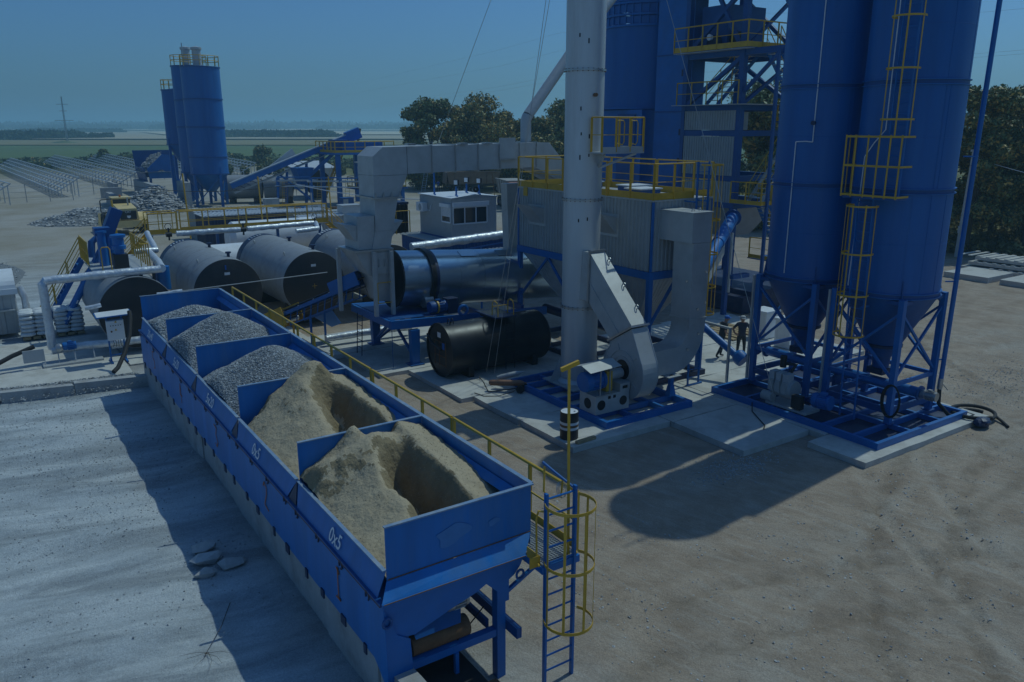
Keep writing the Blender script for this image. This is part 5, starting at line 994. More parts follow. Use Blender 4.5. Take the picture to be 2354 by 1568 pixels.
# ---------------------------------------------------------------- mixing tower
tw = Thing('mixing_tower', 'blue steel mixing tower with ribbed grey panels, stairs and yellow railed decks', 'tower', (35, 30.5, 0))
tw.box('base_skid', NAVY, 33.0, 38.2, 26.9, 33.5, .05, 1.15); tw.box('base_skid', NAVY, 32.4, 32.98, 26.9, 30.6, .05, .9)
cols = [(33.3, 28.75), (33.3, 32.6), (37.4, 28.75), (37.4, 32.6)]
for x, y in cols: tw.box('column', BLUED, x - .15, x + .15, y - .15, y + .15, 1.16, 19.5)
for z in (5.45, 6.85, 9.15, 10.45, 13.1, 16.5, 19.3):
    tw.box('deck_beam', BLUED, 33.16, 37.54, 28.62, 28.86, z - .16, z + .12); tw.box('deck_beam', BLUED, 33.18, 33.44, 28.88, 32.46, z - .158, z + .122); tw.box('deck_beam', BLUED, 37.26, 37.52, 28.88, 32.46, z - .158, z + .122)
    tw.box('deck_beam', BLUED, 33.16, 37.54, 32.48, 32.72, z - .16, z + .12)
for z0_, z1_ in ((5.6, 6.68), (6.98, 8.98), (9.3, 10.28)):
    tw.part('wall_panel', MB().corr((33.15, 32.5, z0_), (0, -3.62, 0), (0, 0, z1_ - z0_), (-1, 0, 0), .17, .045), GREYP)
    if z0_ > 9: tw.box('inner_wall', GREYP, 33.5, 37.2, 31.5, 31.6, z0_, z1_)
tw.part('mixer_hopper', MB().hexa([(34.6, 30.0, 3.6), (36.2, 30.0, 3.6), (36.2, 31.6, 3.6), (34.6, 31.6, 3.6), (33.5, 29.0, 5.3), (37.2, 29.0, 5.3), (37.2, 32.4, 5.3), (33.5, 32.4, 5.3)]), GREYP)
for z0_, z1_ in ((10.6, 12.9), (13.3, 16.3)):
    tw.bar('brace', BLUED, (33.3, 28.8, z1_), (33.3, 32.5, z0_), .2); tw.bar('brace', BLUED, (37.4, 28.8, z0_), (37.4, 32.5, z1_), .2); tw.bar('brace', BLUED, (33.4, 28.74, z0_), (37.3, 28.74, z1_), .16)
tw.bar('brace', BLUED, (33.3, 29.0, 13.4), (33.3, 30.8, 16.2), .18)
for z in (10.58, 13.24, 16.62):
    tw.plate('deck', GALV, [(32.6, 28.0, z - .02), (38.2, 28.0, z - .02), (38.2, 33.0, z - .02), (32.6, 33.0, z - .02)], (0, 0, 1), .03)
handrail(tw, [(33.0, 33.0, 10.6), (33.0, 28.7, 10.6)], 1.15, step=1.1, post=.06, mid=1, toes=False, r=.028)
handrail(tw, [(32.62, 33, 13.27), (32.62, 28.0, 13.27), (38.2, 28.0, 13.27)], 1.25, step=1.05, post=.07, mid=1, toe=.26, r=.03)
handrail(tw, [(32.62, 33, 16.65), (32.62, 29.9, 16.65)], 1.25, step=1.0, post=.08, mid=1, toe=.32, r=.03)
motor(tw, (34.4, 30.0, 13.9), (0, 1, 0), .35, .9, BLACK); tw.part('screen_drive', MB().lathe((33.6, 31.2, 13.7), [(0, 0), (.42, 0), (.42, .5), (.2, .6), (0, .6)], (1, 0, 0), 24), NAVY); tw.box('screen_box', BLUED, 33.9, 36.8, 30.5, 32.3, 13.3, 15.6)
tw.part('lamp', MB().lathe((33.2, 30.9, 13.95), [(0, 0), (.12, .02), (.16, .2), (0, .2)], (-1, 0, 0), 16), WHITE)
# stair tower on the right side
stairs(tw, (36.6, 26.9, 1.2), (33.9, 27.3, 5.6), (0, 1, 0), .8, BLUE, tm=GALV); stairs(tw, (33.4, 27.5, 5.7), (36.4, 27.1, 9.7), (0, 1, 0), .8, GALV, tm=GALV)
stairs(tw, (35.6, 26.6, 13.3), (32.6, 26.6, 17.6), (0, 1, 0), .9, BLUE, tm=GALV); stairs(tw, (33.6, 31.0, 10.6), (36.6, 31.0, 13.2), (0, 1, 0), .8, BLUE, tm=GALV); stairs(tw, (36.9, 27.4, 9.8), (33.8, 27.4, 13.2), (0, 1, 0), .8, BLUE, tm=GALV)
for z, xa, xb in ((5.6, 32.6, 34.2), (9.7, 35.8, 37.6), (2.6, 34.4, 36.0)):
    tw.plate('landing', BLUED, [(xa, 26.4, z), (xb, 26.4, z), (xb, 28.5, z), (xa, 28.5, z)], (0, 0, 1), .05); handrail(tw, [(xa, 28.4, z + .05), (xa, 26.42, z + .05), (xb, 26.42, z + .05)], 1.1, step=.8, post=.07, toe=.2)
tw.bar('landing_beam', BLUED, (33.3, 26.3, 13.1), (33.3, 28.6, 13.1), .22, .3); tw.bar('landing_beam', BLUED, (33.2, 26.3, 13.0), (38, 26.3, 13.0), .22, .3); tw.bar('landing_strut', BLUED, (33.3, 28.6, 11.2), (33.3, 26.6, 12.9), .16)
for x in (33.0, 36.9): tw.box('stair_post', BLUED, x - .07, x + .07, 26.3, 26.44, .05, 13)
# big inclined tube from the filter to the tower
it = Thing('dust_screw_tube', 'thick light blue inclined tube between the filter house and the mixing tower', 'screw conveyor', (29, 25.8, 3))
it.cyl('tube', BLUE, (26.2, 24.0, 3.6), (31.6, 27.3, 5.0), .26, n=28); it.cyl('upper_tube', BLUE, (28.6, 25.47, 4.22), (31.7, 27.36, 5.03), .30, n=28); it.cyl('end_flange', BLUED, (31.7, 27.36, 5.03), (31.78, 27.41, 5.05), .42, n=28)
it.bar('support', BLUED, (31.2, 27.1, 4.6), (31.2, 27.1, .1), .22); it.bar('support_frame', GALV, (31.0, 26.7, 4.4), (31.0, 26.7, 1.4), .1); it.bar('support_foot', BLUED, (31.0, 26.6, 2.2), (32.2, 26.6, 2.2), .3, .2)
it.part('trough', MB().hexa([(25.4, 23.4, 2.3), (30.4, 26.6, 3.4), (30.4, 27.2, 3.4), (25.4, 24.0, 2.3), (25.4, 23.4, 2.75), (30.4, 26.6, 3.95), (30.4, 27.2, 3.95), (25.4, 24.0, 2.75)]), GREYP)
# ---------------------------------------------------------------- hot storage silo beside the tower
hs = Thing('hot_storage_silo', 'very large blue storage silo behind the filter house', 'silo', (36.0, 38.8, 0))
cx_, cy_, r_ = 36.4, 39.0, 2.95
for a, b in ((10.6, 15.2), (15.35, 15.75), (15.95, 16.4), (16.6, 20.5)): hs.part('shell_section', MB().lathe((cx_, cy_, 0), [(r_, a), (r_, b)], n=72), SILOB)
for z in (10.55, 15.25, 15.85, 16.5): hs.part('flange', MB().lathe((cx_, cy_, 0), [(r_ - .02, z - .06), (r_ + .12, z - .06), (r_ + .12, z + .06), (r_ - .02, z + .06)], n=72), BLUE)
for k in range(40):
    q = math.tau * k / 40
    for z0_, z1_ in ((15.3, 15.8), (15.9, 16.45)): hs.bar('stiffener', BLUE, (cx_ + (r_ + .04) * math.cos(q), cy_ + (r_ + .04) * math.sin(q), z0_), (cx_ + (r_ + .04) * math.cos(q), cy_ + (r_ + .04) * math.sin(q), z1_), .04, .08)
hs.box('skirt', BLUE, 33.7, 38.8, 36.5, 41.3, 3.5, 10.45); hs.box('skirt_panel', BLUED, 33.64, 33.69, 37.0, 38.6, 4.0, 10.2)
for y in (36.6, 41.2): hs.box('leg', BLUED, 33.75, 34.1, y - .17, y + .17, .05, 3.5)
el = Thing('bucket_elevator', 'tall blue box section bucket elevator between storage silo and mixing tower', 'elevator', (34.8, 34.2, 0))
zz = [.1, 6.2, 10.3, 13.4, 16.5, 20.0]
for a, b in zip(zz, zz[1:]):
    el.box('casing', BLUE, 34.0, 35.0, 32.95, 34.35, a + .01, b - .01); el.box('casing_flange', BLUED, 33.94, 35.06, 32.89, 34.41, b - .03, b + .03)
    el.box('casing', BLUE, 34.15, 35.1, 34.5, 35.9, a + .01, b - .01); el.box('casing_flange', BLUED, 34.1, 35.15, 34.45, 35.95, b - .03, b + .03)
for z in (7.4, 9.0, 12.2): el.box('inspection_cover', NAVY, 33.97, 34.0, 33.4, 33.7, z, z + .35)
s2 = Thing('side_elevator', 'blue box column with yellow ladder cage left of the storage silo behind the stack', 'elevator', (34.5, 42.6, 0))
s2.box('casing', BLUED, 34.0, 35.0, 42.0, 43.4, .1, 20); 
for z in (11.0, 13.2, 15.5): s2.box('casing_flange', BLUED, 33.92, 35.05, 41.92, 43.46, z, z + .12)
handrail(s2, [(33.3, 41.9, 13.6), (33.3, 41.0, 13.6)], 1.8, step=.45, post=.09, toe=.4); s2.plate('deck', BLUED, [(33.2, 40.9, 13.5), (34, 40.9, 13.5), (34, 42, 13.5), (33.2, 42, 13.5)], (0, 0, 1), .06)
# things on the ground behind the silos
for i, (x, y, s_) in enumerate(((28.4, 20.9, .0), (28.9, 22.6, .0))):
    wb = Thing('white_cabinet', ('white box cabinet standing behind the left filler silo', 'second white cabinet farther back behind the filler silos')[i], 'cabinet', (x, y, .15), 'white cabinets behind the silos')
    wb.box('body', WHITEP, x, x + .8, y, y + .8, .17, 1.35); wb.box('lid', WHITE, x - .08, x + .88, y - .08, y + .88, 1.352, 1.45); wb.box('door', WHITE, x - .02, x - .002, y + .1, y + .7, .3, 1.25)
for i in range(7):
    o = solo('timber_plank', MB().box(27.6 + i * .32, 27.84 + i * .32, 23.4 + random.uniform(-.2, .2), 25.8 + random.uniform(-.3, .3), .17, .23), WOOD, ('leftmost', 'second from left', 'third from left', 'middle', 'third from right', 'second from right', 'rightmost')[i] + ' pale plank of the row laid behind the two workers', 'plank', 'planks laid behind the workers')
    o.rotation_euler = (0, 0, R(random.uniform(-4, 4)))
# ---------------------------------------------------------------- bitumen tanks
def bitumen_tank(cx, label, cross=None):
    y0_, y1_, r, cz = 37.0, 45.6, 1.55, 2.13
    t = Thing('bitumen_tank', label, 'tank', (cx, 41.3, .05), 'grey horizontal bitumen tanks side by side')
    ys_ = [37.02, 38.2, 39.4, 40.6, 41.8, 43.0, 44.3]
    for a, b in zip(ys_, ys_[1:]): t.part('cladding_sheet', MB().lathe((cx, a, cz), [(r - .02, 0), (r + random.uniform(-.008, .004), .01), (r + random.uniform(-.008, .006), b - a - .006)], (0, 1, 0), 64), TANK)
    t.part('end_band', MB().lathe((cx, 44.3, cz), [(r + .004, 0), (r + .004, .7), (r - .1, 1.0), (r - .6, 1.25), (0, 1.35)], (0, 1, 0), 64), NAVY)
    t.part('end_face', MB().lathe((cx, 37.0, cz), [(0, 0), (r - .03, 0), (r - .01, .012), (r - .01, .05)], (0, 1, 0), 64), BLACK)
    for k in range(5):
        a = R(98 + k * 6); q = V(cx + math.cos(a) * (r + .012), 44.5, cz + math.sin(a) * (r + .012)); t.bar('painted_mark', WHITEP, q, q + V(0, .38, 0), .07, .004, up=(math.cos(a), 0, math.sin(a)))
    for y in (37.9, 43.6): t.box('saddle', BLACK, cx - 1.2, cx + 1.2, y - .15, y + .15, .05, 1.1)
    for y in (37.9, 41.4): t.part('nozzle', MB().lathe((cx + .35, y, cz + r - .06), [(.07, 0), (.07, .18), (.13, .18), (.13, .25), (0, .25)], n=16), NAVY)
    for y in (38.5, 43.4):
        A = np.linspace(0, math.tau, 11)[:-1]; a = R(125); t.part('lifting_lug', MB().path([(cx + math.cos(a) * (r + .04), y + .09 * math.cos(q), cz + math.sin(a) * (r + .04) + .11 * math.sin(q)) for q in A], .022, 6, closed=True), GALV)
    t.box('type_plate', WHITEP, cx - .12, cx + .12, 36.985, 36.995, 2.95, 3.07)
    if cross: t.bar('cross_mark', YEL, (cx - .12, 36.992, 2.0), (cx + .12, 36.992, 2.0), .02, .006, up=(0, 1, 0)); t.bar('cross_mark', YEL, (cx, 36.992, 1.88), (cx, 36.992, 2.12), .02, .006, up=(0, 1, 0))
    return t
t1 = bitumen_tank(9.15, 'grey bitumen tank with black end, leftmost of the three behind the bins')
t1.bar('level_gauge', CLOTHB, (9.1, 36.98, 3.2), (9.1, 36.98, 3.4), .06, .04)
bitumen_tank(13.22, 'grey bitumen tank with black end, middle one of the three', True)
bitumen_tank(17.3, 'grey bitumen tank half hidden behind the upright duct, rightmost of three')
wire('tie_rod', [(5.9, 35.9, 2.62), (13.0, 34.6, 3.05)], 'thin pale pipe with small fittings crossing in front of the black tank ends', .022, GALV, 'pipe')

# polymer bitumen mixing tank with its machinery
pm = Thing('bitumen_mixing_tank', 'dark mixing tank with blue mixers and yellow rails on top, left of the tanks', 'tank', (5.2, 40, .05))
pm.part('shell', MB().lathe((5.2, 36.6, 1.78), [(1.53, .02), (1.55, .03), (1.55, 6.3), (0, 6.6)], (0, 1, 0), 56), TANK)
pm.part('end_face', MB().lathe((5.2, 36.6, 1.78), [(0, 0), (1.52, 0), (1.52, .02)], (0, 1, 0), 56), BLACK)
pm.box('deck', GALV, 3.95, 6.25, 38.5, 43.4, 3.28, 3.33); pm.box('deck_edge', BLACK, 3.9, 6.3, 38.42, 38.5, 3.1, 3.34)
pm.box('mixer_pedestal', BLACK, 4.85, 5.45, 39.15, 39.75, 3.332, 3.95)
pm.part('mixer_motor', MB().lathe((5.15, 39.45, 3.95), [(0, 0), (.2, 0), (.2, .2), (.30, .22), (.30, .38), (.24, .40), (.24, .72), (.32, .74), (.33, .86), (0, .92)], n=28), BLUE)
pm.part('mixer_column', MB().lathe((4.6, 40.4, 3.33), [(0, 0), (.2, 0), (.2, 1.5), (.26, 1.5), (.26, 1.6), (0, 1.62)], n=24), BLUE); pm.part('mixer_head', MB().box(4.35, 5.0, 40.3, 41.0, 4.7, 5.05), BLUED)
pm.part('mixer_column', MB().lathe((4.95, 40.6, 3.33), [(0, 0), (.24, 0), (.24, 1.35), (0, 1.4)], n=24), BLUE)
pm.cyl('blue_drum', BLUE, (7.0, 40.2, 2.0), (7.0, 40.2, 3.1), .3)
handrail(pm, [(6.22, 38.6, 3.33), (6.22, 43.3, 3.33)], 1.1, step=.6, post=.05, toes=False); handrail(pm, [(5.85, 38.55, 3.33), (6.22, 38.55, 3.33)], 1.1, step=.4, post=.05, toes=False)
handrail(pm, [(3.98, 43.3, 3.33), (3.98, 40.6, 3.33)], 1.1, step=.6, post=.05, toes=False)
pm.tube('grab_loop', YEL, [(4.3, 38.6, 3.33), (4.3, 38.6, 4.3), (4.36, 38.6, 4.4), (4.6, 38.6, 4.4), (4.66, 38.6, 4.3), (4.66, 38.6, 3.33)], .025, 8)
stairs(pm, (1.9, 43.0, .1), (3.95, 43.0, 3.35), (0, 1, 0), .75, BLUE, rail=True)
scv = Thing('additive_screw', 'pair of dark blue inclined screw tubes with a leaning motor box feeding the mixing tank', 'screw conveyor', (3, 41.8, .1))
for dy in (0, .45): scv.cyl('tube', BLUE, (2.75, 41.6 + dy, .6), (4.9, 41.6 + dy, 4.2), .13)
scv.bar('motor_box', BLUED, (5.0, 41.8, 4.55), (5.55, 41.8, 5.75), .7, .5); scv.bar('drive_neck', BLUED, (4.75, 41.8, 4.0), (5.0, 41.8, 4.55), .4, .35); scv.part('elbow', MB().path([(4.9, 41.8, 4.2), (4.6, 41.7, 4.5), (4.3, 41.5, 4.3), (4.2, 41.4, 3.6)], .16, 14), BLUED)
for k in range(5): scv.bar('tube_clip', WHITE, lerp((2.9, 41.45, .8), (4.6, 41.45, 3.65), k / 4), lerp((2.98, 41.45, .95), (4.68, 41.45, 3.8), k / 4), .05)

# insulated pipework
def foil_pipe(name, pts, r, label, n=14):
    pts = [Vector(p) for p in pts]; P = []
    for a, b in zip(pts, pts[1:]):
        k = max(2, int((b - a).length / .16)); P += [lerp(a, b, i / k) for i in range(k)]
    P.append(pts[-1]); t = Thing(name, label, 'pipe', tuple(pts[0]), 'foil wrapped pipes')
    P = [p + V(random.uniform(-.012, .012), random.uniform(-.012, .012), random.uniform(-.012, .012)) for p in P]
    t.part('pipe_wrap', MB().path(P, [r * random.uniform(.92, 1.07) for _ in P], n), FOIL); return t
fp = foil_pipe('insulated_pipe', [(1.85, 36.9, .62), (1.85, 36.9, 3.30), (1.98, 36.9, 3.46), (6.35, 36.9, 3.52)], .17, 'foil wrapped pipe rising from the pump and running over to the mixing tank')
for x in (5.55, 6.05): fp.bar('pipe_support', BLACK, (x, 37.0, .1), (x, 36.95, 3.35), .12)
foil_pipe('insulated_pipe', [(6.4, 36.95, 3.52), (6.7, 39.5, 3.45), (6.95, 43, 3.4)], .17, 'foil wrapped pipe along the right edge of the mixing tank deck')
foil_pipe('insulated_pipe', [(6.3, 43.0, 3.5), (7.3, 43.1, 3.48), (7.4, 44.5, 3.65), (7.45, 46, 4.0)], .14, 'bent foil pipe elbow left of the first bitumen tank')
foil_pipe('insulated_pipe', [(1.8, 36.85, .55), (2.8, 36.8, .6), (5.5, 36.35, .62)], .17, 'foil wrapped pipe lying low behind the control cabinet')
foil_pipe('insulated_pipe', [(8.7, 44.9, 4.0), (12.0, 44.75, 4.02)], .15, 'foil header pipe over the far end of the left bitumen tank'); foil_pipe('insulated_pipe', [(12.35, 44.75, 4.02), (16.3, 45.2, 4.05)], .15, 'foil header pipe over the middle bitumen tank'); foil_pipe('insulated_pipe', [(16.45, 45.2, 4.05), (15.9, 43.4, 3.95), (14.6, 43.2, 3.9)], .13, 'short bent foil pipe between middle and right bitumen tanks')
foil_pipe('insulated_pipe', [(18.0, 36, 3.62), (21, 36, 3.75), (24.6, 36, 3.9)], .22, 'long foil wrapped pipe running behind the dryer drum')
foil_pipe('insulated_pipe', [(3.15, 35.9, 2.35), (3.75, 35.85, 2.42)], .09, 'short foil sleeve on a thin pipe left of the mixing tank end'); foil_pipe('insulated_pipe', [(5.9, 35.9, 2.6), (6.9, 35.75, 2.66)], .09, 'short foil sleeve in front of the gap between tanks')
foil_pipe('insulated_pipe', [(12.0, 32.6, .5), (13.8, 32.5, .55), (16, 32.3, .55)], .16, 'foil wrapped pipe low behind the dryer frame')
for i, (x, y) in enumerate(((8.3, 44.8), (12.15, 44.75), (16.4, 45.2))):
    vv_ = Thing('pipe_valve', ('black valve at the left end of the header pipe', 'black valve between the two header pipes', 'black valve at the right end of the header pipe')[i], 'valve', (x, y, 3.5), 'valves on the header pipe')
    vv_.cyl('valve_body', BLACK, (x - .14, y, 4.0), (x + .14, y, 4.0), .13); vv_.bar('valve_stem', BLACK, (x, y, 3.7), (x, y, 4.35), .08); vv_.part('hand_wheel', MB().path([(x + .16 * math.cos(q), y, 4.42 + .16 * math.sin(q)) for q in np.linspace(0, math.tau, 13)[:-1]], .018, 6, closed=True), BLACK)
bp = Thing('blue_support_rail', 'thin blue rail running under the long foil pipe behind the dryer', 'rail', (21, 35.8, 3)); bp.bar('rail', BLUE, (18.6, 35.8, 3.1), (24.6, 35.8, 3.55), .06); 
for x in (19, 22): bp.bar('rail_post', BLUE, (x, 35.8, 0), (x, 35.8, 3.3), .08)
# pump under the riser
pu = Thing('bitumen_pump', 'small blue bitumen pump and motor at the foot of the foil riser', 'pump', (2.2, 36.2, .06))
motor(pu, (2.2, 36.5, .75), (1, 0, 0), .16, .5, BLUE); pu.box('pump_base', GALV, 1.4, 3.6, 36.0, 36.8, .06, .14); pu.part('pump_body', MB().lathe((1.95, 36.5, .7), [(0, 0), (.18, .02), (.2, .15), (.14, .25), (0, .25)], (1, 0, 0), 18), STEEL)
for x in (1.5, 2.0, 2.6, 3.3): pu.bar('pump_stand', GALV, (x, 36.3, .14), (x, 36.5, .55), .04)
pu.box('panel', GREYL, .75, 1.5, 36.1, 36.15, .35, .85)
# control cabinet with roof
cc = Thing('control_cabinet', 'white control cabinet on a blue stand with a small slanted roof', 'cabinet', (4.1, 35.5, .06))
for x in (3.82, 4.38): cc.bar('stand_leg', BLUE, (x, 35.55, .06), (x, 35.55, 2.02), .06); cc.bar('stand_foot', BLUE, (x, 35.15, .09), (x, 35.95, .09), .07)
cc.bar('stand_tie', BLUE, (3.82, 35.55, .35), (4.38, 35.55, .35), .05); cb = cc.box('cabinet_body', WHITEP, 3.78, 4.42, 35.28, 35.52, 1.02, 1.84)
cc.box('cabinet_door', WHITEP, 3.80, 4.40, 35.262, 35.278, 1.04, 1.82, parent=cb)
cc.plate('roof', BLUE, [(3.4, 35.05, 2.03), (4.75, 35.05, 2.05), (4.75, 35.8, 2.12), (3.4, 35.8, 2.1)], (0, 0, 1), .035); cc.plate('roof_sheet', WHITE, [(3.44, 35.08, 2.072), (4.71, 35.08, 2.092), (4.71, 35.77, 2.162), (3.44, 35.77, 2.142)], (0, -.1, 1), .008)
for x, z in ((4.12, 1.75), (4.1, 1.42)): cc.plate('warning_sign', YEL, [(x - .05, 35.258, z), (x + .05, 35.258, z), (x, 35.258, z + .09)], (0, -1, 0), .003, parent=cb)
for k in range(5): cc.part('switch_knob', MB().cyl((3.92 + k * .095, 35.26, 1.64), (3.92 + k * .095, 35.235, 1.64), .018, n=10), BLACK, cb)
cc.part('main_switch', MB().cyl((3.93, 35.26, 1.4), (3.93, 35.22, 1.4), .035, n=12), RUST, cb)
cc.box('junction_box', GREYL, 3.9, 4.3, 35.5, 35.6, .62, .68); 
for k in range(4): cc.tube('cable', RUBBER, [(3.95 + k * .1, 35.4, 1.02), (4.0 + k * .08, 35.42, .85), (3.95 + k * .11, 35.5, .68)], .010, 5)
solo('suction_hose', MB().path([(3.55, 32.9, .35), (3.75, 33.1, .45), (4.1, 33.6, .85), (4.45, 34.2, 1.45), (4.6, 34.6, 2.05), (4.62, 34.8, 2.25)], .085, 14), RUBBER, 'thick black hose standing up in a curve left of the far end of the bins', 'hose')
solo('ground_hose', MB().path([(-4, 35, .12), (-2.2, 35.0, .1), (-.6, 35.8, .35), (.4, 36.2, .7), (1.2, 36.3, .95)], .09, 12), RUBBER, 'black hose curving up from the ground at the left edge to the pump', 'hose')
solo('ground_hose', MB().path([(-5, 33.4, .1), (-2.5, 33.3, .1), (-.9, 33.4, .1)], .10, 12), RUBBER, 'upper black hose end lying by the kerb at the left edge', 'hose'); solo('ground_hose', MB().path([(-5, 32.75, .1), (-2.5, 32.6, .1), (-1.0, 32.75, .1)], .10, 12), RUBBER, 'lower black hose end lying on the gravel at the left edge', 'hose')
# sacks on pallets
def sack_stack(x, y, label, n=6):
    t = Thing('sack_pallet', label, 'sack stack', (x, y, .06), 'pallets of white sacks')
    for k in range(3): t.box('pallet_board', WOOD, x - .55 + k * .4, x - .25 + k * .4, y - .5, y + .5, .06, .18)
    for l in range(n):
        z = .2 + l * .19
        for i in range(2):
            for j in range(2):
                cx_, cy_ = x - .29 + i * .58 + random.uniform(-.03, .03), y - .27 + j * .54 + random.uniform(-.03, .03); mb = MB(); a, b, h = .30, .27, .095; nn = 12; vs = []
                for q, zz in ((.72, -1), (1, -.45), (1.02, .25), (.8, .9), (.35, 1.05)):
                    for k in range(nn): th = math.tau * k / nn; c_, s_ = math.cos(th), math.sin(th); e = (abs(c_) ** 4 + abs(s_) ** 4) ** -.25; vs.append((cx_ + a * q * c_ * e * random.uniform(.97, 1.03), cy_ + b * q * s_ * e, z + h + h * zz * random.uniform(.9, 1.05)))
                fs_ = [(r_ * nn + k, r_ * nn + (k + 1) % nn, (r_ + 1) * nn + (k + 1) % nn, (r_ + 1) * nn + k) for r_ in range(4) for k in range(nn)] + [tuple(range(4 * nn, 5 * nn))]
                mb.add(vs, fs_, True); t.part('sack', mb, SACK)
    return t
sack_stack(1.55, 42.0, 'pallet of white sacks left of the foil riser', 6); sack_stack(2.95, 42.0, 'pallet of white sacks right of the foil riser', 6)
solo('pallet_stack', MB().box(-.9, -.35, 42.0, 43.0, .05, .2).box(-.9, -.35, 42.0, 43.0, .28, .42).box(-.9, -.35, 42.0, 43.0, .5, .64).box(-.9, -.35, 42.0, 43.0, .72, .86).box(-.88, -.8, 42.02, 42.98, .2, .72).box(-.45, -.37, 42.02, 42.98, .2, .72), WOOD, 'pale wooden pallets stacked at the left edge of the picture', 'pallet')
# heater unit
hu = Thing('heater_unit', 'grey container unit with a rounded white top at the left edge', 'container', (0, 43.5, .05))
hu.part('wall', MB().corr((-3.6, 42.6, .25), (4.6, 0, 0), (0, 0, 2.0), (0, -1, 0), .5, .05), GREYP); hu.box('body', GREYP, -3.6, 1.0, 42.66, 45, .2, 2.25)
hu.part('rounded_top', MB().plate([(-3.6, 43.8 + 1.25 * math.cos(a), 2.3 + .75 * math.sin(a)) for a in np.linspace(0, math.pi, 14)], (1, 0, 0), 4.65), WHITE); hu.box('top_rim', WHITE, -3.65, 1.1, 42.5, 42.6, 2.05, 2.3)
hu.box('hatch', GREYL, -1.6, -.3, 43.3, 44.1, 3.04, 3.12); hu.box('door', GREYL, -.75, -.1, 42.53, 42.55, .4, 1.95); hu.box('shelf', GALV, .1, .9, 42.4, 42.55, 1.3, 1.36)
foil_pipe('insulated_pipe', [(1.2, 42.9, 2.3), (1.35, 42.8, 1.8), (1.35, 42.8, .4)], .15, 'foil pipe hanging down beside the white topped container')
# ---------------------------------------------------------------- middle yard
mw = Thing('tank_walkway', 'long yellow railed walkway bridge behind the bitumen tanks', 'walkway', (14.5, 54, 0))
mw.box('deck', GALV, 10.6, 20.5, 53.75, 54.6, 2.95, 3.0); mw.box('deck', GALV, 8.7, 10.3, 53.3, 54.6, 2.95, 3.0)
handrail(mw, [(10.7, 53.75, 3.0), (20.4, 53.75, 3.0)], 1.3, step=1.45, post=.11, mid=1, toe=.3, r=.035); handrail(mw, [(10.7, 54.6, 3.0), (20.4, 54.6, 3.0)], 1.3, step=1.9, post=.08, mid=1, toe=.1, r=.03)
handrail(mw, [(8.75, 53.3, 3.0), (10.4, 53.3, 3.0)], 1.3, step=.8, post=.09, mid=1, toe=.3, r=.035); handrail(mw, [(8.75, 54.6, 3.0), (10.4, 54.6, 3.0)], 1.3, step=.8, post=.07, mid=1, toe=.1, r=.03)
stairs(mw, (23.4, 54.2, .2), (20.5, 54.2, 3.0), (0, 1, 0), .8, YEL); stairs(mw, (6.0, 53.6, .2), (8.7, 53.6, 3.0), (0, 1, 0), .8, YEL)
for x in (9, 13, 17, 20): mw.box('column', BLUED, x - .08, x + .08, 54.1, 54.26, .05, 2.95)
wt = Thing('white_cylinder_tank', 'white horizontal tank behind the yellow walkway', 'tank', (18.6, 60, 0))
wt.part('shell', MB().lathe((15.0, 60, 1.5), [(0, 0), (.9, .1), (1.25, .45), (1.25, 6.7), (.9, 7.05), (0, 7.15)], (1, 0, 0), 40), WHITE)
for x in (16.2, 20.8): wt.box('saddle', BLACK, x - .15, x + .15, 59.2, 60.8, 0, .6)
wt2 = Thing('white_cylinder_tank', 'smaller white tank peeking out between the left and middle bitumen tanks', 'tank', (11.4, 49, 0)); wt2.part('shell', MB().lathe((10.6, 49, 1.5), [(0, 0), (.9, .1), (1.2, .4), (1.2, 5.0), (0, 5.3)], (1, 0, 0), 40), WHITE); wt2.box('saddle', BLACK, 12.2, 12.5, 48.3, 49.7, 0, .6)
for k in range(6): solo('steel_pipe', MB().cyl((9.6, 47.2 + .28 * k, .18 + (.0 if k % 2 else .25) + .15 * (k // 2)), (12.8, 47.2 + .28 * k, .18 + (.0 if k % 2 else .25) + .15 * (k // 2)), .12), STEEL if k % 2 else GALV, ('nearest', 'second nearest', 'third', 'fourth', 'fifth', 'farthest')[k] + ' steel pipe of the stack between left and middle bitumen tanks', 'pipe', 'pipes stacked behind the tanks')
def container(x0, x1, y0, y1, h, label, m, roof=ROOFM, z=0, name='site_container'):
    t = Thing(name, label, 'container', ((x0 + x1) / 2, (y0 + y1) / 2, z), 'containers in the middle yard')
    t.part('wall', MB().corr((x0, y0, z), (x1 - x0, 0, 0), (0, 0, h), (0, -1, 0), .25, .04), m); t.part('wall', MB().corr((x0, y1, z), (0, y0 - y1, 0), (0, 0, h), (-1, 0, 0), .25, .04), m)
    t.box('core', m, x0 + .03, x1, y0 + .03, y1, z, z + h - .02); t.part('roof', MB().corr((x0 - .1, y0 - .1, z + h), (x1 - x0 + .2, 0, 0), (0, y1 - y0 + .2, 0), (0, 0, 1), .3, .04), roof); t.box('roof_edge', roof, x0 - .1, x1 + .1, y0 - .1, y1 + .1, z + h - .06, z + h - .004); return t
container(15.0, 21.6, 66.2, 69.2, 2.6, 'grey container with a pale ribbed roof behind the walkway', NAVY); container(15.5, 22, 71, 74, 2.5, 'low container with pale roof just in front of the far silos', GREYP); container(22.5, 28.5, 64.5, 67.2, 2.2, 'flat pale roofed shed right of the white tank', GREYP); container(22.0, 27.5, 72.5, 75, 1.9, 'low pale roof near the far tank stands', GREYP)
container(24.3, 29.2, 44.4, 50, 2.35, 'blue ribbed container carrying the operator cabin', BLUED, GREYP); container(25.2, 28.2, 40.6, 43.0, 1.9, 'grey container with pale lid behind the dryer drum', GREYP, GREYL)
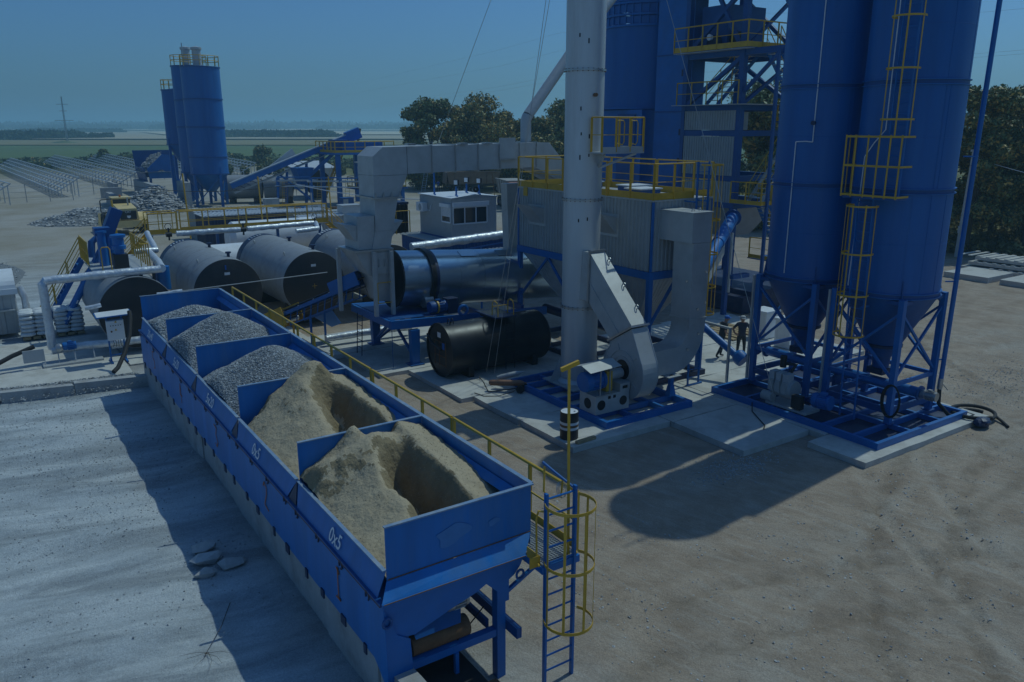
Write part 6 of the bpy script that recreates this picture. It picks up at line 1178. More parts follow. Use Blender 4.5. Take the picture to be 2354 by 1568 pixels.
ab = Thing('cabinet_box', 'pale box standing on the flat shed roof', 'box', (27.0, 66, 2.2)); ab.box('body', GREYL, 26.2, 27.9, 65.2, 66.4, 2.26, 2.9); ab.box('lid', GREYL, 26.15, 27.95, 65.15, 66.45, 2.902, 2.95)
# operator cabin
ca = Thing('operator_cabin', 'small grey operator cabin with a wide window standing on a container', 'cabin', (27, 47, 2.4))
cx0, cx1, cy0, cy1, cz0, cz1 = 25.36, 28.78, 44.85, 49.2, 2.42, 5.0
ca.part('wall', MB().corr((cx0, cy1, cz0), (0, cy0 - cy1, 0), (0, 0, cz1 - cz0), (-1, 0, 0), .16, .012), GREYP); ca.part('wall', MB().corr((cx0, cy0, cz0), (cx1 - cx0, 0, 0), (0, 0, cz1 - cz0), (0, -1, 0), .16, .012), GREYL)
ca.box('core', GREYP, cx0 + .012, cx1, cy0 + .012, cy1, cz0, cz1); ca.box('base_frame', BLUED, cx0 - .03, cx1 + .03, cy0 - .03, cy1 + .03, cz0 - .12, cz0 + .08)
ca.plate('roof', WHITE, [(cx0 - .08, cy0 - .1, cz1 + .02), (cx1 + .08, cy0 - .1, cz1 + .02), (cx1 + .08, cy1 + .1, cz1 + .05), (cx0 - .08, cy1 + .1, cz1 + .05)], (0, 0, 1), .05)
ca.plate('gable', GREYP, [(cx0, cy0 - .105, cz1 + .0), (cx1, cy0 - .105, cz1), (cx1, cy0 - .105, cz1 + .06), ((cx0 + cx1) / 2, cy0 - .105, cz1 + .24), (cx0, cy0 - .105, cz1 + .06)], (0, 1, 0), .02)
def window(t, p, u, v, n, cells, sill=True):
    """framed window: outer frame, mullions and panes, set on a wall at p spanned by u, v"""
    p, u, v, n = V(p), V(u), V(v), V(n).normalized(); w_ = t.part('window', MB().plate([p, p + u, p + u + v, p + v], n, .02), WHITEP)
    ud = u / cells; e = .06
    for c in range(cells):
        q = p + ud * c + ud.normalized() * e * .6 + v.normalized() * e + n * .021; t.part('pane', MB().plate([q, q + ud - ud.normalized() * e * 1.2, q + ud - ud.normalized() * e * 1.2 + v - v.normalized() * 2 * e, q + v - v.normalized() * 2 * e], n, .004), GLASS, w_)
    for c in range(cells + 1): q = p + ud * c + n * .03; t.part('mullion', MB().bar(q, q + v, .07, .05, up=n), WHITEP, w_)
    for q in (p, p + v): t.part('frame_rail', MB().bar(q + n * .03, q + u + n * .03, .07, .052, up=n), WHITEP, w_)
    return w_
window(ca, (25.46, cy0 - .015, 3.38), (2.55, 0, 0), (0, 0, 1.08), (0, -1, 0), 3); ca.box('shutter_box', WHITEP, 25.4, 28.1, cy0 - .2, cy0 - .03, 4.5, 4.78)
window(ca, (cx0 - .015, 46.05, 3.48), (0, -1.12, 0), (0, 0, .98), (-1, 0, 0), 1); ca.box('shutter_box', WHITEP, cx0 - .18, cx0 - .03, 44.9, 46.15, 4.45, 4.68)
for k in range(9): ca.box('shutter_slat', WHITEP, cx0 - .06, cx0 - .035, 45.0, 45.98, 4.40 - k * .068, 4.455 - k * .068)
acu = ca.part('air_conditioner', MB().box(cx0 - .42, cx0 - .05, 48.0, 48.95, 3.98, 4.55), WHITEP); ca.part('fan_grille', MB().lathe((cx0 - .43, 48.4, 4.26), [(0, 0), (.2, 0), (.22, .008)], (1, 0, 0), 24), GREYP, acu); ca.tube('pipe', WHITEP, [(cx0 - .1, 47.95, 4.1), (cx0 - .1, 47.6, 4.05), (cx0 - .1, 47.5, 4.3), (cx0 - .05, 47.45, 4.5)], .02, 6, parent=acu)
for i, (x, y) in enumerate(((25.8, 47.9), (26.4, 46.0), (28.3, 47.9), (28.5, 46.6))):
    ca.bar('roof_bar', BLUE, (x - .25, y - .6, cz1 + .1), (x + .3, y + .6, cz1 + .1), .09, .08); ca.bar('light_post', BLUE, (x, y, cz1 + .1), (x, y, cz1 + (1.5 if i == 0 else .7)), .09)
    if i: fl = ca.part('flood_lamp', MB().bar((x - .02, y, cz1 + .95), (x + .1, y + .04, cz1 + .95), .36, .36), BLACK); ca.part('lamp_glass', MB().bar((x - .05, y - .01, cz1 + .95), (x - .024, y, cz1 + .95), .28, .28), WHITEP, fl)
ca.part('horn_speaker', MB().lathe((27.9, 46.0, cz1 + .45), [(.05, 0), (.08, .12), (.2, .26)], (-.5, -.85, 0), 18), BLACK); ca.bar('antenna', RUST, (28.75, 45.0, cz1), (28.55, 45.0, cz1 + 1.5), .03)
cu = Thing('shelter_frame', 'yellow framed shelter with dark hanging curtain left of the cabin', 'shelter', (24.3, 51, 0))
cu.part('curtain', MB().corr((23.4, 51.2, 2.2), (2.0, 0, 0), (0, 0, 2.0), (0, -1, 0), .3, .12), BLACK); cu.box('roof', NAVY, 23.2, 25.5, 51.2, 53.5, 4.2, 4.35); handrail(cu, [(23.2, 50.7, 2.2), (25.3, 50.7, 2.2)], 1.6, step=1.0, post=.07, toes=False)
for x in (23.3, 25.3): cu.bar('post', NAVY, (x, 51.3, 0), (x, 51.3, 4.2), .1)
# ---------------------------------------------------------------- far concrete plant
def far_silo(cx, cy, r, z0, z1, label, rings, hat=True):
    t = Thing('cement_silo', label, 'silo', (cx, cy, 0), 'blue cement silos of the far plant')
    zz = [z0] + list(rings) + [z1]
    for a, b in zip(zz, zz[1:]): t.part('shell_section', MB().lathe((cx, cy, 0), [(r, a + .02), (r, b - .02)], n=48), SILOB)
    for z in rings + (z0, z1): t.part('flange', MB().lathe((cx, cy, 0), [(r - .02, z - .06), (r + .09, z - .06), (r + .09, z + .06), (r - .02, z + .06)], n=48), BLUED)
    t.part('cone', MB().lathe((cx, cy, 0), [(r, z0), (.5, z0 - 2.2), (0, z0 - 2.2)], n=40), BLUE); t.part('roof', MB().lathe((cx, cy, 0), [(r, z1), (.3, z1 + .25), (0, z1 + .25)], n=40), BLUED)
    for k in range(4): q = R(20 + 90 * k); t.bar('leg', BLUE, (cx + r * .95 * math.cos(q), cy + r * .95 * math.sin(q), 0), (cx + r * .95 * math.cos(q), cy + r * .95 * math.sin(q), z0 + .8), .3)
    for k in range(4): q, q2 = R(20 + 90 * k), R(110 + 90 * k); t.bar('brace', BLUE, (cx + r * .95 * math.cos(q), cy + r * .95 * math.sin(q), .3), (cx + r * .95 * math.cos(q2), cy + r * .95 * math.sin(q2), z0 - .2), .12)
    n = 14; P = [V(cx + r * math.cos(math.tau * k / n), cy + r * math.sin(math.tau * k / n), z1 + .1) for k in range(n)]
    for p in P: t.bar('post', YEL, p, p + V(0, 0, 1.15), .06)
    for h in (.6, 1.15): t.part('top_rail', MB().path([p + V(0, 0, h) for p in P], .04, 6, closed=True), YEL)
    if hat: t.part('vent_filter', MB().lathe((cx - .3, cy - .3, z1), [(.5, 0), (.5, 1.9), (.62, 1.95), (.62, 2.2), (0, 2.35)], n=24), GALV)
    return t
s1 = far_silo(24.6, 103.2, 2.2, 3.9, 16.2, 'largest blue cement silo of the far plant, in front of the other two', (5.9, 9.4, 12.6)); far_silo(24.6, 108.6, 2.1, 3.9, 16.6, 'blue cement silo half hidden behind the largest far silo', (9.4, 12.6)); far_silo(24.0, 114.5, 1.75, 7.2, 14.0, 'shortest blue cement silo at the left of the far plant', (), False)
s1.tube('lamp_mast', STEEL, [(23.2, 105, 16.2), (23.2, 105, 19)], .06, 6)
fb = Thing('far_aggregate_bin', 'blue hopper bin heaped with gravel left of the far silos', 'aggregate bin', (23.2, 128, 0))
fb.plate('wall', BLUE, [(21.6, 126, 2.2), (25.2, 126, 2.2), (25.4, 126, 5.4), (23.6, 126, 5.6), (21.4, 126, 3.6)], (0, -1, 0), .1); fb.plate('wall', BLUED, [(21.4, 126, 1.6), (21.4, 133, 1.6), (21.0, 133, 3.7), (21.0, 126, 3.7)], (-1, 0, 0), .1); fb.plate('wall', BLUED, [(21.2, 133, 2), (26, 133, 2), (26, 133, 6.0), (20.8, 133, 6.0)], (0, 1, 0), .1)
for x, y in ((21.8, 126.4), (25.2, 126.4), (21.8, 132.6)): fb.bar('leg', BLUED, (x, y, 0), (x, y, 2.4), .3)
fb.part('ramp_wall', MB().box(20.5, 21.2, 118, 133, 0, 1.8), CONCB)
def heap(name, label, cx, cy, rx, ry, h, m, stones, seed, cat='pile', group=None):
    n = 36; x = np.linspace(-1.15, 1.15, n); X_, Y_ = np.meshgrid(x, x); rr = np.hypot(X_, Y_) * (1 + .25 * (fbm(X_ * 2 + 9, Y_ * 2, 3, seed) - .5)); Z = np.clip(1 - rr, 0, 1) ** .9 * h * (1 + .5 * (fbm(X_ * 4, Y_ * 4, 3, seed + 3) - .5)) - .06
    mb = MB(); grid_mesh(mb, cx + X_ * rx, cy + Y_ * ry, Z); o = solo(name, mb, m, label, cat, group, (cx, cy, 0))
    k, s0, s1_, sm, fl = stones; i = RNG.integers(0, n, k); j = RNG.integers(0, n, k); ok = Z[j, i] > 0; i, j = i[ok], j[ok]
    P = np.stack([X_[j, i] * rx + RNG.normal(0, rx * .03, len(i)), Y_[j, i] * ry + RNG.normal(0, ry * .03, len(i)), Z[j, i] + .02], -1); so_ = stones_mesh('stones', P, RNG.uniform(s0, s1_, len(i)), sm, fl); so_.parent = o; so_['kind'] = 'stuff'; return o
o = heap('gravel_heap', 'gravel heaped in the far blue bin', 23.4, 129.5, 2.6, 3.6, 3.0, GRAVB, (700, .08, .2, GRAV, .7), 5, group='far material heaps'); o.location.z = 3.2
heap('rubble_heap', 'heap of dark angular stone slabs in front of the far silos', 17.2, 100.5, 4.6, 4.5, 3.1, GRAVB, (2600, .12, .38, ROCKM, .45), 15, group='far material heaps'); heap('rubble_heap', 'low spread of broken stone behind the loader', 9.6, 93, 5.0, 5.0, 1.5, GRAVB, (1600, .08, .26, ROCKM, .5), 25, group='far material heaps')
heap('gravel_heap', 'long low grey gravel windrow at the far left', -1.5, 62, 3.8, 9, .9, GRAVB, (1500, .03, .08, GRAV, .7), 35, group='far material heaps'); heap('gravel_heap', 'nearer low gravel spread at the left edge', -3.5, 52, 3.0, 6, .6, GRAVB, (1200, .03, .07, GRAV, .7), 45, group='far material heaps')
for i, (a, b, c, d_, h) in enumerate(((17.0, 17.5, 127, 134, 1.6), (14.6, 17.2, 122, 122.6, 1.4), (14.0, 14.6, 108, 113, 1.5), (20.6, 21.2, 98.5, 103, 3.2))): solo('concrete_wall_block', MB().box(a, b, c, d_, 0, h), CONCB, ('concrete wall beside the far gravel bin ramp', 'low concrete wall across the end of the ramp', 'concrete block wall left of the stone heap', 'tall concrete slab wall between stone heap and far silos')[i], 'wall', 'far concrete walls')
fc = Thing('far_conveyor', 'long blue covered belt conveyor rising to the far mixing tower', 'conveyor', (35, 106, 0))
a, b = V(26.28, 100.50, 2.48), V(41.16, 97.50, 8.45)
sd = (b - a).cross(V(0, 0, 1)).normalized(); upv = sd.cross((b - a).normalized())
fc.part('belt_cover', MB().bar(a + upv * .36, b + upv * .36, 1.3, .10, up=upv), GALV)
for s_ in (-.7, .7): fc.part('side_frame', MB().bar(a + sd * s_, b + sd * s_, .12, .6, up=upv), BLUE); fc.part('lower_chord', MB().bar(a + sd * s_ - upv * .9, b + sd * s_ - upv * .9, .08, .12, up=upv), GALV)
for k in range(22): q = lerp(a, b, k / 21); fc.bar('idler', BLACK, q + sd * .5 - upv * .35, q - sd * .5 - upv * .35, .12); fc.bar('web', NAVY, q - sd * .6 - upv * .2, lerp(a, b, min(1, (k + .8) / 21)) - sd * .6 - upv * .9, .07)
for k in (.35, .42, .58): q = lerp(a, b, k); fc.bar('leg', BLUE, q + sd * .5 - upv * .9, V(q.x + sd.x * .6, q.y + sd.y * .6, 0), .16); fc.bar('leg', BLUE, q - sd * .5 - upv * .9, V(q.x - sd.x * .6, q.y - sd.y * .6, 0), .16)
fc.bar('long_brace', BLUE, lerp(a, b, .36) - upv, V(35.4, 95.5, 0), .2); fc.part('head_box', MB().bar(lerp(a, b, .94), b + (b - a).normalized() * .8, 1.5, 1.3, up=upv), BLUE)
ftw = Thing('far_mixing_tower', 'blue far mixing tower with yellow railed decks behind the upright duct', 'tower', (39.5, 96, 0))
for x in (37.2, 41.8):
    for y in (93.2, 98.6): ftw.box('column', BLUE, x - .25, x + .25, y - .25, y + .25, 0, 6.3)
ftw.box('deck', BLUE, 36.6, 44.5, 92.6, 99.2, 6.15, 6.4); handrail(ftw, [(36.7, 99, 6.4), (36.7, 92.7, 6.4), (44.4, 92.7, 6.4)], 1.3, step=1.4, post=.12, toe=.3, r=.05); ftw.box('mixer_house', BLUE, 38.3, 43.5, 94, 98.5, 6.4, 7.6); ftw.box('cement_hopper', BLUED, 37.4, 39.0, 94.5, 96.5, 6.4, 7.9)
ftw.box('cabin', BLUE, 39.2, 43.8, 89.6, 92.4, 2.4, 5.2); ftw.box('cabin_roof', ROOFM, 39.0, 44, 89.4, 92.6, 5.2, 5.35); window(ftw, (39.18, 91.9, 3.4), (0, -1.6, 0), (0, 0, 1.4), (-1, 0, 0), 1)
ftw.box('lower_deck', BLUED, 38.0, 44, 88.4, 93, 2.2, 2.4); handrail(ftw, [(38.0, 92.5, 2.4), (38.0, 88.5, 2.4), (43.8, 88.5, 2.4)], 1.2, step=1.2, post=.1, toe=.2, r=.04)
for x in (38.2, 43.5): ftw.box('column', BLUE, x - .2, x + .2, 88.7, 89.1, 0, 2.2)
ftw.part('feed_hopper', MB().hexa([(33.6, 96.5, 2.6), (34.4, 96.5, 2.6), (34.4, 98, 2.6), (33.6, 98, 2.6), (33.0, 96, 4.6), (35.2, 96, 4.6), (35.2, 98.5, 4.6), (33.0, 98.5, 4.6)]), BLUE); ftw.bar('skip_rail', BLUE, (34.2, 97, 3.0), (38.2, 96, 6.6), .4); stairs(ftw, (37.8, 100.6, .1), (40.8, 100.6, 6.2), (0, 1, 0), .8, YEL)
def far_tank(x0, x1, y, r, label, m=TANK):
    t = Thing('storage_tank', label, 'tank', ((x0 + x1) / 2, y, 0), 'horizontal tanks of the far plant'); t.part('shell', MB().lathe((x0, y, r + .5), [(0, 0), (r, .02), (r, x1 - x0), (0, x1 - x0 + .2)], (1, -.35, 0), 40), m); t.part('end_face', MB().lathe((x1 + .05, y - .35 * (x1 - x0) * .94, r + .5), [(0, .3), (r * .98, .2)], (1, -.35, 0), 40), BLACK)
    for q in (.2, .8): x = x0 + (x1 - x0) * q; t.box('saddle', BLACK, x - .2, x + .2, y - .35 * (x - x0) - 1, y - .35 * (x - x0) + 1, 0, .9)
    return t
far_tank(26.8, 31.5, 106, 1.5, 'grey tank lying under the far conveyor next to the far silos'); far_tank(31.0, 34.5, 103, 1.5, 'grey tank under the middle of the far conveyor')
t = Thing('storage_tank', 'grey tank with dark open end right of the far conveyor legs', 'tank', (38.5, 106, 0)); t.part('shell', MB().lathe((40.5, 112, 2.2), [(0, 0), (1.7, .3), (1.7, 8.5)], (-.25, -1, 0), 40), TANK); t.part('end_face', MB().lathe((38.4, 103.7, 2.2), [(0, 0), (1.68, 0)], (-.25, -1, 0), 40), BLACK); t.box('saddle', BLACK, 38.5, 40.5, 106, 106.6, 0, 1)
hu = Thing('brick_hut', 'small grey hut with a pale sheet roof behind the far tanks', 'hut', (45.5, 127, 0)); hu.box('wall', GREYL, 42.5, 48.5, 124, 129, 0, 3.0); hu.plate('roof', ROOFM, [(41.8, 123.4, 3.0), (49, 123.4, 3.0), (49, 129.6, 3.9), (41.8, 129.6, 3.9)], (0, 0, 1), .12); hu.box('door', BLACK, 44, 45, 123.96, 124, .1, 2.1)
hu.part('gable_frame', MB().plate([(40.5, 131, 3.2), (46, 131, 3.2), (44.5, 131, 6.0)], (0, 1, 0), .2), ROOFM)
# solar racks ---------------------------------------------------------------
def solar_rack(a, b, label, panels=True):
    a, b = V(a), V(b); t = Thing('solar_rack', label, 'solar rack', tuple((a + b) / 2), 'empty solar panel racks in rows'); d = (b - a).normalized(); L = (b - a).length; sd = V(d.y, -d.x, 0) * -1
    for k in range(5): o_ = -sd * (.1 + k * .72) + V(0, 0, 2.62 - k * .45); t.bar('purlin', SOLAR, a + o_, b + o_, .20, .10)
    n = int(L / 3.2)
    for k in range(n + 1):
        q = lerp(a, b, k / n); t.bar('post', SOLAR, q - sd * .4, q - sd * .4 + V(0, 0, 2.5), .12); t.bar('post', SOLAR, q - sd * 2.5, q - sd * 2.5 + V(0, 0, 1.2), .12); t.bar('rafter', SOLAR, q - sd * .0 + V(0, 0, 2.62), q - sd * 3.1 + V(0, 0, .75), .12)
    return t
solar_rack((8.5, 214, 0), (12.8, 127, 0), 'long empty solar rack row at the far left'); solar_rack((18.6, 231, 0), (21.8, 137, 0), 'empty solar rack row in the middle of the field'); solar_rack((30.5, 248, 0), (29.8, 165, 0), 'empty solar rack row left of the far gravel bin'); solar_rack((43, 250, 0), (39, 170, 0), 'empty solar rack row running behind the far silos'); solar_rack((1.8, 140, 0), (4.2, 118, 0), 'end of an empty solar rack cut by the left edge'); solar_rack((54, 250, 0), (47, 160, 0), 'empty solar rack row right of the far silos')
fe = Thing('wire_fence', 'thin post and wire fence in front of the solar racks', 'fence', (10, 122, 0)); FP = [(-6, 121.5), (-2, 121.4), (1.8, 121.3), (5.8, 121.2), (8.45, 121.1), (11.1, 121), (14.6, 129.6), (18.8, 139.8), (24, 150), (30, 160), (36, 168), (44, 176)]
for x, y in FP: fe.bar('post', STEEL, (x, y, 0), (x, y, 2.3), .09)
for (x, y), (x2, y2) in zip(FP, FP[1:]):
    for h in (.6, 1.3, 2.1): fe.tube('wire', STEEL, [(x, y, h), (x2, y2, h)], .02, 4)
# scrub along the field and a few bushes
def scrub(name, label, pts, size, per, m): C = np.array([(x, y, h * .5) for x, y, h, w_ in pts]); Rr = np.array([(w_, w_, h * .55) for x, y, h, w_ in pts]); V_, F_ = leaf_cloud(C, Rr, len(C) * per, size); V_[:, 2] = np.maximum(V_[:, 2], .02); o = cloud_obj(name, V_, F_, [m, LEAFY], .06); return tag(o, label, 'scrub', kind='stuff')
P = []
for _ in range(420):
    f, l = random.uniform(188, 235), random.uniform(-170, 60); q = FL(f, l); P.append((q[0], q[1], random.uniform(.4, 1.3), random.uniform(1.5, 4)))
for _ in range(60):
    f, l = random.uniform(222, 245), random.uniform(-115, -70); q = FL(f, l); P.append((q[0], q[1], random.uniform(1, 2.4), random.uniform(2, 4)))
scrub('field_scrub', 'rough green scrub between the solar racks and the crop field', P, .42, 110, SCRUB)
P = [(x + random.uniform(-1, 1), y + random.uniform(-1, 1), random.uniform(1.6, 3.0), random.uniform(.7, 1.2)) for x, y in [lerp((40, 168, 0), (66, 150, 0), k / 20).xy[:] for k in range(20)]]; scrub('sapling_row', 'row of young dark saplings behind the far conveyor', P, .28, 260, SCRUB)
P = [(random.uniform(60, 95), random.uniform(30, 62), random.uniform(.4, 1.6), random.uniform(.6, 1.6)) for _ in range(220)] + [(random.uniform(63, 90), random.uniform(22, 34), random.uniform(.3, 1.3), random.uniform(.5, 1.4)) for _ in range(120)]; scrub('roadside_grass', 'dry yellow grass and weeds under the trees at right', P, .22, 150, GRASS)
# trees ----------------------------------------------------------------------
def tree(x, y, h, rx, label, seed, n=7000, size=.26, yellow=.3, trunk=.3, low=.18, name='broadleaf_tree'):
    rs = np.random.RandomState(seed); random.seed(seed); t = Thing(name, label, 'tree', (x, y, 0), 'broadleaf trees behind the plant')
    lean = rs.uniform(-.3, .3, 2); top = V(x + lean[0], y + lean[1], h * .8)
    tr = t.part('trunk', MB().path([(x, y, -.1), (x + lean[0] * .2, y + lean[1] * .2, h * .2), (x + lean[0] * .5, y + lean[1] * .5, h * .5), tuple(top)], [trunk, trunk * .8, trunk * .5, trunk * .15], 9), BARK)
    C, Rr = [], []
    for k in range(44):
        a = rs.uniform(0, math.tau); f = rs.uniform(low, .95); wd = rx * math.sin(math.pi * min(1, (f * .86 + .12))) ** .6 * rs.uniform(.35, .95); c = (x + math.cos(a) * wd, y + math.sin(a) * wd, h * f)
        C.append(c); s_ = rs.uniform(.24, .44) * rx; Rr.append((s_, s_, s_ * rs.uniform(.55, .85)))
        if k < 9: t.part('limb', MB().path([(x + lean[0] * .4, y + lean[1] * .4, h * f * .55), ((x + c[0]) / 2, (y + c[1]) / 2, h * f * .85), c], [trunk * .35, trunk * .22, trunk * .06], 6), BARK, tr)
    C, Rr = np.array(C), np.array(Rr); V_, F_ = leaf_cloud(C, Rr, n, size, surf=.45); o = cloud_obj('crown', V_, F_, [LEAFG, LEAFY], yellow, off=(x, y, 0)); o.parent = t.o; return t

# clutter of the far yard
for i, (x, y, l) in enumerate(((30.5, 96.0, 4.5), (33.5, 92.5, 4.0), (36.0, 90.0, 3.5))):
    pr = Thing('pipe_gantry', ('left blue pipe frame in front of the far tanks', 'middle blue pipe frame in front of the far tanks', 'right blue pipe frame beside the far tower')[i], 'pipe gantry', (x, y, 0), 'blue pipe frames of the far plant')
    for k in (0, 1): pr.bar('post', BLUE, (x + k * l * .8, y - k * l * .3, 0), (x + k * l * .8, y - k * l * .3, 3.6), .16)
    pr.bar('cross_bar', BLUE, (x, y, 3.6), (x + l * .8, y - l * .3, 3.6), .14); pr.tube('pipe', GALV, [(x - .5, y + .2, 3.2), (x + l, y - l * .37, 3.2)], .10, 8); pr.tube('pipe', WHITE, [(x - .3, y, 2.6), (x + l * .9, y - l * .35, 2.5)], .06, 8)
    ladder(pr, (x + .6, y - .3, 0), (x + .9, y - .3, 3.6), (1, -.3, 0), .5, YEL, .3, .06)
for i, (x, y, w_, h, m_, lb) in enumerate(((28.5, 94.5, 1.6, 1.2, GREYL, 'pale equipment box left of the far tank stand'), (35.2, 87.5, 1.4, 1.5, BLUED, 'dark blue equipment box near the far tower'), (31.5, 88.0, 1.8, .9, WHITE, 'low white equipment box in the middle yard'), (30.0, 78.0, 2.2, 1.1, GREYP, 'grey equipment box behind the shed roofs'), (36.5, 80.0, 1.2, 1.8, GREYL, 'upright pale cabinet right of the shed roofs'))):
    eb = Thing('equipment_box', lb, 'equipment box', (x, y, 0), 'equipment boxes of the far yard'); eb.box('body', m_, x, x + w_, y, y + w_ * .7, .05, h); eb.box('lid', m_, x - .05, x + w_ + .05, y - .05, y + w_ * .7 + .05, h + .002, h + .06); eb.box('door', GREYP, x + .1, x + w_ * .5, y - .02, y - .003, .15, h - .1)
for i, (x, y) in enumerate(((29.4, 86), (30.2, 86.3), (33.0, 84.5), (26.0, 90), (26.8, 90.2))): fd = Thing('far_drum', ('left drum of the pair before the far pipe frames', 'right drum of the pair before the far pipe frames', 'single drum nearest the cabin in the far yard', 'left drum of the pair near the far silo legs', 'right drum of the pair near the far silo legs')[i], 'drum', (x, y, 0), 'drums in the far yard'); fd.part('drum_body', MB().lathe((x, y, .02), [(0, 0), (.3, 0), (.31, .3), (.3, .6), (.31, .88), (.29, .9), (0, .88)], n=20), BLUE if i % 2 else RUST); fd.part('drum_ring', MB().lathe((x, y, .02), [(.302, .28), (.325, .3), (.302, .32)], n=20), BLACK)
for i, (x, y, h, rx, yl, lb) in enumerate((
    (60.5, 113, 13.4, 4.6, .12, 'dark green tree at the left end of the row behind the duct'), (63.5, 110, 12.2, 4.0, .55, 'lower yellowing tree second from the left behind the duct'), (66.5, 108, 13.8, 4.8, .5, 'tall golden tree in the middle behind the duct'),
    (71, 107, 12.2, 4.2, .5, 'yellowing tree right of the tall golden one'), (75, 104, 11.0, 4.2, .35, 'lower tree just left of the slanting dust pipe'), (80, 103, 14.0, 4.8, .2, 'dark tree directly left of the stack'),
    (86, 100, 14, 4.6, .25, 'tree hidden mostly behind the stack'), (92, 96, 14.5, 5.0, .25, 'tree seen under the slanting beams left of the mixing tower'), (84, 70, 15.0, 4.8, .22, 'tree seen through the mixing tower frame'), (64, 51, 12.6, 4.0, .22, 'dark tree between mixing tower and left filler silo'), (69, 49.5, 13.4, 4.2, .25, 'tree close behind the left filler silo'))):
    tree(x, y, h, rx * 1.25, lb, 100 + i, n=21000, size=.25, yellow=yl, trunk=.30, low=.08)
for i, (x, y, h, rx, yl, lb) in enumerate(((63.5, 31.6, 12.9, 3.2, .30, 'tall tree beside the concrete pole at right'), (67.0, 29.0, 11.8, 3.8, .30, 'broad tree at the right edge with two trunks below'), (69.5, 25.5, 10.5, 3.8, .25, 'lower pale leaved tree cut by the right edge'), (72, 34, 12.5, 4.2, .35, 'tree filling the gap behind the concrete pole'), (80, 30, 12, 4.5, .35, 'tree standing farther back at the right edge'))):
    tree(x, y, h, rx, lb, 200 + i, n=30000, size=.17, yellow=yl, trunk=.24, low=.2)
tree(62, 205, 4.6, 2.4, 'single bushy tree standing in the crop field right of the far silos', 301, n=2600, size=.42, yellow=.1, trunk=.2, low=.15); tree(30, 236, 3.6, 1.8, 'small dark tree above the solar racks left of the far silos', 302, n=1600, size=.42, yellow=.05, trunk=.2, low=.3)
dt = Thing('dead_trunk', 'bare leaning dead tree trunk in the field behind the far conveyor', 'tree', (72, 170, 0)); dt.part('trunk', MB().path([(72, 170, 0), (72.2, 170, 4), (73.2, 169.5, 9)], [.45, .4, .25], 8), BARK); dt.part('limb', MB().path([(72.1, 170, 3.5), (71.3, 170.4, 5.2)], [.2, .08], 6), BARK)
# pylon, poles, wires ----------------------------------------------------------
py = Thing('power_pylon', 'tall thin power pylon standing in the field at far left', 'pylon', (48, 512, 0)); 
for sx, sy in ((-1, -1), (1, -1), (1, 1), (-1, 1)): py.bar('pylon_leg', STEEL, (48 + sx * .4, 512 + sy * .4, 0), (48 + sx * .15, 512 + sy * .15, 25), .28)
for k in range(9): z = 1 + k * 2.6; py.bar('lattice', STEEL, (47.65 + k * .03, 511.6, z), (48.35 - k * .03, 511.6, z + 2.4), .12)
for z, l in ((12.5, 5), (21, 3.2), (17.5, 2)): py.bar('cross_arm', STEEL, (48 - RT.x * l, 512 - RT.y * l, z), (48 + RT.x * l, 512 + RT.y * l, z), .3)
heap('earth_mound', 'small dark mound at the foot of the far pylon', 46.5, 512, 9, 9, 2.0, SCRUB, (10, .1, .2, ROCKM, .5), 65, 'mound')
cp = Thing('concrete_pole', 'grey concrete utility pole standing by the trees at right', 'pole', (61.1, 30.9, 0)); cp.part('pole', MB().cyl((61.1, 30.9, -.1), (61.4, 30.9, 7.7), .22, .16, 12), CONC); cp.box('pole_cap', CONC, 61.2, 61.6, 30.7, 31.1, 7.7, 7.85); cp.box('meter_box', GREYL, 60.8, 61.0, 30.7, 31.0, 1.8, 2.3); cp.bar('insulator', WHITE, (61.3, 30.8, 7.2), (61.2, 30.5, 7.4), .08)
wire('service_wire', sag((61.3, 30.9, 7.3), (66, 20, 5.2), .5), 'thin wire running right from the concrete pole', .02, WHITE)
for i, P in enumerate(([(170.3, 538.6, 23.3), (109.7, 169.1, 27.1), (105.9, 140.9, 28.1), (108.5, 95.2, 27.3), (118.8, 62.5, 24.6), (121.1, 54.7, 24.7)], [(167.1, 588.8, 17.8), (109.2, 168.2, 23.3), (105.3, 140.0, 24.5), (107.9, 94.4, 23.6), (117.4, 61.7, 19.1), (120.3, 53.5, 19.4)], [(188.3, 524.6, 17.2), (108.5, 167.2, 18.6), (104.6, 139.0, 19.7), (107.4, 93.5, 19.8), (117.3, 61.6, 18.6), (120.3, 53.4, 18.9)], [(188.0, 524.3, 15.6), (108.3, 167.0, 17.7), (104.4, 138.7, 18.7), (108.3, 92.4, 18.4)])): wire('power_line', P, ('highest overhead power line crossing the sky behind the stack', 'second overhead power line crossing the sky', 'third overhead power line crossing the sky', 'lowest overhead power line crossing the sky')[i], .012, GALV, 'power line', 'overhead power lines')
wire('yard_cable', sag((20.8, 61, 5.2), (13.2, 100, 3.5), .8), 'cable strung from the yellow lamp pole towards the stone heap', .03, BLACK); wire('yard_cable', sag((20.8, 61, 5.2), (29.5, 49, 4.6), .5), 'cable strung from a yellow pole to the cabin side', .03, WHITE)
for i, (x, y, h) in enumerate(((13.0, 62, 6.2), (18.4, 62, 5.8), (24.0, 62, 5.6), (22.5, 62, 4.4), (6.6, 50, 5.5))): o = solo('yellow_pole', MB().cyl((x, y, 0), (x - .15, y, h), .06, .05, 8), YEL if i != 3 else GALV, ('yellow lamp pole in front of the far silos', 'yellow pole behind the middle of the walkway', 'yellow pole near the right end of the walkway', 'short grey pole near the right end of the walkway', 'thin yellow pole rising left of the walkway stairs')[i], 'pole', 'poles in the middle yard')
